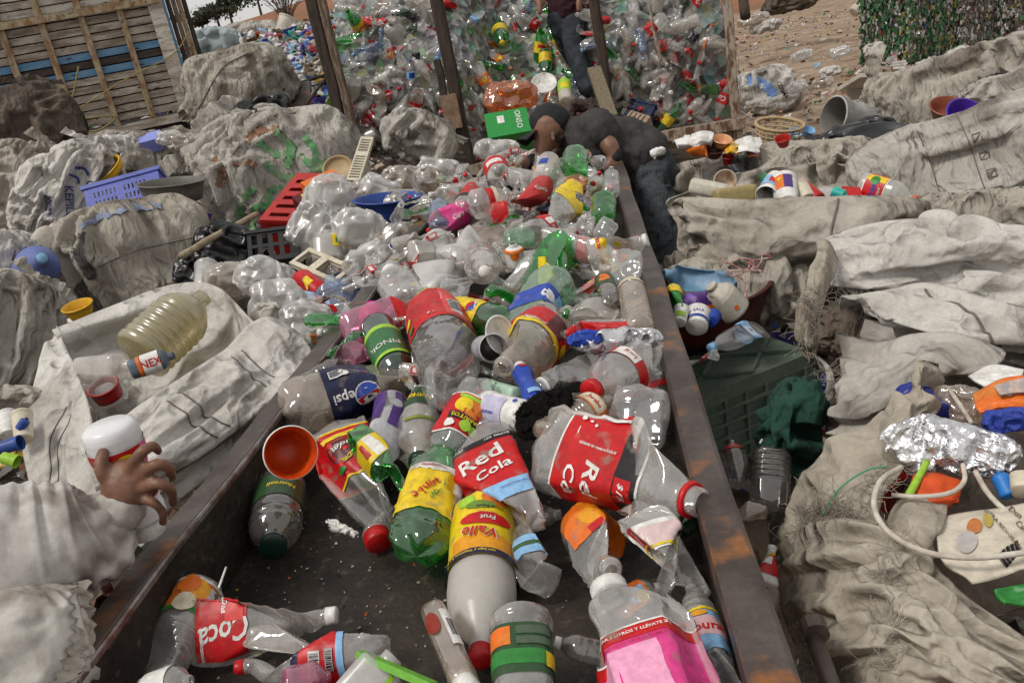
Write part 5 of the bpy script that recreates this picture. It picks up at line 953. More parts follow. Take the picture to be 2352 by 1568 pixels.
OP = [('front_panel', [[(212, 1020, 2.03), (320, 935, 2.13), (425, 866, 2.27), (515, 806, 2.42), (582, 742, 2.58), (640, 735, 2.68), (735, 800, 2.72)], [(225, 1070, 2.0), (350, 1000, 2.08), (460, 930, 2.2), (556, 864, 2.34), (628, 806, 2.5), (690, 800, 2.58), (760, 830, 2.64)], [(240, 1120, 1.98), (365, 1058, 2.05), (472, 990, 2.16), (578, 910, 2.29), (660, 848, 2.43), (720, 826, 2.52), (770, 830, 2.6)], [(262, 1175, 2.0), (378, 1110, 2.06), (488, 1036, 2.16), (604, 944, 2.28), (690, 874, 2.40), (745, 836, 2.5), (780, 830, 2.6)], [(300, 1250, 2.06), (400, 1160, 2.1), (500, 1080, 2.2), (610, 985, 2.32), (700, 905, 2.43), (760, 850, 2.55), (790, 835, 2.64)]], dict(wr=.012, f=6, seed=41, nu=110, nv=70)),
      ('side_panel', [[(128, 758, 2.78), (160, 828, 2.55), (196, 920, 2.28), (214, 1020, 2.04)], [(96, 850, 2.6), (140, 910, 2.42), (186, 985, 2.2), (228, 1066, 2.02)], [(74, 960, 2.42), (112, 1010, 2.3), (170, 1060, 2.15), (236, 1110, 2.01)], [(84, 1090, 2.3), (122, 1120, 2.2), (180, 1150, 2.1), (250, 1180, 2.02)], [(96, 1220, 2.3), (140, 1230, 2.22), (190, 1240, 2.15), (262, 1245, 2.08)]], dict(wr=.016, f=6, seed=43)),
      ('back_panel', [[(128, 758, 2.78), (260, 706, 2.88), (400, 660, 2.98), (500, 668, 2.94), (582, 742, 2.6)], [(170, 840, 2.72), (270, 800, 2.84), (390, 770, 2.94), (490, 770, 2.86), (580, 778, 2.6)], [(210, 940, 2.55), (290, 900, 2.7), (390, 880, 2.75), (480, 850, 2.68), (560, 820, 2.52)], [(240, 1040, 2.35), (300, 1000, 2.45), (400, 960, 2.5), (480, 920, 2.5), (550, 870, 2.42)]], dict(wr=.014, f=5, seed=47))]
root, (cf, csd, cb) = cloth('open_sack', 'big white woven sack gaping open with plastic containers inside', OP, SKW)
def pfix(o, root): o.matrix_parent_inverse = root.matrix_world.inverted(); return o
for a, b, a2, b2 in ((.24, .12, .36, .62), (.28, .10, .40, .60), (.50, .10, .57, .5), (.545, .1, .61, .48)): pfix(cf.tube([(a, b), ((a+a2)/2+.002, (b+b2)/2), (a2, b2)], .0022, SEAM, 'stitching', root), root)
pfix(cf.tube([(.05, .8), (.3, .76), (.6, .80), (.95, .74)], .003, SEAM, 'stitching', root), root)
for a in (.42, .52): pfix(csd.tube([(a, .25), (a-.05, .5), (a-.1, .72)], .002, SEAM, 'stitching', root), root)
k = Sack('stuffed_sack', 'dirty white sack with a curved strap below the white sleeve', 40, 1520, 1.32, 300, 320, .8, -8, mat('dirty_white_canvas', (.54, .52, .48), .9, c2=(.42, .395, .36), ns=6, lo=.40, hi=.64, c3=(.24, .21, .18), ns3=8, lo3=.55, hi3=.70, bs=120, bst=.25, bd=.002, fleck=.1), 51, .012, 4, us=.4)
k.stroke([(.95, .9), (.92, .2), (.62, -.35), (.2, -.75)], .016, SKB, 'strap', .006, 40)
# right side, back to front
k = Sack('striped_sack', 'flat grey brown sack with two broad dark stripes near the bales', 2215, 225, 5.6, 400, 190, .6, -14, SKB, 61, .035, 4, e=.6)
k.hem(150, 0.7, 0.09)
k.stroke([(-.32, -.65), (-.08, -.2), (.22, .25)], .035, DSTR, 'stripe'); k.stroke([(.12, -.5), (.24, -.1), (.44, .3)], .035, DSTR, 'stripe')
k = Sack('stuffed_sack', 'pale sack slumped against the compressed bales', 2210, 150, 7.2, 230, 66, .6, -12, SKW, 62, .05, 5)
k.hem(160, 0.6, 0.14)
Sack('stuffed_sack', 'dirty sack behind the printed grey sack at the edge', 2340, 270, 4.4, 300, 190, .6, -12, SKG, 63, .04, 4)
k = Sack('stuffed_sack', 'brown sack heaped with coloured scraps beyond the rail', 1700, 432, 4.8, 400, 160, .7, -12, SKB, 64, .045, 4.5)
k.hem(165, 0.7, 0.09)
k = Sack('stuffed_sack', 'brown folded sack beneath the black tray', 1860, 402, 4.3, 300, 130, .6, -16, SKB, 66, .05, 4.5)
k.hem(175, 0.7, 0.1)
k = Sack('printed_sack', 'large grey sack printed with a column of small crossed squares', 2230, 372, 3.7, 560, 250, .55, -13, SKG, 67, .022, 4.5, e=.55, n=110)
for i, b in enumerate((.38, .05, -.28, -.6, -.85)):
    a = .08+.02*i
    for q in (((a-.03, b-.07), (a+.03, b-.065)), ((a+.03, b-.065), (a+.028, b+.07)), ((a+.028, b+.07), (a-.032, b+.065)), ((a-.032, b+.065), (a-.03, b-.07)), ((a-.026, b-.06), (a+.025, b+.06))): k.tube([q[0], ((q[0][0]+q[1][0])/2, (q[0][1]+q[1][1])/2), q[1]], .0028, SEAM, 'print_line', 6)
for a in (-.28, .02, .5): k.tube([(a-.04, .85), (a, .3), (a+.02, -.3), (a+.05, -.85)], .0025, SEAM)
k = Sack('stuffed_sack', 'brown dirty sack squeezed under the printed grey sack', 2250, 500, 3.3, 380, 110, .7, 3, SKB, 68, .04, 5)
k.hem(175, 0.7, 0.1)
root, cs = cloth('open_sack', 'wide brown grey sack beside the rail, brim filled with bottles and cups', [('front_panel', [[(1545, 472, 3.55), (1570, 458, 3.3), (1700, 462, 3.1), (1850, 456, 3.02), (2000, 452, 3.02), (2100, 456, 3.12), (2140, 470, 3.35)], [(1555, 500, 3.5), (1585, 500, 3.22), (1705, 510, 3.02), (1850, 505, 2.94), (1995, 498, 2.95), (2095, 492, 3.08), (2135, 500, 3.3)], [(1565, 545, 3.45), (1600, 552, 3.2), (1710, 562, 3.0), (1850, 552, 2.92), (1990, 540, 2.95), (2090, 530, 3.08), (2130, 530, 3.3)], [(1575, 590, 3.45), (1605, 598, 3.22), (1710, 610, 3.05), (1845, 596, 2.98), (1980, 585, 3.0), (2085, 572, 3.15), (2120, 570, 3.35)], [(1580, 610, 3.5), (1610, 618, 3.3), (1715, 626, 3.15), (1845, 612, 3.1), (1980, 600, 3.1), (2085, 590, 3.25), (2115, 585, 3.4)]], dict(wr=.016, f=4.5, seed=71, m=SKB, nu=100)), ('rear_panel', [[(1545, 455, 3.6), (1700, 400, 4.0), (1900, 380, 4.1), (2100, 420, 3.8)], [(1555, 500, 3.6), (1700, 480, 3.9), (1900, 460, 4.0), (2100, 470, 3.7)], [(1570, 580, 3.5), (1700, 560, 3.6), (1900, 540, 3.6), (2100, 540, 3.5)]], dict(wr=.03, f=4, seed=72, m=SKB))], SKB)
pfix(cs[0].tube([(.58, .02), (.57, .4), (.60, .8)], .004, SEAM, 'stitching', root), root); pfix(cs[0].tube([(.08, .78), (.4, .83), (.75, .8)], .003, SEAM, 'stitching', root), root)
k = Sack('stuffed_sack', 'dark brown sack bottom behind the red oval basin', 1700, 665, 3.15, 330, 170, .7, 0, SKB, 73, .05, 4)
k.hem(120, 0.6, 0.1)
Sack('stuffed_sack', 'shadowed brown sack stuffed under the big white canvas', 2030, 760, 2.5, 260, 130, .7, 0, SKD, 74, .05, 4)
root, cs = cloth('white_canvas_sack', 'biggest pale canvas sack, rumpled flat with deep folds beside the crate', [
 ('upper_fold', [[(1878, 560, 2.62), (1960, 530, 2.55), (2090, 508, 2.5), (2230, 506, 2.45), (2400, 528, 2.4)], [(1890, 600, 2.46), (1980, 585, 2.38), (2100, 565, 2.32), (2235, 560, 2.28), (2400, 580, 2.25)], [(1905, 640, 2.40), (2000, 648, 2.34), (2120, 640, 2.3), (2240, 632, 2.25), (2400, 650, 2.2)], [(1940, 665, 2.38), (2040, 690, 2.34), (2140, 705, 2.28), (2250, 715, 2.22), (2400, 720, 2.15)], [(1990, 720, 2.40), (2070, 745, 2.34), (2160, 765, 2.27), (2260, 780, 2.2), (2400, 790, 2.12)]], dict(wr=.026, f=4.2, seed=81, nu=110, nv=80, st=(.8, 1, 2))),
 ('lower_fold', [[(1930, 705, 2.22), (1985, 680, 2.24), (2060, 662, 2.24), (2150, 655, 2.2), (2280, 690, 2.1), (2400, 720, 2.05)], [(1945, 690, 2.12), (2000, 690, 2.14), (2070, 700, 2.14), (2170, 705, 2.1), (2290, 730, 2.02), (2400, 760, 1.98)], [(2010, 720, 2.12), (2050, 735, 2.12), (2110, 750, 2.1), (2190, 765, 2.06), (2300, 775, 1.98), (2400, 790, 1.95)], [(2060, 760, 2.2), (2100, 775, 2.18), (2150, 785, 2.15), (2210, 790, 2.1), (2310, 800, 2.02), (2400, 815, 2.0)]], dict(wr=.018, f=5, seed=83, nu=90)),
 ('skirt', [[(1990, 735, 2.42), (2090, 750, 2.36), (2200, 770, 2.25), (2300, 790, 2.15), (2400, 800, 2.05)], [(1985, 790, 2.4), (2080, 810, 2.3), (2190, 830, 2.2), (2300, 840, 2.1), (2400, 850, 2.0)], [(1990, 850, 2.4), (2080, 870, 2.3), (2190, 880, 2.2), (2300, 890, 2.1), (2400, 900, 2.0)]], dict(wr=.03, f=4.5, seed=85, m=SKG))], SKW)
pfix(cs[0].tube([(.05, .62), (.2, .66), (.32, .95)], .0035, SEAM, 'stitching', root), root); pfix(cs[1].tube([(.55, .05), (.72, .4), (.78, .95)], .0035, SEAM, 'stitching', root), root)
fringe(cs[0], root, None, (.02, .5, .16, .62), 40, .05, .0007, BUR, 5)
root, cs = cloth('torn_strap', 'ragged twisted strip of cloth hanging beside the green crate', [('strip', [[(1880, 552, 2.36), (1905, 560, 2.34), (1925, 600, 2.36)], [(1862, 620, 2.2), (1885, 640, 2.16), (1905, 655, 2.2)], [(1838, 700, 2.1), (1866, 715, 2.06), (1886, 725, 2.1)], [(1832, 770, 2.08), (1856, 780, 2.05), (1880, 780, 2.08)], [(1850, 806, 2.1), (1858, 812, 2.08), (1868, 808, 2.1)]], dict(wr=.012, f=9, seed=91, rag=.3))], BUR, cat='cloth strip')
fringe(cs[0], root, None, (.5, .35, .3, .75), 50, .07, .0008, BUR, 6)
root, cs = cloth('torn_cloth', 'frayed end of pale cloth tied up next to the ragged strip', [('strip', [[(1852, 800, 2.12), (1872, 812, 2.1), (1880, 830, 2.12)], [(1890, 830, 2.06), (1910, 850, 2.05), (1905, 880, 2.08)], [(1900, 880, 2.04), (1915, 905, 2.04), (1895, 920, 2.06)], [(1880, 930, 2.06), (1895, 945, 2.05), (1885, 940, 2.08)]], dict(wr=.014, f=9, seed=92))], SKG, cat='cloth strip')
fringe(cs[0], root, None, (.2, .4, .8, .9), 66, .07, .0006, BUR, 7)
root, cs = cloth('canvas_sheet', 'grey canvas flap folded over between crate and torn burlap sack', [('sheet', [[(1925, 770, 2.2), (2010, 790, 2.1), (2100, 770, 2.0), (2190, 765, 1.95), (2300, 800, 1.95)], [(1930, 850, 2.05), (2000, 855, 1.95), (2080, 830, 1.88), (2160, 810, 1.86), (2290, 830, 1.88)], [(1920, 930, 1.95), (1985, 930, 1.86), (2060, 900, 1.8), (2130, 870, 1.8), (2200, 860, 1.84)], [(1925, 990, 1.92), (1990, 975, 1.86), (2050, 940, 1.82), (2100, 910, 1.82), (2150, 890, 1.86)]], dict(wr=.02, f=5, seed=95, nu=90))], SKG, cat='canvas')
root, cs = cloth('burlap_sack', 'torn open burlap sack with frayed edges, spilling odds and ends', [
 ('side_flap', [[(2125, 830, 1.72), (2150, 850, 1.7), (2165, 880, 1.72)], [(2060, 900, 1.66), (2100, 930, 1.62), (2130, 960, 1.64)], [(1990, 970, 1.62), (2050, 1010, 1.56), (2100, 1030, 1.58)], [(1900, 1020, 1.64), (1990, 1050, 1.54), (2070, 1080, 1.52)], [(1850, 1090, 1.64), (1940, 1110, 1.52), (2030, 1130, 1.48)], [(1810, 1180, 1.66), (1900, 1190, 1.5), (2010, 1200, 1.44)], [(1800, 1290, 1.66), (1890, 1290, 1.48), (2000, 1280, 1.42)]], dict(wr=.014, f=8, seed=101, nu=60, nv=100)),
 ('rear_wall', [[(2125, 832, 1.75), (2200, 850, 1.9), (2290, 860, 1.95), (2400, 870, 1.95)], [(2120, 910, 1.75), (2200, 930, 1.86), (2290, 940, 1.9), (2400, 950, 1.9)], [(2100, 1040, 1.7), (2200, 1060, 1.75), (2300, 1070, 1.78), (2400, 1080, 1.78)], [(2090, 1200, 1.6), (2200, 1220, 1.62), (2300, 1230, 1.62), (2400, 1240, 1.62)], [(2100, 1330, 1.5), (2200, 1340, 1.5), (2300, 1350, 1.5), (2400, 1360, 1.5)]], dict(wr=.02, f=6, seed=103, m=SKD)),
 ('front_wall', [[(1800, 1230, 1.68), (1880, 1190, 1.5), (2000, 1200, 1.40), (2120, 1280, 1.34), (2230, 1380, 1.30), (2390, 1490, 1.27)], [(1800, 1330, 1.6), (1890, 1300, 1.42), (2010, 1290, 1.33), (2120, 1350, 1.28), (2230, 1440, 1.25), (2390, 1540, 1.22)], [(1815, 1430, 1.56), (1900, 1410, 1.36), (2010, 1400, 1.27), (2120, 1440, 1.22), (2230, 1500, 1.2), (2390, 1590, 1.18)], [(1830, 1530, 1.55), (1920, 1520, 1.33), (2020, 1510, 1.24), (2120, 1530, 1.19), (2230, 1580, 1.17), (2390, 1640, 1.16)], [(1840, 1640, 1.55), (1930, 1640, 1.34), (2030, 1640, 1.25), (2120, 1650, 1.2), (2230, 1680, 1.18), (2390, 1720, 1.17)]], dict(wr=.020, f=5, seed=105, nu=120, nv=90)),
 ('rim_roll', [[(2060, 1150, 1.50), (2110, 1130, 1.48), (2180, 1150, 1.46)], [(2040, 1200, 1.42), (2090, 1180, 1.38), (2170, 1190, 1.38)], [(2070, 1260, 1.36), (2120, 1230, 1.33), (2160, 1220, 1.34)], [(2130, 1300, 1.35), (2150, 1270, 1.34), (2140, 1240, 1.36)]], dict(wr=.008, f=9, seed=107))], BUR)
fringe(cs[2], root, None, (.05, .02, .4, .02), 144, .05, .0006, BUR, 8); fringe(cs[2], root, None, (.46, .02, .44, .98), 144, .05, .0006, BUR, 9); fringe(cs[2], root, None, (.02, .55, .25, .8), 90, .05, .0006, BUR, 10); fringe(cs[0], root, None, (.3, .78, .9, .85), 96, .06, .0006, BUR, 11); fringe(cs[0], root, None, (.9, .4, .95, .75), 60, .05, .0008, BUR, 12)
# ------------------------------------------------------------------ people
SKIN = mat('brown_skin', (.225, .112, .07), .5, c2=(.15, .072, .045), ns=14, lo=.4, hi=.65, bs=60, bst=.25, bd=.002, sub=.08)
TEE = mat('charcoal_tee', (.050, .047, .047), .9, c2=(.068, .064, .062), ns=6, bs=90, bst=.3, bd=.002, spec=.1)
JEAN = mat('striped_dark_jeans', (.095, .108, .118), .9, c2=(.05, .056, .062), ns=10, lo=.45, hi=.55, stretch=(26, 26, .8), bs=120, bst=.4, bd=.002, spec=.1)
JEAN2 = mat('worn_blue_jeans', (.052, .058, .068), .9, c2=(.03, .034, .042), ns=6, lo=.4, hi=.6, bs=120, bst=.4, bd=.002, spec=.1)
MAROON = mat('dark_maroon_shirt', (.035, .016, .019), .9, bs=50, bst=.3, spec=.1)
CAPB = mat('black_cap', (.012, .012, .014), .8, bs=120, bst=.3); HAIR = mat('dark_hair', (.022, .012, .008), .5, c2=(.06, .028, .014), ns=30, stretch=(1, 1, 6), bs=90, bst=.6, bd=.003)
SWEAT = mat('dirty_white_sweatshirt', (.56, .54, .51), .9, c2=(.43, .405, .375), ns=6, lo=.40, hi=.64, c3=(.27, .235, .205), ns3=9, lo3=.56, hi3=.70, fleck=.10, bs=160, bst=.25, bd=.002, spec=.1)
def remesh(parts, vox, smooth=6, wr=0.0, wf=9, seed=0, name='body', m=None):
    """one continuous skin over tapering tubes and ellipsoids; parts: (points, radii[, flatten axis, flatten])"""
    mb = MB()
    for q in parts:
        P = spline(q[0], 22) if len(q[0]) > 2 else np.linspace(q[0][0], q[0][1], 14); r = np.interp(np.linspace(0, 1, len(P)), np.linspace(0, 1, len(q[1])), q[1])
        e0, e1 = P[0]-P[1], P[-1]-P[-2]; e0, e1 = unit(e0), unit(e1)
        P = np.vstack([P[0]+e0*r[0]*.85, P[0]+e0*r[0]*.5, P, P[-1]+e1*r[-1]*.5, P[-1]+e1*r[-1]*.85]); r = np.concatenate([[r[0]*.45, r[0]*.86], r, [r[-1]*.86, r[-1]*.45]])
        V, F = tubeVF(P, r, 16)
        if len(q) > 2: ax = unit(q[2]); d = (V-np.repeat(P, 16, 0)) @ ax; V = V+np.outer(d*(q[3]-1), ax)
        mb.add(V, F)
    me = mb.mesh(name, None, True); o = bpy.data.objects.new('tmp', me); TS = bpy.data.scenes.new('tmp'); TS.collection.objects.link(o)
    a = o.modifiers.new('r', 'REMESH'); a.mode = 'VOXEL'; a.voxel_size = vox; b = o.modifiers.new('s', 'SMOOTH'); b.iterations = smooth; b.factor = .5
    vl = TS.view_layers[0]; vl.update(); dg = vl.depsgraph; ne = bpy.data.meshes.new_from_object(o.evaluated_get(dg)); bpy.data.objects.remove(o); bpy.data.scenes.remove(TS); bpy.data.meshes.remove(me)
    n = len(ne.vertices); P = np.zeros(n*3, np.float32); ne.vertices.foreach_get('co', P); P = P.reshape(-1, 3)
    if wr:
        N = np.zeros(n*3, np.float32); ne.vertices.foreach_get('normal', N); N = N.reshape(-1, 3); P = P+N*wrinkle(P.astype(float), wr, wf, seed)[:, None].astype(np.float32); ne.vertices.foreach_set('co', P.ravel().astype(np.float32)); ne.update()
    ne.materials.clear(); ne.materials.append(m); ne.polygons.foreach_set('use_smooth', np.ones(len(ne.polygons), bool)); ne.name = name; return ne
def part(nm, me, root): o = ob(nm, me, root); o.matrix_parent_inverse = root.matrix_world.inverted(); return o
def px(*q): return [at(*c) for c in q]
def lift(ps, v): return [np.asarray(p)+v for p in ps]
# --- worker bending over the trough
D = 4.7
hip = at(1482, 380, D); foot1 = at(1545, 690, D-.05); foot1[2] = .08; knee1 = (hip+foot1)/2+np.array([.02, -.06, .02]); foot2 = foot1+np.array([.05, .35, 0]); hip2 = hip+np.array([.0, .20, 0]); knee2 = (hip2+foot2)/2+np.array([0, -.05, 0])
root = thing('person', 'person in black cap and charcoal tee bending over the trough rail', 'person', Matrix.Translation((hip[0], hip[1], 0)))
chest = at(1338, 318, D+.06); neck = at(1296, 300, D+.02); head = at(1262, 303, D); sh1 = at(1372, 292, D-.10); el1 = at(1402, 338, D-.16); wr1 = at(1413, 360, D-.17); hd1 = at(1398, 384, D-.16)
sh2 = at(1330, 318, D+.22); el2 = at(1262, 372, D+.15); wr2 = at(1212, 372, D+.02); hd2 = at(1182, 384, D-.05)
body = [([hip+np.array([0, .1, .02]), at(1420, 338, D+.05), chest], [.13, .125, .085], ey, 1.25), ([chest, neck, head], [.072, .050, .06]), ([head+np.array([0, 0, .03]), head+np.array([0, 0, -.015])], [.094, .092]),
        ([sh1+.35*(el1-sh1), el1, wr1], [.050, .050, .036]), ([wr1, hd1], [.03, .036]), ([sh2, el2, wr2], [.055, .042, .03]), ([wr2, hd2], [.03, .034]), ([hip, knee1, foot1], [.085, .062, .045]), ([hip2, knee2, foot2], [.085, .062, .045])]
fd = unit(at(1268, 345, D)-at(1262, 288, D)); fl_ = unit(at(1212, 322, D)-at(1268, 303, D)); fl_ = unit(fl_-fd*np.dot(fl_, fd)*.6)      # chin direction and facing direction
body += [([head+fd*.05+fl_*.03, head+fd*.118+fl_*.048], [.068, .038]), ([head+fl_*.07+fd*.045, head+fl_*.102+fd*.062], [.012, .012])]
for k in range(4): b0 = hd1+IR*(.012*k-.02); body.append(([b0, b0-IU*.035+IR*.004, b0-IU*.06-FW*.01], [.010, .009, .008]))
for k in range(4): b0 = hd2+IU*(.012*k-.02); body.append(([b0, b0-IR*.035, b0-IR*.05+FW*.02-IU*.02], [.010, .009, .008]))
body.append(([wr1+IR*.0, wr1+IR*.03-IU*.03, wr1+IR*.032-IU*.06], [.012, .011, .009]))
bd_ = part('body', remesh(body, .011, 4, m=SKIN), root)
ear = head-fl_*.012+fd*.045-FW*.082; part('ear', remesh([([ear+fd*.018, ear-fd*.02], [.012, .014], FW, .5)], .005, 3, m=SKIN, name='ear'), root)
eye = head+fl_*.078+fd*.028-FW*.036; part('eye', remesh([([eye-fl_*.006, eye+fl_*.004], [.010, .008])], .004, 2, m=mat('dark_eye', (.01, .008, .008), .2), name='eye'), root); part('brow', remesh([([eye-fd*.022-fl_*.012, eye-fd*.02+fl_*.008], [.006, .004])], .004, 1, m=HAIR, name='brow'), root)
mo = head+fl_*.062+fd*.098-FW*.03; part('mouth', remesh([([mo-fl_*.016, mo+fl_*.012], [.006, .005])], .004, 1, m=mat('lips', (.16, .06, .045), .5), name='mouth'), root)
part('shirt', remesh([([hip+np.array([-.02, .1, .05]), at(1425, 336, D+.06), chest, at(1305, 303, D+.05)], [.172, .17, .165, .095], ey, 1.25), ([chest+.3*(sh1-chest), sh1, at(1386, 308, D-.13)], [.10, .094, .078]), ([chest+.3*(sh2-chest), sh2, .6*sh2+.4*el2], [.10, .09, .08])], .012, 3, .016, 7, 3, 'shirt', TEE), root)
part('jeans', remesh([([hip+np.array([-.03, .1, .04]), hip+np.array([.03, .1, -.10])], [.17, .165], ey, 1.2), ([hip+np.array([.01, 0, -.04]), knee1, foot1+np.array([0, 0, .05])], [.128, .092, .078]), ([hip2+np.array([0, 0, -.04]), knee2, foot2+np.array([0, 0, .05])], [.125, .09, .078])], .012, 3, .018, 11, 5, 'jeans', JEAN), root)
jr = part('waist_scrap', remesh([([at(1500, 352, D-.2), at(1520, 346, D-.19)], [.022, .02]), ([at(1505, 352, D-.2), at(1504, 364, D-.2)], [.012, .006])], .006, 1, .008, 20, 6, 'waist_scrap', WHT), root)
for f in (foot1, foot2): part('shoe', remesh([([f+np.array([.04, .02, -.03]), f+np.array([-.16, -.05, -.045])], [.048, .04])], .01, 3, m=mat('worn_shoe', (.03, .026, .024), .7), name='shoe'), root)
cu = -fd
part('cap', remesh([([head+cu*.048-fl_*.030, head+cu*.066-fl_*.005, head+cu*.058+fl_*.028], [.100, .095, .086])], .009, 5, .003, 14, 8, 'cap', CAPB), root)
b0 = head+cu*.026+fl_*.078; V = []; 
for i in range(9):
    for j in range(15):
        a = (j-7)/7; q = i/8; lat = FW*a*.085*(1-.10*q*q); out = fl_*(q*.115*(1-.5*a*a)) + fd*(q*.035+.024*a*a); V.append(b0+lat+out)
V = np.array(V); V2 = V+fd*.005; F = gridF(15, 9); part('cap_brim', mesh('cap_brim', np.vstack([V, V2]), np.vstack([F, (F+len(V))[:, ::-1]]), CAPB), root)
part('hair', remesh([([head-fl_*.06+cu*.02, head-fl_*.10+fd*.02, head-fl_*.085+fd*.07], [.05, .045, .02]), ([head-fl_*.02+fd*.03-FW*.06, head-fl_*.05+fd*.055-FW*.045], [.026, .03])], .008, 3, .008, 26, 9, 'hair', HAIR), root)
pt = [head-fl_*.10+cu*.035, at(1318, 243, D+.02), at(1345, 247, D+.03), at(1362, 258, D+.02)]
part('ponytail', remesh([(pt, [.030, .036, .030, .012])], .008, 2, .012, 26, 10, 'ponytail', HAIR), root)
part('wristband', remesh([([wr1+.02*IU, wr1-.004*IU], [.037, .037])], .006, 2, m=mat('dark_band', (.015, .013, .012), .7), name='wristband'), root); part('arm_warmer', remesh([([.55*el2+.45*wr2, .1*el2+.9*wr2], [.047, .043])], .008, 3, .004, 15, 3, 'arm_warmer', CAPB), root)
# --- worker standing on the bottles in the cage
D = depth(cg((a_mid+a_blk)/2, .20, 1.0))
w1 = at(1302, 34, D); fA = at(1352, 208, D-.15); fB = at(1330, 150, D+.35); kA = at(1322, 118, D-.15); kB = at(1300, 95, D+.2); ch = at(1284, -78, D+.02); nk = at(1272, -150, D); hd = at(1266, -195, D-.05)
root = thing('person', 'person in dark maroon shirt and jeans standing on the bottles in the cage', 'person', Matrix.Translation(fA))
a1, a2, a3 = at(1330, -110, D-.05), at(1350, -40, D-.2), at(1330, 5, D-.35); c1, c2_, c3_ = at(1232, -95, D+.05), at(1215, -30, D-.1), at(1240, 10, D-.3)
part('body', remesh([([w1, ch, nk], [.14, .15, .06], FW, .75), ([nk, hd], [.055, .06]), ([hd, hd+np.array([0, 0, .09])], [.085, .09]), ([a1, a2, a3], [.055, .045, .032]), ([a3, a3-IU*.08], [.035, .028]), ([c1, c2_, c3_], [.055, .045, .032]), ([c3_, c3_-IU*.08], [.035, .028]), ([w1+IR*.07, kA, fA], [.09, .065, .045]), ([w1-IR*.07, kB, fB], [.09, .065, .045])], .015, 4, m=SKIN), root)
part('shirt', remesh([([w1+IU*.02-FW*.02, at(1296, -20, D), ch, at(1275, -135, D)], [.185, .185, .19, .10], FW, .8), ([ch, a1, (a1+a2)/2], [.12, .085, .075]), ([ch, c1, (c1+c2_)/2], [.12, .085, .075])], .014, 4, .016, 9, 4, 'shirt', MAROON), root)
part('jeans', remesh([([w1+IU*.02, w1-IU*.10], [.165, .17], FW, .8), ([w1+IR*.05-IU*.05, kA, fA+IU*.02], [.14, .105, .092]), ([w1-IR*.06-IU*.05, kB, fB], [.14, .10, .09])], .014, 4, .012, 10, 5, 'jeans', JEAN2), root)
part('hair', remesh([([hd+np.array([0, 0, .12]), hd+np.array([0, .04, .05])], [.09, .085])], .012, 3, .006, 20, 4, 'hair', HAIR), root)
for f in (fA, fB): part('shoe', remesh([([f, f-IU*.03+IR*.14-FW*.04], [.06, .05])], .012, 3, m=mat('worn_shoe', (.03, .026, .024), .7), name='shoe'), root)
# --- worker at the left, reaching in with a bottle
root = thing('person', 'person in dirty white sweatshirt reaching in, hand closed round a white bottle', 'person', Matrix.Translation((-1.75, .75, 0)))
wr = at(268, 1160, 1.50); fe = at(150, 1244, 1.46); el = at(-40, 1282, 1.41); sh = at(-330, 1280, 1.38); hc = at(292, 1104, 1.49)
tor = sh+np.array([-.20, -.02, -.10]); pel = tor+np.array([-.10, -.10, -.50]); nk = tor+np.array([.05, .05, .20]); hd = nk+np.array([.08, .06, .13])
hand = [([fe, at(215, 1205, 1.49), wr], [.042, .035, .030]), ([wr, at(280, 1128, 1.485), hc], [.031, .038, .042], FW, .7), ([at(282, 1130, 1.49), at(322, 1108, 1.50)], [.036, .036], FW, .7), ([at(272, 1115, 1.49), at(262, 1092, 1.495)], [.032, .026], FW, .75)]
hand += [(px((262, 1114, 1.487), (234, 1084, 1.470), (236, 1046, 1.478), (248, 1020, 1.50)), [.0145, .0125, .0108, .0082]),
         (px((294, 1090, 1.480), (318, 1046, 1.457), (348, 1024, 1.468), (364, 1036, 1.505)), [.0124, .0106, .0097, .0077]),
         (px((314, 1100, 1.480), (354, 1068, 1.454), (385, 1072, 1.472), (397, 1098, 1.512)), [.0124, .0106, .0097, .0077]),
         (px((322, 1120, 1.484), (364, 1110, 1.460), (392, 1126, 1.480), (397, 1156, 1.52)), [.0118, .0101, .0093, .0075]),
         (px((314, 1142, 1.492), (350, 1152, 1.478), (372, 1174, 1.497), (374, 1200, 1.53)), [.0104, .0090, .0084, .0068])]
lg = np.array([-.06, -.12, 0])
part('body', remesh(hand+[([fe, el], [.042, .046]), ([el, (el+sh)/2, sh], [.046, .05, .06]), ([sh, tor], [.07, .10]), ([tor, pel], [.13, .13], (0, 1, 0), 1.2), ([tor, nk, hd], [.10, .06, .06]), ([hd, hd+np.array([.02, .02, .08])], [.085, .09]), ([hd+np.array([.07, .055, .03]), hd+np.array([.085, .068, .005])], [.012, .016]), ([hd+np.array([.04, .03, -.03]), hd+np.array([.06, .045, -.05])], [.05, .035])], .0048, 3, .0007, 45, 3, 'body', SKIN), root)
nail = mat('finger_nail', (.30, .18, .14), .35)
for q in ((363, 1038, 1.499), (397, 1100, 1.505), (248, 1022, 1.494)): p = at(*q); part('fingernail', remesh([([p, p+IU*.006], [.0058, .0052], FW, .5)], .003, 1, m=nail, name='fingernail'), root)
cl = spline(px((270, 1182, 1.497), (212, 1222, 1.48), (120, 1252, 1.45), (10, 1275, 1.42), (-150, 1290, 1.40), (-330, 1290, 1.38)), 90); rr = np.interp(np.linspace(0, 1, 90), [0, .05, .14, .28, .45, .75, 1], [.042, .056, .076, .096, .112, .125, .14])
V, F = tubeVF(cl, rr, 72, False); G = V.reshape(90, 72, 3); q = G.reshape(-1, 3)*6; nz = np.clip(fbm(q, 2, 4).reshape(90, 72)+.6, 0, 1.3)
G = drape(G, True, 1+.03*nz, 1+.15*nz, 12, ((3, 1.0, 110, .014, .10), (1, .35, 50, .03, .3))); G = G+.35*(G-lap(G, True, 8))
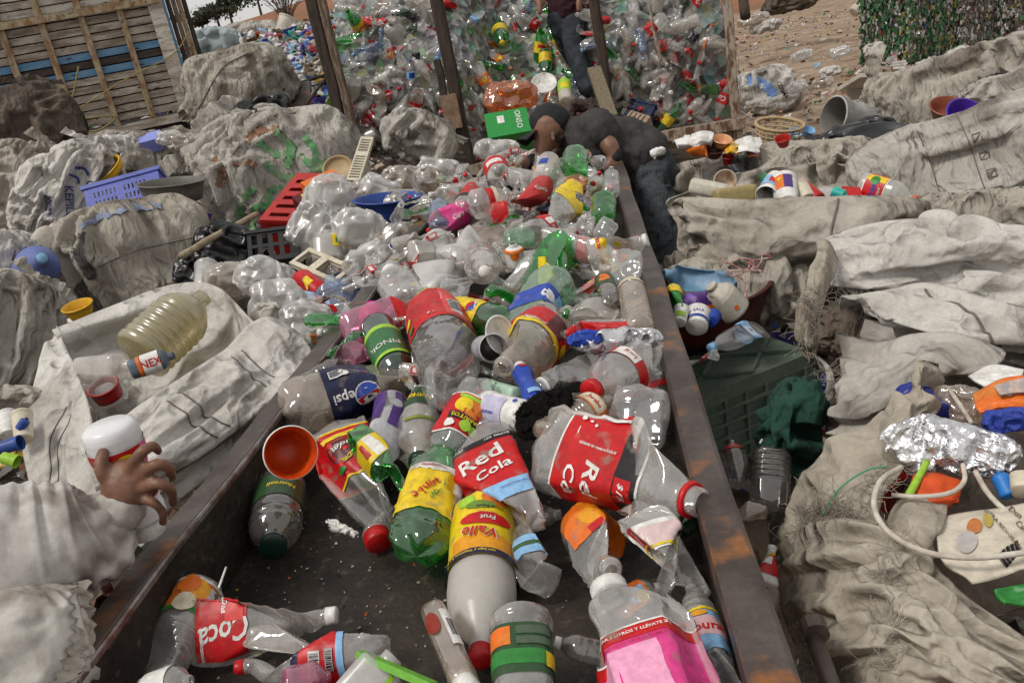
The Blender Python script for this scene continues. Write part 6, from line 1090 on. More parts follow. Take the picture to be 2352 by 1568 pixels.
part('sleeve', mesh('sleeve', G.reshape(-1, 3), gridF(72, 90, True), SWEAT), root)
part('sweatshirt', remesh([([sh, tor, pel], [.15, .20, .20])], .014, 4, .03, 6, 7, 'sweatshirt', SWEAT), root)
part('cuff', remesh([([at(276, 1164, 1.498), at(254, 1181, 1.495)], [.0455, .047])], .006, 3, .004, 16, 6, 'cuff', SWEAT), root)
part('jeans', remesh([([pel, pel+np.array([0, 0, -.1])], [.17, .17]), ([pel+np.array([.05, .1, -.05]), np.array([-1.9, .85, .5]), np.array([-1.95, .82, .30])], [.11, .085, .075]), ([pel+np.array([-.05, -.1, -.05]), np.array([-2.05, .55, .5]), np.array([-2.1, .5, .30])], [.11, .085, .075])], .014, 4, .012, 9, 5, 'jeans', JEAN2), root)
part('hair', remesh([([hd+np.array([-.03, 0, .09]), hd+np.array([.0, .0, .13])], [.088, .08])], .012, 3, .006, 20, 4, 'hair', HAIR), root)
# ------------------------------------------------------------------ crates, tubs and other odds and ends
def BD(name, label, a, b, wpx, pm=None, prof='soda', cap=None, ring=None, decals=(), roll=0, cat='bottle', group=None, **kw):
    p0, p1 = at(*a), at(*b); L = float(np.linalg.norm(p1-p0)); Dm = wpx*depth((p0+p1)/2)/FPX
    bk = {k: kw.pop(k) for k in list(kw) if k in ('capr', 'capt', 'body_n')}
    return inst(make_parts(Bottle(L, Dm, prof, **kw), pm or PCLR, cap, ring, decals, **bk), name, label, cat, frame(p0, p1, roll), group)
def pl(name, c, rough=.45, c2=None, **k): return mat(name, c, rough, c2=c2 or c, ns=7, lo=.45, hi=.7, bs=30, bst=.15, bd=.004, **k)
def bowl(name, label, p, ax, r, h, m, r0=.7, mi=None, sx=1.0, cat='bowl', lip=.08, xax=None, dents=0, n=34):
    z = unit(ax); x = unit(np.cross(z, [0.3, .2, 1.0] if abs(z[2]) < .9 else [0, 1.0, .1])) if xax is None else unit(np.asarray(xax)-z*np.dot(xax, z)); y = np.cross(z, x)
    t = .03*r+.002; root = thing(name, label, cat, MX(p, x*1.0, y, z)); root.matrix_world = MX(p, x, y, z)
    V, F = lathe([(.001, 0), (r0*r*.9, 0), (r0*r, .03*h), (r*(r0+.55*(1-r0)), .5*h), (r, h*.97), (r*(1+lip), h*.98), (r*(1+lip), h), (r, h+.002)], n); V[:, 0] *= sx
    Vi, Fi = lathe([(r, h+.002), (r-t, h*.97), (r*(r0+.55*(1-r0))-t, .5*h), (r0*r-t, .05*h+t), (.001, .04*h+t)], n); Vi[:, 0] *= sx
    if dents: V = V+.05*r*fbm(V/r*1.5, 2, dents)[:, None]*unit([1, .5, 0]); Vi = Vi+.05*r*fbm(Vi/r*1.5, 2, dents)[:, None]*unit([1, .5, 0])
    ob('shell', mesh('shell', V, F, m), root); ob('inside', mesh('inside', Vi, Fi, mi or m), root); return root
def slots(b, w_, h_, z, t, rows, cols, mg, gap, ax=None):
    """slotted panel in the x-y plane: bars around openings; rows of (y0,y1), cols of (x0,x1)"""
    ys = [0.0]; xs = [0.0]
    for a, c in rows: ys += [a*h_, c*h_]
    for a, c in cols: xs += [a*w_, c*w_]
    ys.append(h_); xs.append(w_)
    for i in range(0, len(ys)-1):
        if i % 2 == 0: b.box((w_/2, (ys[i]+ys[i+1])/2, z), (w_, ys[i+1]-ys[i], t))
        else:
            for j in range(0, len(xs)-1, 2): b.box(((xs[j]+xs[j+1])/2, (ys[i]+ys[i+1])/2, z), (xs[j+1]-xs[j], ys[i+1]-ys[i]-.0002, t*.96))
    return b
def crate(name, label, O, X, Y, T, m, rows, cols, cat='crate', open_top=True, rib=True):
    O, X, Y = at(*O), at(*X), at(*Y); x = unit(X-O); y0 = Y-O; y = unit(y0-x*np.dot(y0, x)); z = np.cross(x, y); w_, h_ = float(np.linalg.norm(X-O)), float(np.dot(y0, y))
    if np.dot(z, CAM-O) > 0: z = -z; 
    root = thing(name, label, cat, MX(O, x, y, z))
    b = slots(MB(), w_, h_, 0, .006, rows, cols, 0, 0); ob('front_wall', b.mesh('front_wall', m), root)
    b = slots(MB(), w_, h_, T, .006, rows, cols, 0, 0); ob('back_wall', b.mesh('back_wall', m), root)
    for q in (0, w_):
        b = slots(MB(), T-.014, h_, 0, .006, rows, cols[:max(1, len(cols)//2)], 0, 0); o = ob('side_wall', b.mesh('side_wall', m), root); o.matrix_local = MX((q, 0, .007), (0, 0, 1), (0, 1, 0), (-1, 0, 0))
    b = MB(); b.box((w_/2, .004, T/2), (w_-.014, .006, T-.014)); ob('base', b.mesh('base', m), root)
    if rib:
        b = MB()
        for zz in (-.006, T+.006): b.box((w_/2, h_-.012, zz), (w_+.024, .024, .012))
        for q in (-.006, w_+.006): b.box((q, h_-.012, T/2), (.012, .0236, T))
        ob('rim', b.mesh('rim', m), root)
    return root
def cols(n, a=.08, b=.92, f=.55): s = (b-a)/n; return [(a+i*s, a+(i+f)*s) for i in range(n)]
UP = np.array([0, 0, 1.0])
BLACKF = mat('black_plastic_film', (.010, .010, .011), .3, bs=12, bst=.6, bd=.02, spec=.6); VIOL = pl('violet_blue_plastic', '5560b4', .45, '4a55a0'); GREYP = pl('grey_plastic', '6a675f', .5, '55524c'); YELP = pl('yellow_plastic', 'd8a81e', .45, 'c8922a')
REDP = pl('red_plastic', 'b02420', .4, '96201e'); DGRP = pl('dark_grey_plastic', '26282a', .5); BLUP = pl('blue_plastic', '2c4a94', .4, '26407f'); CRMP = pl('cream_plastic', 'cfc6b2', .5, 'b5a98f'); GRNP = pl('deep_green_plastic', '0f6a42', .4)
BRNP = pl('brown_plastic', '8a4a34', .45); PURL = pl('purple_plastic', '4a2a9a', .4); MINT = pl('mint_plastic', '8ed0a8', .45); TANP = pl('tan_plastic', 'b49a74', .55, 'a08560'); DREDP = mat('dark_red_basin', '5a2018', .45, c2='451812', ns=5, bs=20, bst=.2); MILKW = mat('aged_white_plastic', 'd6d0c4', .45, c2='bdb4a2', ns=7, trans=.2); DBLUE = pl('dusty_blue_plastic', '5f6ea8', .5, '52608f')
YELO = pet('yellowed_plastic', (.78, .72, .45), .62, (.46, .40, .22), .25, .3)
# left slope
bowl('round_lid', 'round yellow bucket lid behind the violet crate', at(252, 402, 5.5), unit(.7*UP-.5*FW-.4*IR), .125, .05, YELP, .95, cat='lid')
crate('plastic_crate', 'violet blue crate with short vertical slots, tilted on the sacks', (208, 510, 4.95), (380, 462, 5.0), (180, 432, 5.0), .34, VIOL, [(.12, .26), (.36, .5), (.60, .74)], cols(6, .12, .44, .4)+cols(6, .52, .84, .4))
bowl('wash_basin', 'shallow grey basin beside the violet crate', at(402, 462, 4.9), unit(UP+.12*IR), .165, .115, GREYP, .86, sx=1.12, cat='basin', xax=IR)
BD('canister', 'white square canister lying above the blue water bottle', (70, 592, 4.2), (128, 520, 4.3), 78, MILKW, 'jug', sq=4, sqy=.7, cat='canister'); BD('canister', 'small white canister end behind the square one', (110, 570, 4.35), (175, 555, 4.3), 46, MILKW, 'tall', sq=4, cat='canister')
BD('water_bottle', 'dusty blue round water bottle with pale blue cap facing out', (72, 640, 4.15), (97, 592, 3.72), 96, DBLUE, 'jug', cap='lightblue', capr=.26, capt=(.9, 1.0))
BD('bucket', 'grubby white bucket upside down under the blue water bottle', (92, 655, 3.65), (128, 775, 3.5), 66, mat('grubby_white', (.45, .44, .42), .6, c2=(.25, .24, .23), ns=9), 'tub', cat='bucket')
bowl('bowl', 'yellow bowl tucked behind the white open sack', at(190, 728, 3.05), unit(UP-.2*FW), .052, .05, YELP)
def stick(name, label, a, b, r, m, cat='stick', n=10):
    P = np.linspace(at(*a), at(*b), 12); P = P+.003*np.stack([fbm(P*5, 2, 1), fbm(P*5+4, 2, 2), fbm(P*5+8, 2, 3)], 1); V, F = tubeVF(P, np.linspace(r, r*.85, 12), n); return tag(ob(name, mesh(name, V, F, m)), label, cat)
PALEW = mat('pale_stick_wood', (.40, .33, .22), .7, c2=(.25, .18, .11), ns=6, stretch=(4, 4, 4), bs=30, bst=.3)
stick('broom_stick', 'pale wooden stick leaning against the striped sack', (418, 586, 4.0), (590, 490, 4.8), .018, PALEW); stick('broom_stick', 'short brown stick among the milky bags', (778, 545, 4.2), (838, 612, 3.9), .016, TANP)
Sack('rubbish_bag', 'black rubbish bag behind the pale stick', 520, 572, 4.5, 120, 120, .8, 20, BLACKF, 121, .055, 5, cat='bag'); Sack('rubbish_bag', 'small torn black bag below the pale stick', 438, 628, 4.1, 62, 66, .8, 30, BLACKF, 122, .06, 5, cat='bag'); Sack('rubbish_bag', 'black bag lump behind the beige ball sack', 600, 258, 8.2, 110, 60, .8, -20, BLACKF, 123, .06, 5, cat='bag')
crate('plastic_crate', 'dark grey crate half hidden under milky bags', (572, 606, 4.25), (690, 590, 4.3), (566, 534, 4.4), .3, DGRP, [(.15, .45), (.55, .85)], cols(4))
crate('bottle_crate', 'red drink crate with tall slots tipped on its side', (594, 506, 4.9), (682, 398, 5.2), (650, 534, 4.75), .26, REDP, [(.2, .8)], cols(5, .08, .95, .42), rib=False)
crate('slatted_rack', 'cream slatted plastic rack standing on end', (795, 414, 5.5), (826, 416, 5.5), (856, 316, 5.9), .03, CRMP, [(.06+.057*i, .09+.057*i) for i in range(9)]+[(.66+.06*i, .70+.06*i) for i in range(5)], [(.12, .88)], cat='rack', rib=False)
bowl('round_lid', 'round tan basket lid behind the orange box', at(778, 392, 5.8), unit(-FW+.5*UP), .10, .03, TANP, .9, cat='lid')
def slab(name, label, O, X, Y, t, m, cat='box', decs=()):
    O, X, Y = at(*O), at(*X), at(*Y); x = unit(X-O); y0 = Y-O; y = unit(y0-x*np.dot(y0, x)); z = np.cross(x, y); w_, h_ = float(np.linalg.norm(X-O)), float(np.dot(y0, y)); s = 1 if np.dot(z, CAM-O) > 0 else -1
    root = thing(name, label, cat, MX(O, x, y, z)); b = MB(); b.box((w_/2, h_/2, -s*t/2), (w_, h_, t)); ob('body', b.mesh('body', m), root); f = root.children[0]
    for i, d in enumerate(decs):
        zz = s*(.0012+.0006*i)
        if d[0] == 'r': q = MB(); q.box(((d[1]+d[2])/2*w_, (d[3]+d[4])/2*h_, zz), ((d[2]-d[1])*w_, (d[4]-d[3])*h_, .0006)); ob('printed_panel', q.mesh('printed_panel', d[5]), root)
        else:
            V, F = glyphs(d[1], .01); a = R(d[5] if len(d) > 5 else 0); hh = d[4]*h_; P = np.stack([d[2]*w_+hh*(V[:, 0]*math.cos(a)-V[:, 1]*math.sin(a)), d[3]*h_+hh*(V[:, 0]*math.sin(a)+V[:, 1]*math.cos(a)), np.full(len(V), zz+s*.0004)], 1); ob('lettering', mesh('lettering', P, F, d[6] if len(d) > 6 else WHT, False), root)
    return root
slab('carton', 'orange carton behind the crumpled white bags', (716, 440, 4.9), (790, 408, 5.0), (706, 412, 5.0), .12, ORG, 'carton'); slab('carton', 'dark red carton leaning in front of the orange one', (690, 470, 4.7), (765, 430, 4.8), (680, 448, 4.75), .08, mat('print_maroon', 'a02a24', .5), 'carton', [('r', .2, .6, .2, .8, YEL)])
for i, (lab, u, v, d, w_, h_, ro, mm) in enumerate((
 ('milky plastic bag piled highest beside the red crate', 762, 452, 4.6, 84, 100, 10, PFILM), ('long crumpled white bag leaning down from the red crate', 722, 528, 4.4, 96, 120, 30, PFILM), ('grey film bag wedged under the blue basin', 828, 532, 4.1, 104, 96, 0, PFILM),
 ('peach tinted bag beside the cream rack', 830, 448, 4.9, 62, 56, 0, PFILB), ('clear bag lying over the blue basin', 872, 440, 4.8, 80, 66, 20, PFILM), ('dusty bag draped at the far bend of the trough', 938, 470, 4.7, 90, 66, 0, PFILB),
 ('crinkled white bag above the open sack', 610, 640, 3.6, 120, 90, 20, PFILM), ('soft white bag next to the blue jug', 640, 700, 3.2, 110, 110, -10, PFILM), ('smoky clear bag slumped against the rail', 706, 760, 2.95, 120, 128, 15, PFILM), ('small white tissue ball on the sack edge', 612, 724, 3.05, 56, 60, 0, MILKW),
 ('beige bag bulging over the open sack rim', 540, 640, 3.7, 110, 76, -8, PFILB), ('thin grey bag hanging over the trough rail', 850, 600, 3.7, 110, 70, -30, PFILM), ('grey film covering the far left rail', 905, 560, 4.0, 110, 70, -35, PFILB),
 ('clear bag stuffed with orange peel beside the cage step', 1172, 225, 7.2, 110, 66, -8, PORG), ('crumpled white bag deep in the far heap', 1140, 345, 6.2, 80, 44, 0, PFILM), ('grey plastic sheet balled beside the mid cage post', 1010, 390, 6.2, 90, 50, 10, PFILM), ('dirty film heap in front of the cage', 950, 410, 5.8, 120, 56, 5, PFILB))):
    Sack('plastic_bag', lab, u, v, d, w_, h_, .8, ro, mm, 130+i, .07, 5, cat='bag')
bowl('wash_basin', 'deep blue basin full of scraps at the bend', at(898, 512, 4.55), unit(UP+.1*IR), .155, .14, BLUP, .8, sx=1.15, cat='basin', xax=IR)
BD('milk_jug', 'translucent jug with yellow sticker beside the brown stick', (756, 606, 4.05), (752, 530, 4.1), 74, PMILK, 'jug', decals=[('rect', 15, 60, .35, .75, YEL), ('rect', 25, 48, .45, .6, GRN)], sq=3, cat='jug'); BD('plastic_jug', 'pale clear cup near the black bag', (470, 665, 3.8), (476, 612, 3.9), 54, PFILM, 'tub', cat='cup'); BD('milk_jug', 'cream jug lying under crinkled bags', (520, 672, 3.7), (600, 610, 3.9), 64, PMILK, 'jug', seed=3, dents=4, cat='jug'); BD('milk_jug', 'large milky jug standing behind the long white bag', (718, 500, 4.75), (735, 425, 4.9), 70, PMILK, 'jug', sq=3, cat='jug')
crate('fan_grille', 'cream plastic frame with an oval hole across the bags', (664, 604, 3.75), (768, 650, 3.6), (690, 560, 3.85), .02, CRMP, [(.18, .82)], [(.06, .36), (.5, .92)], cat='frame', rib=False)
BD('water_jug', 'pale blue ribbed water jug with handle leaning on the rail', (806, 760, 3.25), (756, 640, 3.4), 102, PBLU, 'jug', sq=3.4, ribs=(.45, .8, 5, .06), decals=[('rect', -60, -20, .1, .5, LBLU), ('rect', -50, -30, .15, .45, RED)], cat='jug', seed=4, dents=3)
crate('plastic_crate', 'broken piece of bright blue crate behind the water jug', (786, 672, 3.6), (850, 655, 3.6), (790, 632, 3.65), .1, pl('bright_blue_plastic', '2456b0'), [(.2, .45), (.6, .85)], cols(4), rib=False)
BD('soda_can', 'dark red can among milky bags', (742, 680, 3.45), (690, 640, 3.55), 56, RED, 'can', cat='can', decals=[('rect', -30, 30, .3, .6, YEL)], dents=3); BD('snack_box', 'light blue box scrap under the bags', (690, 680, 3.5), (735, 690, 3.4), 30, LBLU, 'tall', sq=6, cat='box'); BD('soda_bottle', 'gold tinted bottle under the bags by the water jug', (660, 720, 3.1), (730, 735, 3.1), 40, YELO, cat='bottle')
# inside the open sack
BD('ribbed_jug', 'yellowed ribbed jug inside the white open sack', (318, 820, 2.62), (470, 680, 2.8), 136, YELO, 'jug', ribs=(.08, .62, 6, .07), cat='jug'); BD('food_box', 'clear oblong box in the mouth of the open sack', (190, 850, 2.5), (305, 838, 2.45), 62, PDUS, 'tall', sq=6, cat='box'); BD('detergent_bottle', 'grey bottle with orange striped wrapper beside the clear box', (300, 850, 2.42), (400, 815, 2.45), 46, pl('slate_plastic', '5a6470'), 'tall', decals=[('band', .2, .28, ORG), ('band', .3, .7, WHT), ('text', 'NEX', 0, .5, .03, RED, 90)], sq=3); bowl('food_tub', 'clear tub with red base in the open sack', at(252, 912, 2.38), unit(UP-.4*FW), .042, .045, REDP, .9, PDUS, cat='tub'); BD('food_box', 'second clear box lower in the open sack', (205, 925, 2.4), (300, 880, 2.45), 60, PFILM, 'tall', sq=6, cat='box')
# odds and ends at the left edge and between sleeve and trough
BD('yogurt_tub', 'row of white tub standing at the left edge', (20, 1000, 2.25), (18, 950, 2.3), 40, WHT, 'tub', cat='tub'); BD('yogurt_tub', 'beige lidded tub at the left edge', (55, 1010, 2.2), (50, 950, 2.25), 44, CRMP, 'tub', cat='tub'); BD('cup', 'blue cup under the tubs at the left edge', (0, 1030, 2.15), (48, 1015, 2.15), 34, BLUP, 'tub', cat='cup'); BD('cup', 'lime green cup at the left edge', (5, 1050, 2.1), (40, 1060, 2.1), 30, LIME, 'tub', cat='cup'); BD('cup', 'second blue cap bottle by the sack corner', (45, 985, 2.2), (62, 960, 2.2), 22, BLUP, 'tall', cat='cup')
slab('carton', 'printed white carton scrap in the gap by the rail', (282, 1240, 1.72), (318, 1262, 1.70), (308, 1210, 1.74), .03, WHT, 'carton', [('t', 'K', .6, .4, .5, 20, BLK)]); BD('cup', 'pale green tin lying beside the carton scrap', (270, 1290, 1.68), (300, 1245, 1.7), 62, mat('grey_green_tin', (.20, .25, .20), .5), 'tub', cat='tin'); slab('carton', 'crumpled white carton with dark stripes under the sleeve', (236, 1330, 1.62), (290, 1300, 1.64), (225, 1300, 1.64), .04, WHT, 'carton', [('r', .05, .5, .5, .9, NAV)]); BD('cup', 'small beige cup under the sleeve', (205, 1345, 1.56), (215, 1320, 1.58), 34, CRMP, 'tub', cat='cup'); BD('cup', 'brown paper cup crushed by the rail', (235, 1355, 1.54), (255, 1345, 1.55), 30, BRNP, 'tub', cat='cup'); slab('carton', 'small bright leaflet beside the rail', (194, 1400, 1.48), (206, 1385, 1.48), (190, 1370, 1.5), .004, WHT, 'paper', [('r', .1, .9, .5, .9, YEL), ('r', .2, .8, .1, .4, BLUE)])
# bottle in the hand
BD('yogurt_bottle', 'white bottle with pink fruit wrapper held in the hand', (246, 972, 1.515), (344, 1228, 1.60), 122, mat('white_gloss_bottle', 'e4e4e6', .3, trans=.1, fleck=.04), 'waist', cap='white', capt=(.86, 1.0), capr=.62, decals=[('band', .16, .68, WHT), ('rect', -80, 85, .18, .66, mat('print_rose', 'd86a9c', .4)), ('rect', -45, 75, .18, .27, RED), ('disc', -8, .26, .018, YEL, .012), ('disc', 10, .27, .012, ORG), ('disc', -12, .34, .015, PURP)])
# things lying in the trough
cupp = at(628, 1048, 1.72); bowl('paper_cup', 'white cup stained orange inside, open toward the viewer', cupp+FW*.075, unit(CAM-cupp+.3*IR-.05*IU), .054, .09, WHT, .72, mat('orange_stain', 'd24a12', .35, c2='a83208', ns=9, lo=.4, hi=.65), cat='cup', lip=.04)
k = Sack('fleece_cloth', 'black fuzzy cloth scrap lying among the bottles', 1252, 952, 1.77, 130, 92, .6, -28, mat('black_fleece', (.010, .009, .009), 1.0, bs=90, bst=1, bd=.006, spec=.05), 151, .05, 5, cat='cloth')
g = np.random.default_rng(4); V, F = [], []; q0 = 0
for i in range(900):
    p = k.P[g.integers(0, len(k.P))]; e = p*1.0+unit(p+g.normal(0, .03, 3))*g.uniform(.003, .008); v, f = tubeVF(np.array([p*.99, e]), .0006, 3, False); V.append(v); F += [tuple(x+q0 for x in y) for y in f]; q0 += len(v)
kind(ob('fuzz', mesh('fuzz', np.vstack(V), F, MC['black_fleece']), k.root), 'stuff')
Sack('foil_bag', 'flattened silvery bag with blue printed end next to the rail', 1412, 782, 1.98, 180, 44, .5, -6, mat('silver_film', (.62, .62, .64), .28, .55, bs=30, bst=.6, bd=.01), 152, .07, 6, cat='bag'); Sack('foil_bag', 'blue and white end of a snack bag beside the silvery one', 1345, 776, 1.97, 66, 34, .5, -6, BLUE, 153, .06, 5, cat='bag')
bowl('round_lid', 'white oval lid standing on edge between bottles', at(1146, 770, 2.12), unit(-FW+.9*IR+.3*IU), .048, .008, WHT, .95, cat='lid'); bowl('tin_can', 'open tin lined with grey beside the white lid', at(1108, 800, 2.1)+FW*.06, unit(CAM-at(1108, 800, 2.1)+.6*IR), .035, .09, SIL, .95, mat('tin_inside', (.25, .23, .22), .4, .5), cat='can'); bowl('round_lid', 'white and blue lid lying near the red flag', at(918, 566, 3.6), unit(UP-.6*FW), .04, .015, WHT, .9, BLUE, cat='lid')
def sheet(name, label, C, m, cat='film', **o):
    c = Cloth(C, **o); p0 = c.P[-1, 0]; ob_ = ob(name, c.mesh(name, m)); tag(ob_, label, cat); return ob_, c
sheet('plastic_film', 'milky sheet of film thrown over the middle of the heap', [[(985, 545, 3.45), (1015, 530, 3.45), (1050, 560, 3.4), (1090, 550, 3.4)], [(960, 590, 3.2), (1010, 580, 3.2), (1060, 590, 3.2), (1110, 575, 3.25)], [(955, 640, 2.95), (1010, 630, 2.95), (1050, 635, 3.0), (1080, 625, 3.1)], [(960, 690, 2.78), (1000, 690, 2.78), (1030, 680, 2.85), (1050, 670, 2.9)]], PFILM, wr=.03, f=8, seed=161, th=.001)
sheet('plastic_film', 'beige dirty film stretched behind the milky sheet', [[(1060, 530, 3.6), (1110, 505, 3.65), (1160, 500, 3.65), (1200, 495, 3.6)], [(1050, 560, 3.45), (1110, 540, 3.45), (1160, 535, 3.45), (1195, 530, 3.45)], [(1070, 590, 3.25), (1110, 580, 3.25), (1150, 575, 3.25), (1170, 590, 3.2)]], PFILB, wr=.03, f=8, seed=162, th=.001)
sheet('zip_bag', 'clear zip bag standing open above the red flap', [[(1008, 625, 2.9), (1040, 640, 2.85), (1085, 636, 2.9)], [(1012, 655, 2.8), (1045, 665, 2.78), (1078, 660, 2.8)], [(1018, 690, 2.72), (1048, 695, 2.7), (1070, 690, 2.72)]], PCL2, wr=.012, f=10, seed=163, th=.001, cat='bag')
sheet('carton_flap', 'grey folded carton flap in front of the worker', [[(1290, 412, 4.2), (1320, 400, 4.2), (1345, 392, 4.2)], [(1300, 425, 4.1), (1330, 418, 4.1), (1350, 425, 4.1)]], mat('grey_card', (.42, .39, .36), .8), wr=.006, f=8, seed=164, cat='carton'); sheet('paper_scrap', 'torn white tissue scrap on the bare trough floor', [[(752, 1195, 1.66), (775, 1200, 1.65), (790, 1215, 1.63)], [(762, 1215, 1.63), (790, 1218, 1.63), (818, 1228, 1.61)]], WHT, wr=.02, f=14, seed=165, cat='paper')
stick('drinking_straw', 'thin white straw lying by the trough wall', (505, 1348, 1.5), (522, 1302, 1.56), .0025, WHT, 'straw', 6)
litter('trough_crumbs', 'tiny crumbs and grit scattered on the dark trough floor', np.stack([np.random.default_rng(3).uniform(-.93, .0, 420), np.random.default_rng(4).uniform(.9, 1.9, 420), np.full(420, FL+.003)], 1), .0028, [6, 3, 5, 0, 0, 0, .4, 0, .2, .4, .5, 0, 1.5, .5], 9, flat=.7)
BD('food_box', 'clear box with green rim cut by the lower edge', (790, 1640, 1.28), (905, 1505, 1.32), 120, PFILM, 'tall', sq=7, cat='box', decals=[('rect', 20, 30, 0.05, .95, LIME)]); slab('plastic_strip', 'lime green plastic strip on the clear box', (815, 1510, 1.30), (985, 1585, 1.22), (823, 1495, 1.30), .02, pl('lime_rim', '6cae3c'), 'strip'); BD('juice_bottle', 'clear bottle with purple printed wrapper at the lower edge', (330, 1600, 1.30), (440, 1560, 1.28), 90, PCLR, decals=[('band', .2, .7, WHT), ('text', 'Jugo', 0, .5, .02, PURP, 90)], seed=2)
# around the cage
slab('carton', 'green carton with white print beneath the cage opening', (1122, 318, 6.6), (1220, 300, 6.6), (1118, 262, 6.7), .25, mat('green_card', '1d8a3a', .5), 'carton', [('r', .28, .44, .52, .82, WHT), ('t', 'OSNO', .78, .55, .26, 90, WHT)])
slab('wooden_board', 'worn plank standing upright beside the dark cage post', (1386, 268, 7.2), (1418, 262, 7.2), (1382, 150, 7.6), .05, mat('mossy_board', (.20, .165, .105), .8, c2=(.12, .09, .055), ns=5, stretch=(8, 8, 1), bs=20, bst=.4), 'board'); crate('wooden_crate', 'small pale wooden crate by the cage sill', (1425, 285, 6.9), (1470, 300, 6.8), (1422, 245, 7.0), .14, mat('pale_crate_wood', (.34, .25, .17), .8, c2=(.24, .17, .11), ns=6, bs=20, bst=.4), [(.05, .95)], cols(4, .1, .95, .3), rib=False)
crate('plastic_crate', 'dark blue crate leaning inside the cage corner', (1428, 275, 8.1), (1482, 288, 8.0), (1440, 225, 8.2), .2, pl('ink_blue_plastic', '1a2850'), [(.12, .3), (.42, .6), (.72, .9)], cols(4)); bowl('plastic_bowl', 'white plate on the bottles below the standing worker', at(1250, 195, 8.3), unit(-FW+.6*UP), .12, .03, WHT, .6)
BD('cleaner_bottle', 'white cleaner bottle with green wrapper at the standing worker foot', (1300, 235, 7.9), (1295, 180, 8.1), 32, MILKW, 'tall', decals=[('band', .35, .8, LIME), ('rect', -30, 30, .4, .6, YEL)]); BD('soda_bottle', 'upright green bottle with yellow wrapper high in the cage heap', (1146, 60, 9.0), (1154, 100, 8.6), 38, PGRN, decals=[('band', .3, .6, YEL)], cap='yellow')
slab('sheet_iron', 'rusty sheet of iron and angle frame left of the cage post', (655, 250, 9.0), (715, 240, 9.0), (652, 195, 9.1), .03, RUST, 'metal sheet'); stick('angle_iron', 'thin rusty bar propped behind the marked sack', (650, 205, 8.9), (770, 165, 9.6), .02, DARKP, 'bar'); stick('angle_iron', 'slanting dark bar under the rusty sheet', (690, 260, 8.8), (740, 190, 9.2), .02, DARKP, 'bar')
BD('bucket', 'lime green bucket tipped over beside the cage post', (800, 250, 9.2), (762, 238, 9.0), 34, LIME, 'tub', cat='bucket'); BD('pipe', 'black pipe end beside the white jar', (640, 270, 8.0), (556, 308, 7.6), 40, DGRP, 'tub', cat='pipe'); BD('bottle', 'white jar next to the black pipe end', (590, 322, 7.4), (598, 296, 7.5), 36, MILKW, 'tall'); slab('box', 'lavender box on top of the scrap filled sack', (308, 332, 6.4), (362, 318, 6.4), (312, 312, 6.5), .1, pl('lavender_plastic', '8890d8'), 'box')
for i, (u, v, mm) in enumerate(((275, 328, PFILM), (395, 318, PFILM), (240, 350, SKW), (420, 330, PFILB))): Sack('plastic_bag', ['white scrap of bag left of the lavender box', 'thin white bag right of the lavender box', 'white rag on the shoulder of the scrap filled sack', 'greyish bag at the end of the scrap filled sack'][i], u, v, 6.4, 56, 34, .8, 0, mm, 170+i, .07, 5, cat='bag')
for i, (u, v, d, w_, m_) in enumerate(((620, 240, 9.2, 34, DGRP), (705, 300, 8.2, 26, BLUP), (800, 420, 6.0, 34, MILKW), (820, 330, 7.8, 24, REDP), (455, 480, 5.0, 26, MILKW), (470, 500, 4.9, 22, PURL), (650, 60, 15.5, 40, MILKW), (690, 85, 15, 36, MILKW), (725, 105, 14, 60, PBLU))): BD('cup', ['dark cup above the marked sack', 'blue cap bottle on the marked sack shoulder', 'white bottle under the cream rack', 'red lid near the cage post', 'white lid beside the striped sack', 'purple lid beside the striped sack', 'white bucket lying on the far slope', 'second white bucket on the far slope', 'big pale blue bottle on the far slope'][i], (u, v+w_*.4, d), (u+w_*.3, v-w_*.5, d), w_, m_, 'tub', cat='cup')
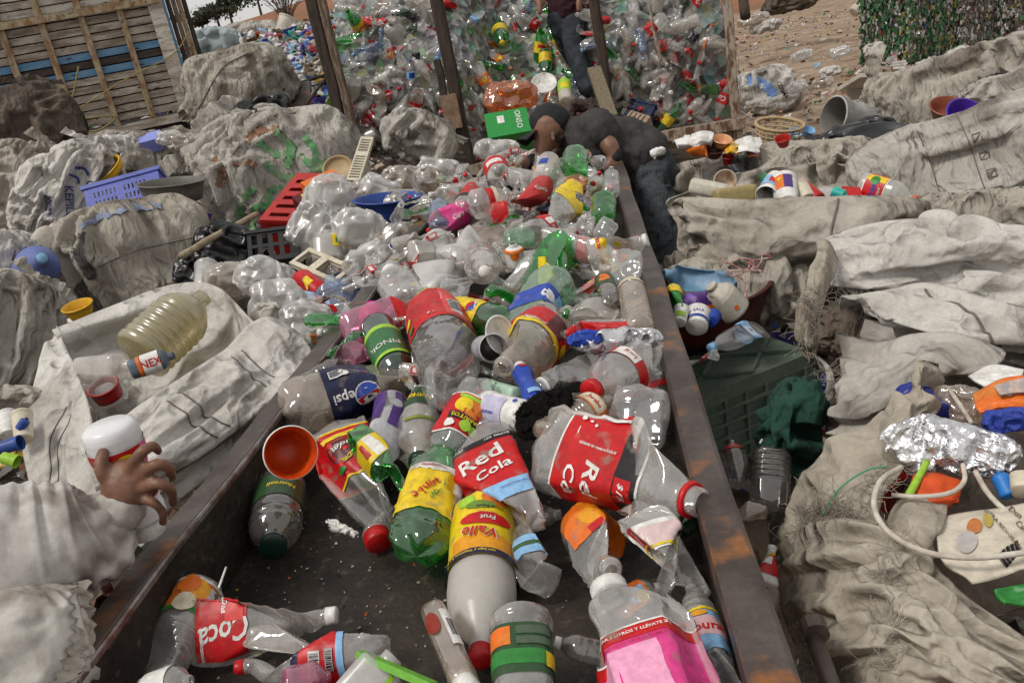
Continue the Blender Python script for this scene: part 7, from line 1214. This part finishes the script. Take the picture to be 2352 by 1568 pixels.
# right side
k = Sack('white_sack', 'white sack tied with a blue flap alone on the bare earth', 1757, 212, 11.4, 116, 100, .9, -8, SKW, 181, .05, 4.5); k.stroke([(-.9, .75), (-.3, .55), (.1, .2), (.35, -.25)], .06, mat('blue_cloth', (.16, .27, .55), .8), 'flap'); k.text('COSM', .62, .0, .075, BLK, -70); k.text('GS', .75, -.3, .07, BLK, -70)
Sack('dark_sack', 'dark tarpaulin bundle at the far edge of the bare earth', 1815, 4, 19, 120, 40, .8, -8, SKD, 182, .04, 4, cat='bundle'); post_ = stick('steel_pole', 'dark pole standing behind the cage corner', (1712, 40, 11.5), (1690, -160, 12), .07, DARKP, 'pole')
def bale(lab, u0, v0, u1, d, h, tdep, cols_, seed):
    p0, p1 = at(u0, v0, d), at(u1, v0-(u1-u0)*.19, d+.4); p0[2] = p1[2] = 0; x = unit(p1-p0); y = np.cross(UP, x); W = float(np.linalg.norm(p1-p0)); root = thing('pressed_bale', lab, 'bale', MX(p0, x, y, UP), 'bales of pressed bottles')
    g = np.random.default_rng(seed); V, F, MI = [], [], []; k = 0; n = 3600
    b = MB(); b.box((W/2, tdep/2, h/2), (W-.1, tdep-.1, h-.06)); ob('core', b.mesh('core', mat('bale_core', (.05, .05, .045), .8)), root)
    base_ = [mat('bale_%d' % i, c, .35, spec=.6) for i, c in enumerate(((.03, .10, .04), (.05, .16, .06), (.34, .32, .29), (.30, .25, .06), (.20, .05, .04), (.12, .10, .085), (.5, .48, .46), (.06, .09, .18)))]
    for i in range(n):
        f = g.random(); z = g.uniform(.02, h); s_ = np.array([g.uniform(.006, .018), g.uniform(.006, .02), g.uniform(.012, .05)])
        if f < .6: p = np.array([g.uniform(0, W), g.normal(.03, .02), z])
        elif f < .8: p = np.array([g.normal(.03, .02), g.uniform(0, tdep), z])
        else: p = np.array([g.uniform(0, W), g.uniform(0, tdep), h-.02+g.normal(0, .015)]); s_ = s_[[2, 0, 1]]
        q = MB(); q.box((0, 0, 0), 2*s_); v = np.array(q.V); v += g.normal(0, .008, v.shape); A, _ = np.linalg.qr(np.eye(3)+g.normal(0, .18, (3, 3))); A = A*np.sign(np.diag(A)); V.append(v @ A.T+p); F += [tuple(y+k for y in z_) for z_ in q.F]; MI += [int(g.choice(8, p=np.array(cols_)/sum(cols_)))]*6; k += 8
    kind(ob('pressed_bottles', mesh('pressed_bottles', np.vstack(V), F, base_, False, MI), root), 'stuff')
bale('pressed bale of mostly green and yellow bottles', 2092, 112, 2194, 13.0, 1.15, 1.0, (4, 3, 2.4, 1.1, .15, 1.8, .9, .15), 1); bale('pressed bale of brown and clear mixed bottles', 2212, 106, 2326, 13.3, 1.08, 1.0, (.5, .4, 3, .3, .35, 4.5, 1, .2), 2); bale('dark mixed bale at the far edge of the stack', 2340, 90, 2450, 13.2, 1.1, 1.0, (.4, .4, 2.4, .3, .4, 4.5, .8, .3), 3)
def stool(): 
    O = at(2000, 262, 6.3); x = unit(IR+.1*FW); y = unit(IU); root = thing('plastic_stool', 'overturned white plastic stool with a cut out leg', 'stool', MX(O, x, y, np.cross(x, y)))
    for q in ((0, 0), (0, -.28)):
        b = slots(MB(), .15, .26, q[1], .012, [(.15, .70)], [(.22, .78)], 0, 0); o = ob('leg', b.mesh('leg', MILKW), root); o.rotation_euler = (0, 0, R(10))
    b = MB(); b.box((.14, .285, -.14), (.44, .03, .34)); o = ob('seat', b.mesh('seat', MILKW), root); o.rotation_euler = (0, 0, R(4))
stool(); V, F = lathe([(.001, -1), (.38, -.92), (.71, -.71), (.92, -.38), (1, 0), (.92, .38), (.71, .71), (.38, .92), (.001, 1)], 24); o = ob('ball', mesh('ball', V*.12, F, pl('pink_plastic', 'c86a7a'))); o.location = at(2045, 228, 6.2); tag(o, 'faded pink ball under the white stool', 'ball')
bowl('bucket', 'dirty white bucket lying open toward the rail', at(1992, 280, 5.6), unit(-IR*1.0-.35*FW+.05*IU), .125, .28, mat('grubby_white', (.45, .44, .42), .6, c2=(.25, .24, .23), ns=9), .8, mat('bucket_inside', (.20, .19, .17), .7), cat='bucket'); bowl('plastic_bowl', 'dark green bowl beside the dirty bucket', at(2020, 262, 5.9), unit(-FW+.5*UP+.3*IR), .10, .06, GRNP, .6); Sack('rubbish_bag', 'black film bundle under the dirty bucket', 1950, 322, 5.1, 190, 70, .7, -14, BLACKF, 183, .06, 5, cat='bag'); bowl('serving_tray', 'big round black tray tilted on the sacks', at(2030, 335, 4.5), unit(UP*1.0-.35*FW), .20, .04, DGRP, .85, cat='tray')
bowl('plastic_bowl', 'terracotta bowl sunk in the printed sack', at(2168, 278, 4.3), unit(UP-.7*FW), .085, .09, BRNP, .6); bowl('plastic_bowl', 'deep purple bowl overlapping the terracotta one', at(2200, 290, 4.1), unit(UP*.5-1.0*FW+.2*IR), .10, .08, PURL, .6); slab('plastic_tray', 'mint green tray edge before the purple bowl', (2090, 292, 4.3), (2160, 300, 4.2), (2092, 282, 4.35), .12, MINT, 'tray')
def basket(lab, p, ax, r, h):
    z = unit(ax); x = unit(np.cross(z, [0, 1, .2])); root = thing('laundry_basket', lab, 'basket', MX(p, x, np.cross(z, x), z)); q = np.linspace(0, 2*math.pi, 41)
    for i in range(9):
        f = i/8; rr = r*(.78+.22*f); P = np.stack([rr*np.cos(q), rr*np.sin(q), np.full(41, h*f)], 1); V, F = tubeVF(P, .012 if i == 8 else .005, 5, False); ob('ring' if i < 8 else 'rim', mesh('ring', V, F, TANP), root)
    for a in np.linspace(0, 2*math.pi, 16, endpoint=False): V, F = tubeVF([(r*.78*math.cos(a), r*.78*math.sin(a), 0), (r*math.cos(a), r*math.sin(a), h)], .005, 4); ob('rib', mesh('rib', V, F, TANP), root)
basket('tan openwork laundry basket among the scraps', at(1780, 362, 5.5), unit(UP+.15*IR-.2*FW), .15, .22); bowl('cup', 'sky blue cup beside the laundry basket', at(1825, 318, 5.4), unit(UP-.8*FW), .045, .05, LBLU, .7, cat='cup'); bowl('cup', 'second sky blue cup near the dirty bucket', at(1852, 312, 5.5), unit(UP-.8*FW+.4*IR), .04, .05, LBLU, .7, cat='cup')
SC = [('white card scrap on the brown sack', 1580, 328, 44, WHT, 's'), ('white paper scrap beyond the card', 1612, 316, 44, WHT, 's'), ('orange scrap on the brown sack', 1608, 345, 30, ORG, 's'), ('brown red bowl face down among scraps', 1640, 360, 44, DREDP, 'b'), ('ochre bag scrap among scraps', 1682, 340, 30, YELP, 's'), ('pinkish red cup beside the basket', 1800, 335, 34, REDP, 'b'), ('black box among scraps', 1690, 372, 40, DGRP, 's'), ('peach plate among scraps', 1655, 338, 44, pl('peach_plastic', 'd8a078'), 'b'), ('white rag end among scraps', 1720, 330, 50, WHT, 's'), ('red cup lying low among scraps', 1670, 378, 26, REDP, 'b'), ('brown wrapper among scraps', 1730, 345, 30, BRNP, 's')]
for i, (lab, u, v, w_, m_, t) in enumerate(SC):
    p = at(u, v, 4.5)
    if t == 'b': bowl('scrap_bowl', lab, p, unit(UP-.5*FW+.3*math.sin(i)*IR), w_*4.5/FPX/2, .05, m_, .65)
    else: sheet('scrap', lab, [[(u-w_/2, v-8, 4.55), (u, v-14, 4.55), (u+w_/2, v-12, 4.55)], [(u-w_/2, v+4, 4.45), (u, v, 4.43), (u+w_/2, v+6, 4.45)], [(u-w_/2+4, v+14, 4.4), (u, v+12, 4.38), (u+w_/2-3, v+16, 4.4)]], m_, nu=18, nv=18, wr=.04, f=14, seed=190+i, cat='scrap')
# bottles in the mouth of the wide sack
BD('lotion_bottle', 'cream lotion bottle lying on the brim of the wide sack', (1588, 426, 3.55), (1692, 447, 3.45), 38, MILKW, 'tall', sq=3, cap=MILKW, capr=.75, capt=(.8, 1.0)); bowl('food_tub', 'cream tub with brown leftovers on the wide sack', at(1666, 420, 3.6), unit(CAM-at(1666, 420, 3.6)+UP*.8), .045, .05, MILKW, .8, mat('brown_leftovers', (.42, .28, .18), .6, c2=(.62, .5, .38), ns=30), cat='tub'); BD('canister', 'olive brown flat container on the wide sack', (1640, 458, 3.4), (1760, 440, 3.4), 44, pl('olive_brown_plastic', '9a8a5c', .5), 'tall', sq=6, cat='canister'); BD('yogurt_tub', 'blue and white tub tipped on the wide sack', (1782, 410, 3.4), (1760, 450, 3.3), 48, WHT, 'tub', decals=[('band', .3, .8, LBLU), ('rect', -30, 30, .4, .7, RED)], cat='tub'); BD('yogurt_tub', 'white tub with orange and purple print on the wide sack', (1808, 470, 3.25), (1800, 415, 3.35), 58, WHT, 'tub', decals=[('rect', -40, 40, .35, .85, ORG), ('rect', 0, 40, .35, .85, PURP), ('disc', -20, .7, .008, YEL)], cat='tub'); BD('soda_bottle', 'red bottle poking from the wide sack', (1880, 462, 3.3), (1826, 418, 3.4), 40, REDP, 'tall'); bowl('food_tub', 'clear dome lid turned over on the wide sack', at(1902, 440, 3.4), unit(-UP+.2*FW), .075, .07, PMILK, .7, cat='lid'); BD('soap_bottle', 'turquoise bottle between tub and red box', (1912, 440, 3.28), (1946, 452, 3.25), 26, pl('turquoise', '2aa89a'), 'tall'); slab('carton', 'small red box beside the fruit drink bottle', (1945, 455, 3.25), (1985, 458, 3.25), (1946, 428, 3.3), .05, RED, 'carton'); BD('yogurt_tub', 'cream cup behind the purple printed tub', (1855, 460, 3.3), (1835, 430, 3.35), 44, CRMP, 'tub', cat='tub')
BD('drink_bottle', 'large milky fruit drink bottle with red wrapper and orange cap', (1980, 428, 3.35), (2104, 462, 3.2), 66, PMILK, 'jug', cap='orange', decals=[('band', .12, .52, WHT), ('band', .14, .50, RED), ('rect', -60, -30, .15, .49, YEL), ('text', 'Bebere', 8, .33, .032, BLUE, 0), ('text', 'JUGO', 5, .43, .012, WHT), ('disc', -35, .3, .018, GRN)], sq=2.6); BD('soap_bottle', 'green bottle end at the corner of the wide sack', (1755, 405, 3.6), (1762, 420, 3.5), 22, GRNP, 'tall', cat='bottle')
# oval basin and what is in it
tc = onz(1612, 742, .62); bowl('oval_basin', 'oval dark red basin full of jugs beside the rail', tc+np.array([0, 0, -.02]), unit(UP+.05*IR), .215, .16, DREDP, .82, sx=1.3, cat='basin', xax=unit(IR*.8+FW*.6), lip=.05)
BD('plastic_jug', 'crushed light blue jug on top of the oval basin', (1672, 655, 2.80), (1524, 628, 2.70), 74, mat('light_blue_plastic', '7ea6c2', .4, c2='6a92ae', trans=.15), 'jug', seed=303, dents=5, sq=3, capr=.4, cat='jug'); BD('plastic_jug', 'second light blue jug behind the crushed one', (1640, 650, 2.95), (1690, 655, 2.9), 60, MC['light_blue_plastic'], 'jug', seed=4, dents=2, cat='jug'); BD('plastic_jug', 'cream jug with round cap leaning in the oval basin', (1692, 716, 2.62), (1632, 656, 2.58), 76, MILKW, 'jug', cap=MILKW, seed=6, dents=2, decals=[('disc', 10, .3, .008, ORG)], cat='jug'); BD('softener_bottle', 'bottle with purple and orange wrapper in the oval basin', (1690, 690, 2.72), (1556, 706, 2.62), 62, PURP, 'tall', sq=3, decals=[('rect', -90, -5, .1, .72, ORG), ('rect', -90, -40, .1, .25, LIME), ('disc', 25, .5, .03, NAV), ('text', 'NOLA', 22, .5, .024, WHT, 90), ('rect', -90, 90, .8, .92, mat('print_lilac', '7a5aa8', .5))]); BD('yogurt_tub', 'white tub with blue print in the front of the basin', (1600, 752, 2.5), (1604, 718, 2.55), 56, WHT, 'tub', decals=[('band', .2, .35, BLUE), ('text', 'LALA', 0, .6, .014, BLUE)], cat='tub'); BD('yogurt_tub', 'green and white tub half under the rail', (1560, 742, 2.48), (1566, 708, 2.52), 34, WHT, 'tub', decals=[('rect', -40, 40, .2, .5, LIME)], cat='tub'); BD('chip_bag', 'green and yellow wrapper at the rail end of the basin', (1552, 710, 2.5), (1545, 655, 2.6), 36, GRN, 'tall', seed=5, dents=5, decals=[('band', .5, .8, YEL)], cat='wrapper'); BD('cup', 'blue lid beside the white tub in the basin', (1632, 738, 2.52), (1640, 724, 2.55), 34, BLUE, 'tub', cat='cup')
TW = mat('red_white_twine', (.55, .44, .40), .8, c2=(.35, .12, .10), ns=60, lo=.45, hi=.55); g = np.random.default_rng(8)
rope('twine', 'tangle of red and white twine above the oval basin', [at(1690+45*math.cos(t*1.7)+t*4+g.normal(0, 8), 608+16*math.sin(t*2.3)+g.normal(0, 6), 2.62) for t in np.linspace(0, 9, 26)]+px((1715, 650, 2.62), (1708, 690, 2.6)), .003, TW, 160, 5, 'twine')
# upturned green lug crate
LUG = mat('olive_green_lug', (.105, .145, .108), .5, c2=(.15, .18, .15), ns=5, lo=.45, hi=.7, c3=(.14, .14, .12), ns3=11, lo3=.62, hi3=.75)
zt = .56; A, B_, Cc = onz(1582, 918, zt), onz(1862, 806, zt), onz(1530, 800, zt); lx = unit(B_-A); ly = np.array([-lx[1], lx[0], 0]); LW = float(np.linalg.norm(B_-A)); LD = .40; root = thing('lug_crate', 'upturned dark green crate with ribbed sides beside the rail', 'crate', MX(A, lx, ly, UP))
b = MB(); b.box((LW/2, LD/2, -.008), (LW, LD, .012)); ob('base', b.mesh('base', LUG), root)
for (x0, y0, x1, y1) in [(0, 0, LW, LD), (0, LD, LW, 0), (LW/2, 0, LW, LD/2), (LW/2, 0, 0, LD/2), (LW/2, LD, LW, LD/2), (LW/2, LD, 0, LD/2)]: b = MB(); b.bar((x0, y0, .002), (x1, y1, .002), .010, .022); ob('rib', b.mesh('rib', LUG), root)
b = MB(); b.box((LW/2, .0, -.02), (LW+.02, .035, .05)); ob('edge_band', b.mesh('edge_band', LUG), root); b = MB(); b.box((LW/2, -.004, -.16), (LW, .008, .26)); ob('side_wall', b.mesh('side_wall', LUG), root)
for q in (0, LW): b = MB(); b.box((q, LD/2, -.16), (.008, LD, .28)); ob('side_wall', b.mesh('side_wall', LUG), root)
b = MB(); b.box((LW/2, LD, -.16), (LW, .008, .28)); ob('side_wall', b.mesh('side_wall', LUG), root)
for i in range(6): b = MB(); b.box((LW*(i+.5)/6, -.014, -.165), (.009, .016, .25)); ob('rib', b.mesh('rib', LUG), root)
for i in range(5): b = MB(); b.box((LW/2, -.0155, -.075-.048*i), (LW, .017, .009)); ob('rib', b.mesh('rib', LUG), root)
BD('water_bottle', 'clear water bottle with blue wrapper lying on the green crate', (1786, 722, 2.55), (1632, 800, 2.42), 58, PCL2, 'water', cap='lightblue', seed=3, dents=3, ribs=(.05, .25, 4, .05), decals=[('band', .26, .52, LBLU), ('rect', -30, 40, .28, .5, mat('print_sky', 'c8dcf0', .4)), ('disc', 15, .36, .008, BRNP)]); BD('soda_bottle', 'crushed little bottle with red wrapper on the green crate', (1650, 812, 2.38), (1560, 842, 2.3), 52, PCL2, seed=307, dents=6, fl=.7, decals=[('rect', -160, 160, .45, .75, RED), ('text', 'Coca', 0, .6, .025, WHT, 0)])
sheet('mesh_cloth', 'dark green mesh cloth hanging below the green crate', [[(1768, 905, 2.12), (1800, 872, 2.14), (1840, 868, 2.12), (1880, 890, 2.1)], [(1752, 960, 2.04), (1795, 930, 2.0), (1845, 925, 2.0), (1888, 945, 2.04)], [(1748, 1020, 2.04), (1790, 1000, 1.98), (1840, 1000, 1.98), (1892, 1010, 2.04)], [(1745, 1090, 2.08), (1790, 1085, 2.02), (1840, 1080, 2.02), (1890, 1080, 2.08)]], mat('green_mesh_cloth', (.007, .045, .030), .85, c2=(.014, .065, .042), ns=8, bs=260, bst=.6, bd=.002, crease=1.5), wr=.07, f=12, seed=191, cat='cloth')
j = BD('water_jug', 'small clear ribbed jug with white string handle beside the rail', (1766, 1170, 1.95), (1776, 1008, 2.02), 88, PSMK, 'tall', ribs=(.35, .8, 6, .06), sq=3.4, cat='jug'); hP = spline([(0, -.03, .16), (0, -.015, .19), (0, .015, .19), (0, .03, .16)], 20); V, F = tubeVF(hP, .003, 6); ob('handle', mesh('handle', V, F, WHT), j)
BD('soda_bottle', 'clear bottle with red ring half under the rail', (1702, 1120, 1.95), (1680, 1012, 2.02), 56, PSMK, decals=[('band', .75, .85, RED)], seed=4, dents=3); BD('soda_bottle', 'pinkish dusty bottle below the clear jug', (1760, 1195, 1.8), (1690, 1175, 1.82), 60, PBRN, seed=5, dents=5, fl=.7); BD('chip_bag', 'red and yellow snack packet by the near rail', (1755, 1340, 1.55), (1775, 1255, 1.6), 52, WHT, 'tall', seed=6, dents=4, fl=.5, decals=[('band', .2, .75, RED), ('band', .7, .78, YEL), ('rect', -40, 10, .45, .65, WHT)], cat='packet'); Sack('leaf_clump', 'crushed green leaves in the gap by the burlap', 1838, 1330, 1.62, 60, 100, .5, 20, mat('green_leaf_pulp', (.05, .13, .025), .6, c2=(.10, .18, .04), ns=20), 193, .08, 6, cat='leaves')
# spilling from the burlap sack
BD('soap_bottle', 'deep blue ridged bottle in the torn burlap sack', (2150, 968, 1.66), (2072, 896, 1.76), 92, pl('royal_blue_plastic', '1d2a86', .35), 'tall', ribs=(.05, .8, 5, .05)); crate('bottle_crate', 'broken red crate lattice under the blue ridged bottle', (2050, 1100, 1.66), (2220, 1010, 1.72), (2010, 1000, 1.76), .1, REDP, [(.1, .3), (.42, .62), (.74, .92)], cols(4, .05, .95, .7), rib=False)
Sack('foil_sheet', 'crumpled silver foil catching the light on the burlap sack', 2200, 1022, 1.52, 250, 104, .45, 14, mat('aluminium_foil', (.80, .80, .82), .22, .9, bs=26, bst=.9, bd=.015), 195, .075, 6, cat='foil'); Sack('foil_sheet', 'torn end of foil with brown stains', 2095, 1030, 1.54, 110, 96, .4, 40, mat('stained_foil', (.75, .74, .74), .28, .8, c2=(.32, .12, .06), ns=9, lo=.58, hi=.66, bs=26, bst=.9, bd=.015), 196, .08, 6, cat='foil')
CAB = mat('white_cable', (.58, .53, .46), .6, c2=(.40, .34, .27), ns=20)
rope('cable', 'longest loop of stiff white cable around the burlap mouth', px((2070, 1072, 1.46), (2022, 1105, 1.40), (2008, 1165, 1.35), (2045, 1225, 1.31), (2130, 1268, 1.28), (2240, 1280, 1.26), (2360, 1268, 1.25)), .0048, CAB, 60, 8, 'cable'); rope('cable', 'short inner loop of white cable under the foil', px((2048, 1136, 1.44), (2110, 1140, 1.42), (2180, 1132, 1.42), (2214, 1105, 1.43), (2212, 1066, 1.46)), .0042, CAB, 40, 8, 'cable'); rope('cable', 'white cable falling behind the foil to the creamer packet', px((2240, 1082, 1.46), (2268, 1130, 1.42), (2310, 1172, 1.38), (2370, 1205, 1.35)), .0048, CAB, 40, 8, 'cable'); rope('cable', 'straight white cable above the foil', px((2178, 890, 1.66), (2205, 930, 1.62), (2232, 972, 1.56)), .0045, CAB, 20, 8, 'cable'); rope('cable', 'faint green cord across the burlap', px((1890, 1180, 1.48), (1930, 1120, 1.49), (1990, 1080, 1.48), (2040, 1070, 1.46)), .0018, pl('green_cord', '3a8a66'), 30, 6, 'cord')
sheet('printed_packet', 'orange packet with grey print beyond the foil', [[(2235, 905, 1.62), (2300, 870, 1.6), (2380, 860, 1.58)], [(2240, 930, 1.58), (2305, 905, 1.56), (2380, 890, 1.54)], [(2250, 945, 1.56), (2310, 930, 1.54), (2380, 935, 1.5)]], ORG, wr=.01, f=9, seed=201, cat='packet'); sheet('printed_packet', 'grey lettered panel over the orange packet', [[(2285, 885, 1.56), (2330, 872, 1.55), (2380, 862, 1.53)], [(2300, 905, 1.54), (2340, 900, 1.53), (2380, 900, 1.5)]], mat('grey_print', (.35, .32, .34), .5, c2=(.55, .38, .25), ns=60), wr=.008, f=9, seed=202, cat='packet'); sheet('paper_sheet', 'curled white paper lying over the burlap rim', [[(2225, 862, 1.72), (2280, 838, 1.72), (2350, 848, 1.7)], [(2240, 872, 1.68), (2290, 862, 1.68), (2345, 862, 1.66)], [(2262, 886, 1.66), (2300, 880, 1.65), (2340, 876, 1.64)]], WHT, wr=.012, f=9, seed=203, cat='paper'); Sack('mesh_sponge', 'bright blue mesh sponge at the right edge', 2325, 962, 1.5, 110, 52, .6, -8, mat('blue_mesh', (.03, .06, .36), .6, bs=120, bst=1, bd=.006), 204, .08, 7, cat='sponge'); Sack('plastic_bag', 'smoky clear film in the burlap sack', 2210, 925, 1.66, 100, 80, .6, 20, PBRN, 205, .07, 5, cat='bag'); sheet('scrap', 'orange plastic scrap below the cable loop', [[(2100, 1090, 1.5), (2150, 1085, 1.5), (2200, 1100, 1.5)], [(2095, 1130, 1.46), (2150, 1130, 1.45), (2205, 1135, 1.46)], [(2110, 1165, 1.44), (2150, 1160, 1.43), (2190, 1150, 1.44)]], pl('orange_scrap', 'd2501c'), nu=30, nv=30, wr=.02, f=10, seed=206, cat='scrap'); stick('green_straw', 'lime green straw crossing the orange scrap', (2085, 1140, 1.45), (2130, 1060, 1.5), .007, LIME, 'straw'); BD('toy_brush', 'small brush with bright blue bristles at the right edge', (2320, 1140, 1.44), (2290, 1082, 1.47), 40, pl('cyan_plastic', '2a78c8'), 'tall', cat='brush'); BD('food_tub', 'cream coloured soap bar beside the brush', (2350, 1130, 1.42), (2345, 1085, 1.45), 50, CRMP, 'tall', sq=3, cat='soap')
o, c = sheet('creamer_packet', 'cream coloured creamer packet with lettering and gold seal', [[(2150, 1190, 1.40), (2230, 1175, 1.40), (2310, 1165, 1.38), (2390, 1150, 1.36)], [(2155, 1235, 1.34), (2240, 1225, 1.34), (2320, 1215, 1.33), (2390, 1205, 1.31)], [(2175, 1285, 1.30), (2250, 1275, 1.30), (2325, 1262, 1.29), (2390, 1250, 1.27)], [(2235, 1335, 1.27), (2290, 1322, 1.27), (2340, 1305, 1.26), (2390, 1290, 1.25)]], mat('creamer_paper', (.52, .46, .36), .6, c2=(.62, .56, .46), ns=5), wr=.008, f=7, seed=207, cat='packet')
for st, a, b, h1, h2, ro in (('EXTRA RICH CREAMER', .62, .38, .050, .085, -52), ('Don', .75, .12, .09, .12, -48), ('Cafe', .80, .34, .09, .12, -48)): c.text(st, a, b, h1, h2, mat('brown_ink', (.10, .06, .035), .7), 'lettering', o, ro)
def cdisc(c, a, b, ra, rb, m, nm, root, n=18, off=.004): q = np.linspace(0, 2*math.pi, n, endpoint=False); V = np.vstack([c.on(np.array([a]), np.array([b]), off), c.on(a+ra*np.cos(q), b+rb*np.sin(q), off)]); return ob(nm, mesh(nm, V, [(0, i, i % n+1) for i in range(1, n+1)], m), root)
cdisc(c, .47, .22, .045, .09, mat('gold_seal', (.42, .32, .06), .35), 'emblem', o); cdisc(c, .34, .26, .07, .10, mat('burnt_orange', (.5, .17, .04), .5), 'printed_panel', o, off=.003); cdisc(c, .25, .45, .10, .15, mat('grey_splash', (.42, .40, .38), .5), 'printed_panel', o, off=.0035)
for i in range(16): c.tube([(.50+.016*i, .72-.012*i), (.505+.016*i, .80-.012*i), (.52+.016*i, .93-.012*i)], .0006+.0004*(i % 3), BLK, 'bar_line', o, 5)
sheet('scrap', 'green and white wrapper corner at the right edge', [[(2290, 1352, 1.26), (2330, 1345, 1.26), (2380, 1335, 1.25)], [(2310, 1380, 1.24), (2340, 1385, 1.24), (2380, 1390, 1.23)]], GRN, nu=20, nv=20, wr=.01, f=9, seed=208, cat='scrap')
BD('soda_bottle', 'crushed cola bottle lying on the bare earth far behind', (2080, 128, 11.5), (2035, 142, 11.3), 24, PCLR, decals=[('band', .3, .6, RED)], seed=3, dents=3); BD('plastic_jug', 'small white jug alone on the far earth', (1960, 30, 17), (1975, 12, 17), 26, MILKW, 'jug', cat='jug')
for i, (u, v, d) in enumerate(((1840, 128, 13), (1905, 165, 11), (1990, 165, 11.5), (1930, 120, 13), (2010, 110, 13.5), (1890, 190, 10), (1830, 200, 9.6), (1760, 60, 17), (1730, 45, 17), (2040, 85, 14), (2020, 70, 14.5))): Sack('plastic_scrap', ['pale crumpled film lying flat on the earth', 'grey roll of film on the earth', 'white scrap near the cola bottle on the earth', 'small white bag on the earth', 'beige film near the bales', 'tan scrap near the stool', 'light scrap near the white tied sack', 'white bag by the far dark bundle', 'pile of white film by the cage corner', 'tall heap of clear film beside the green bale', 'dirty film heap at the foot of the green bale'][i], u, v, d, 60 if i > 6 else 42, 22 if i < 9 else 50, .8, -10, [PFILM, SKW, PFILB][i % 3], 210+i, .08, 6, cat='scrap')
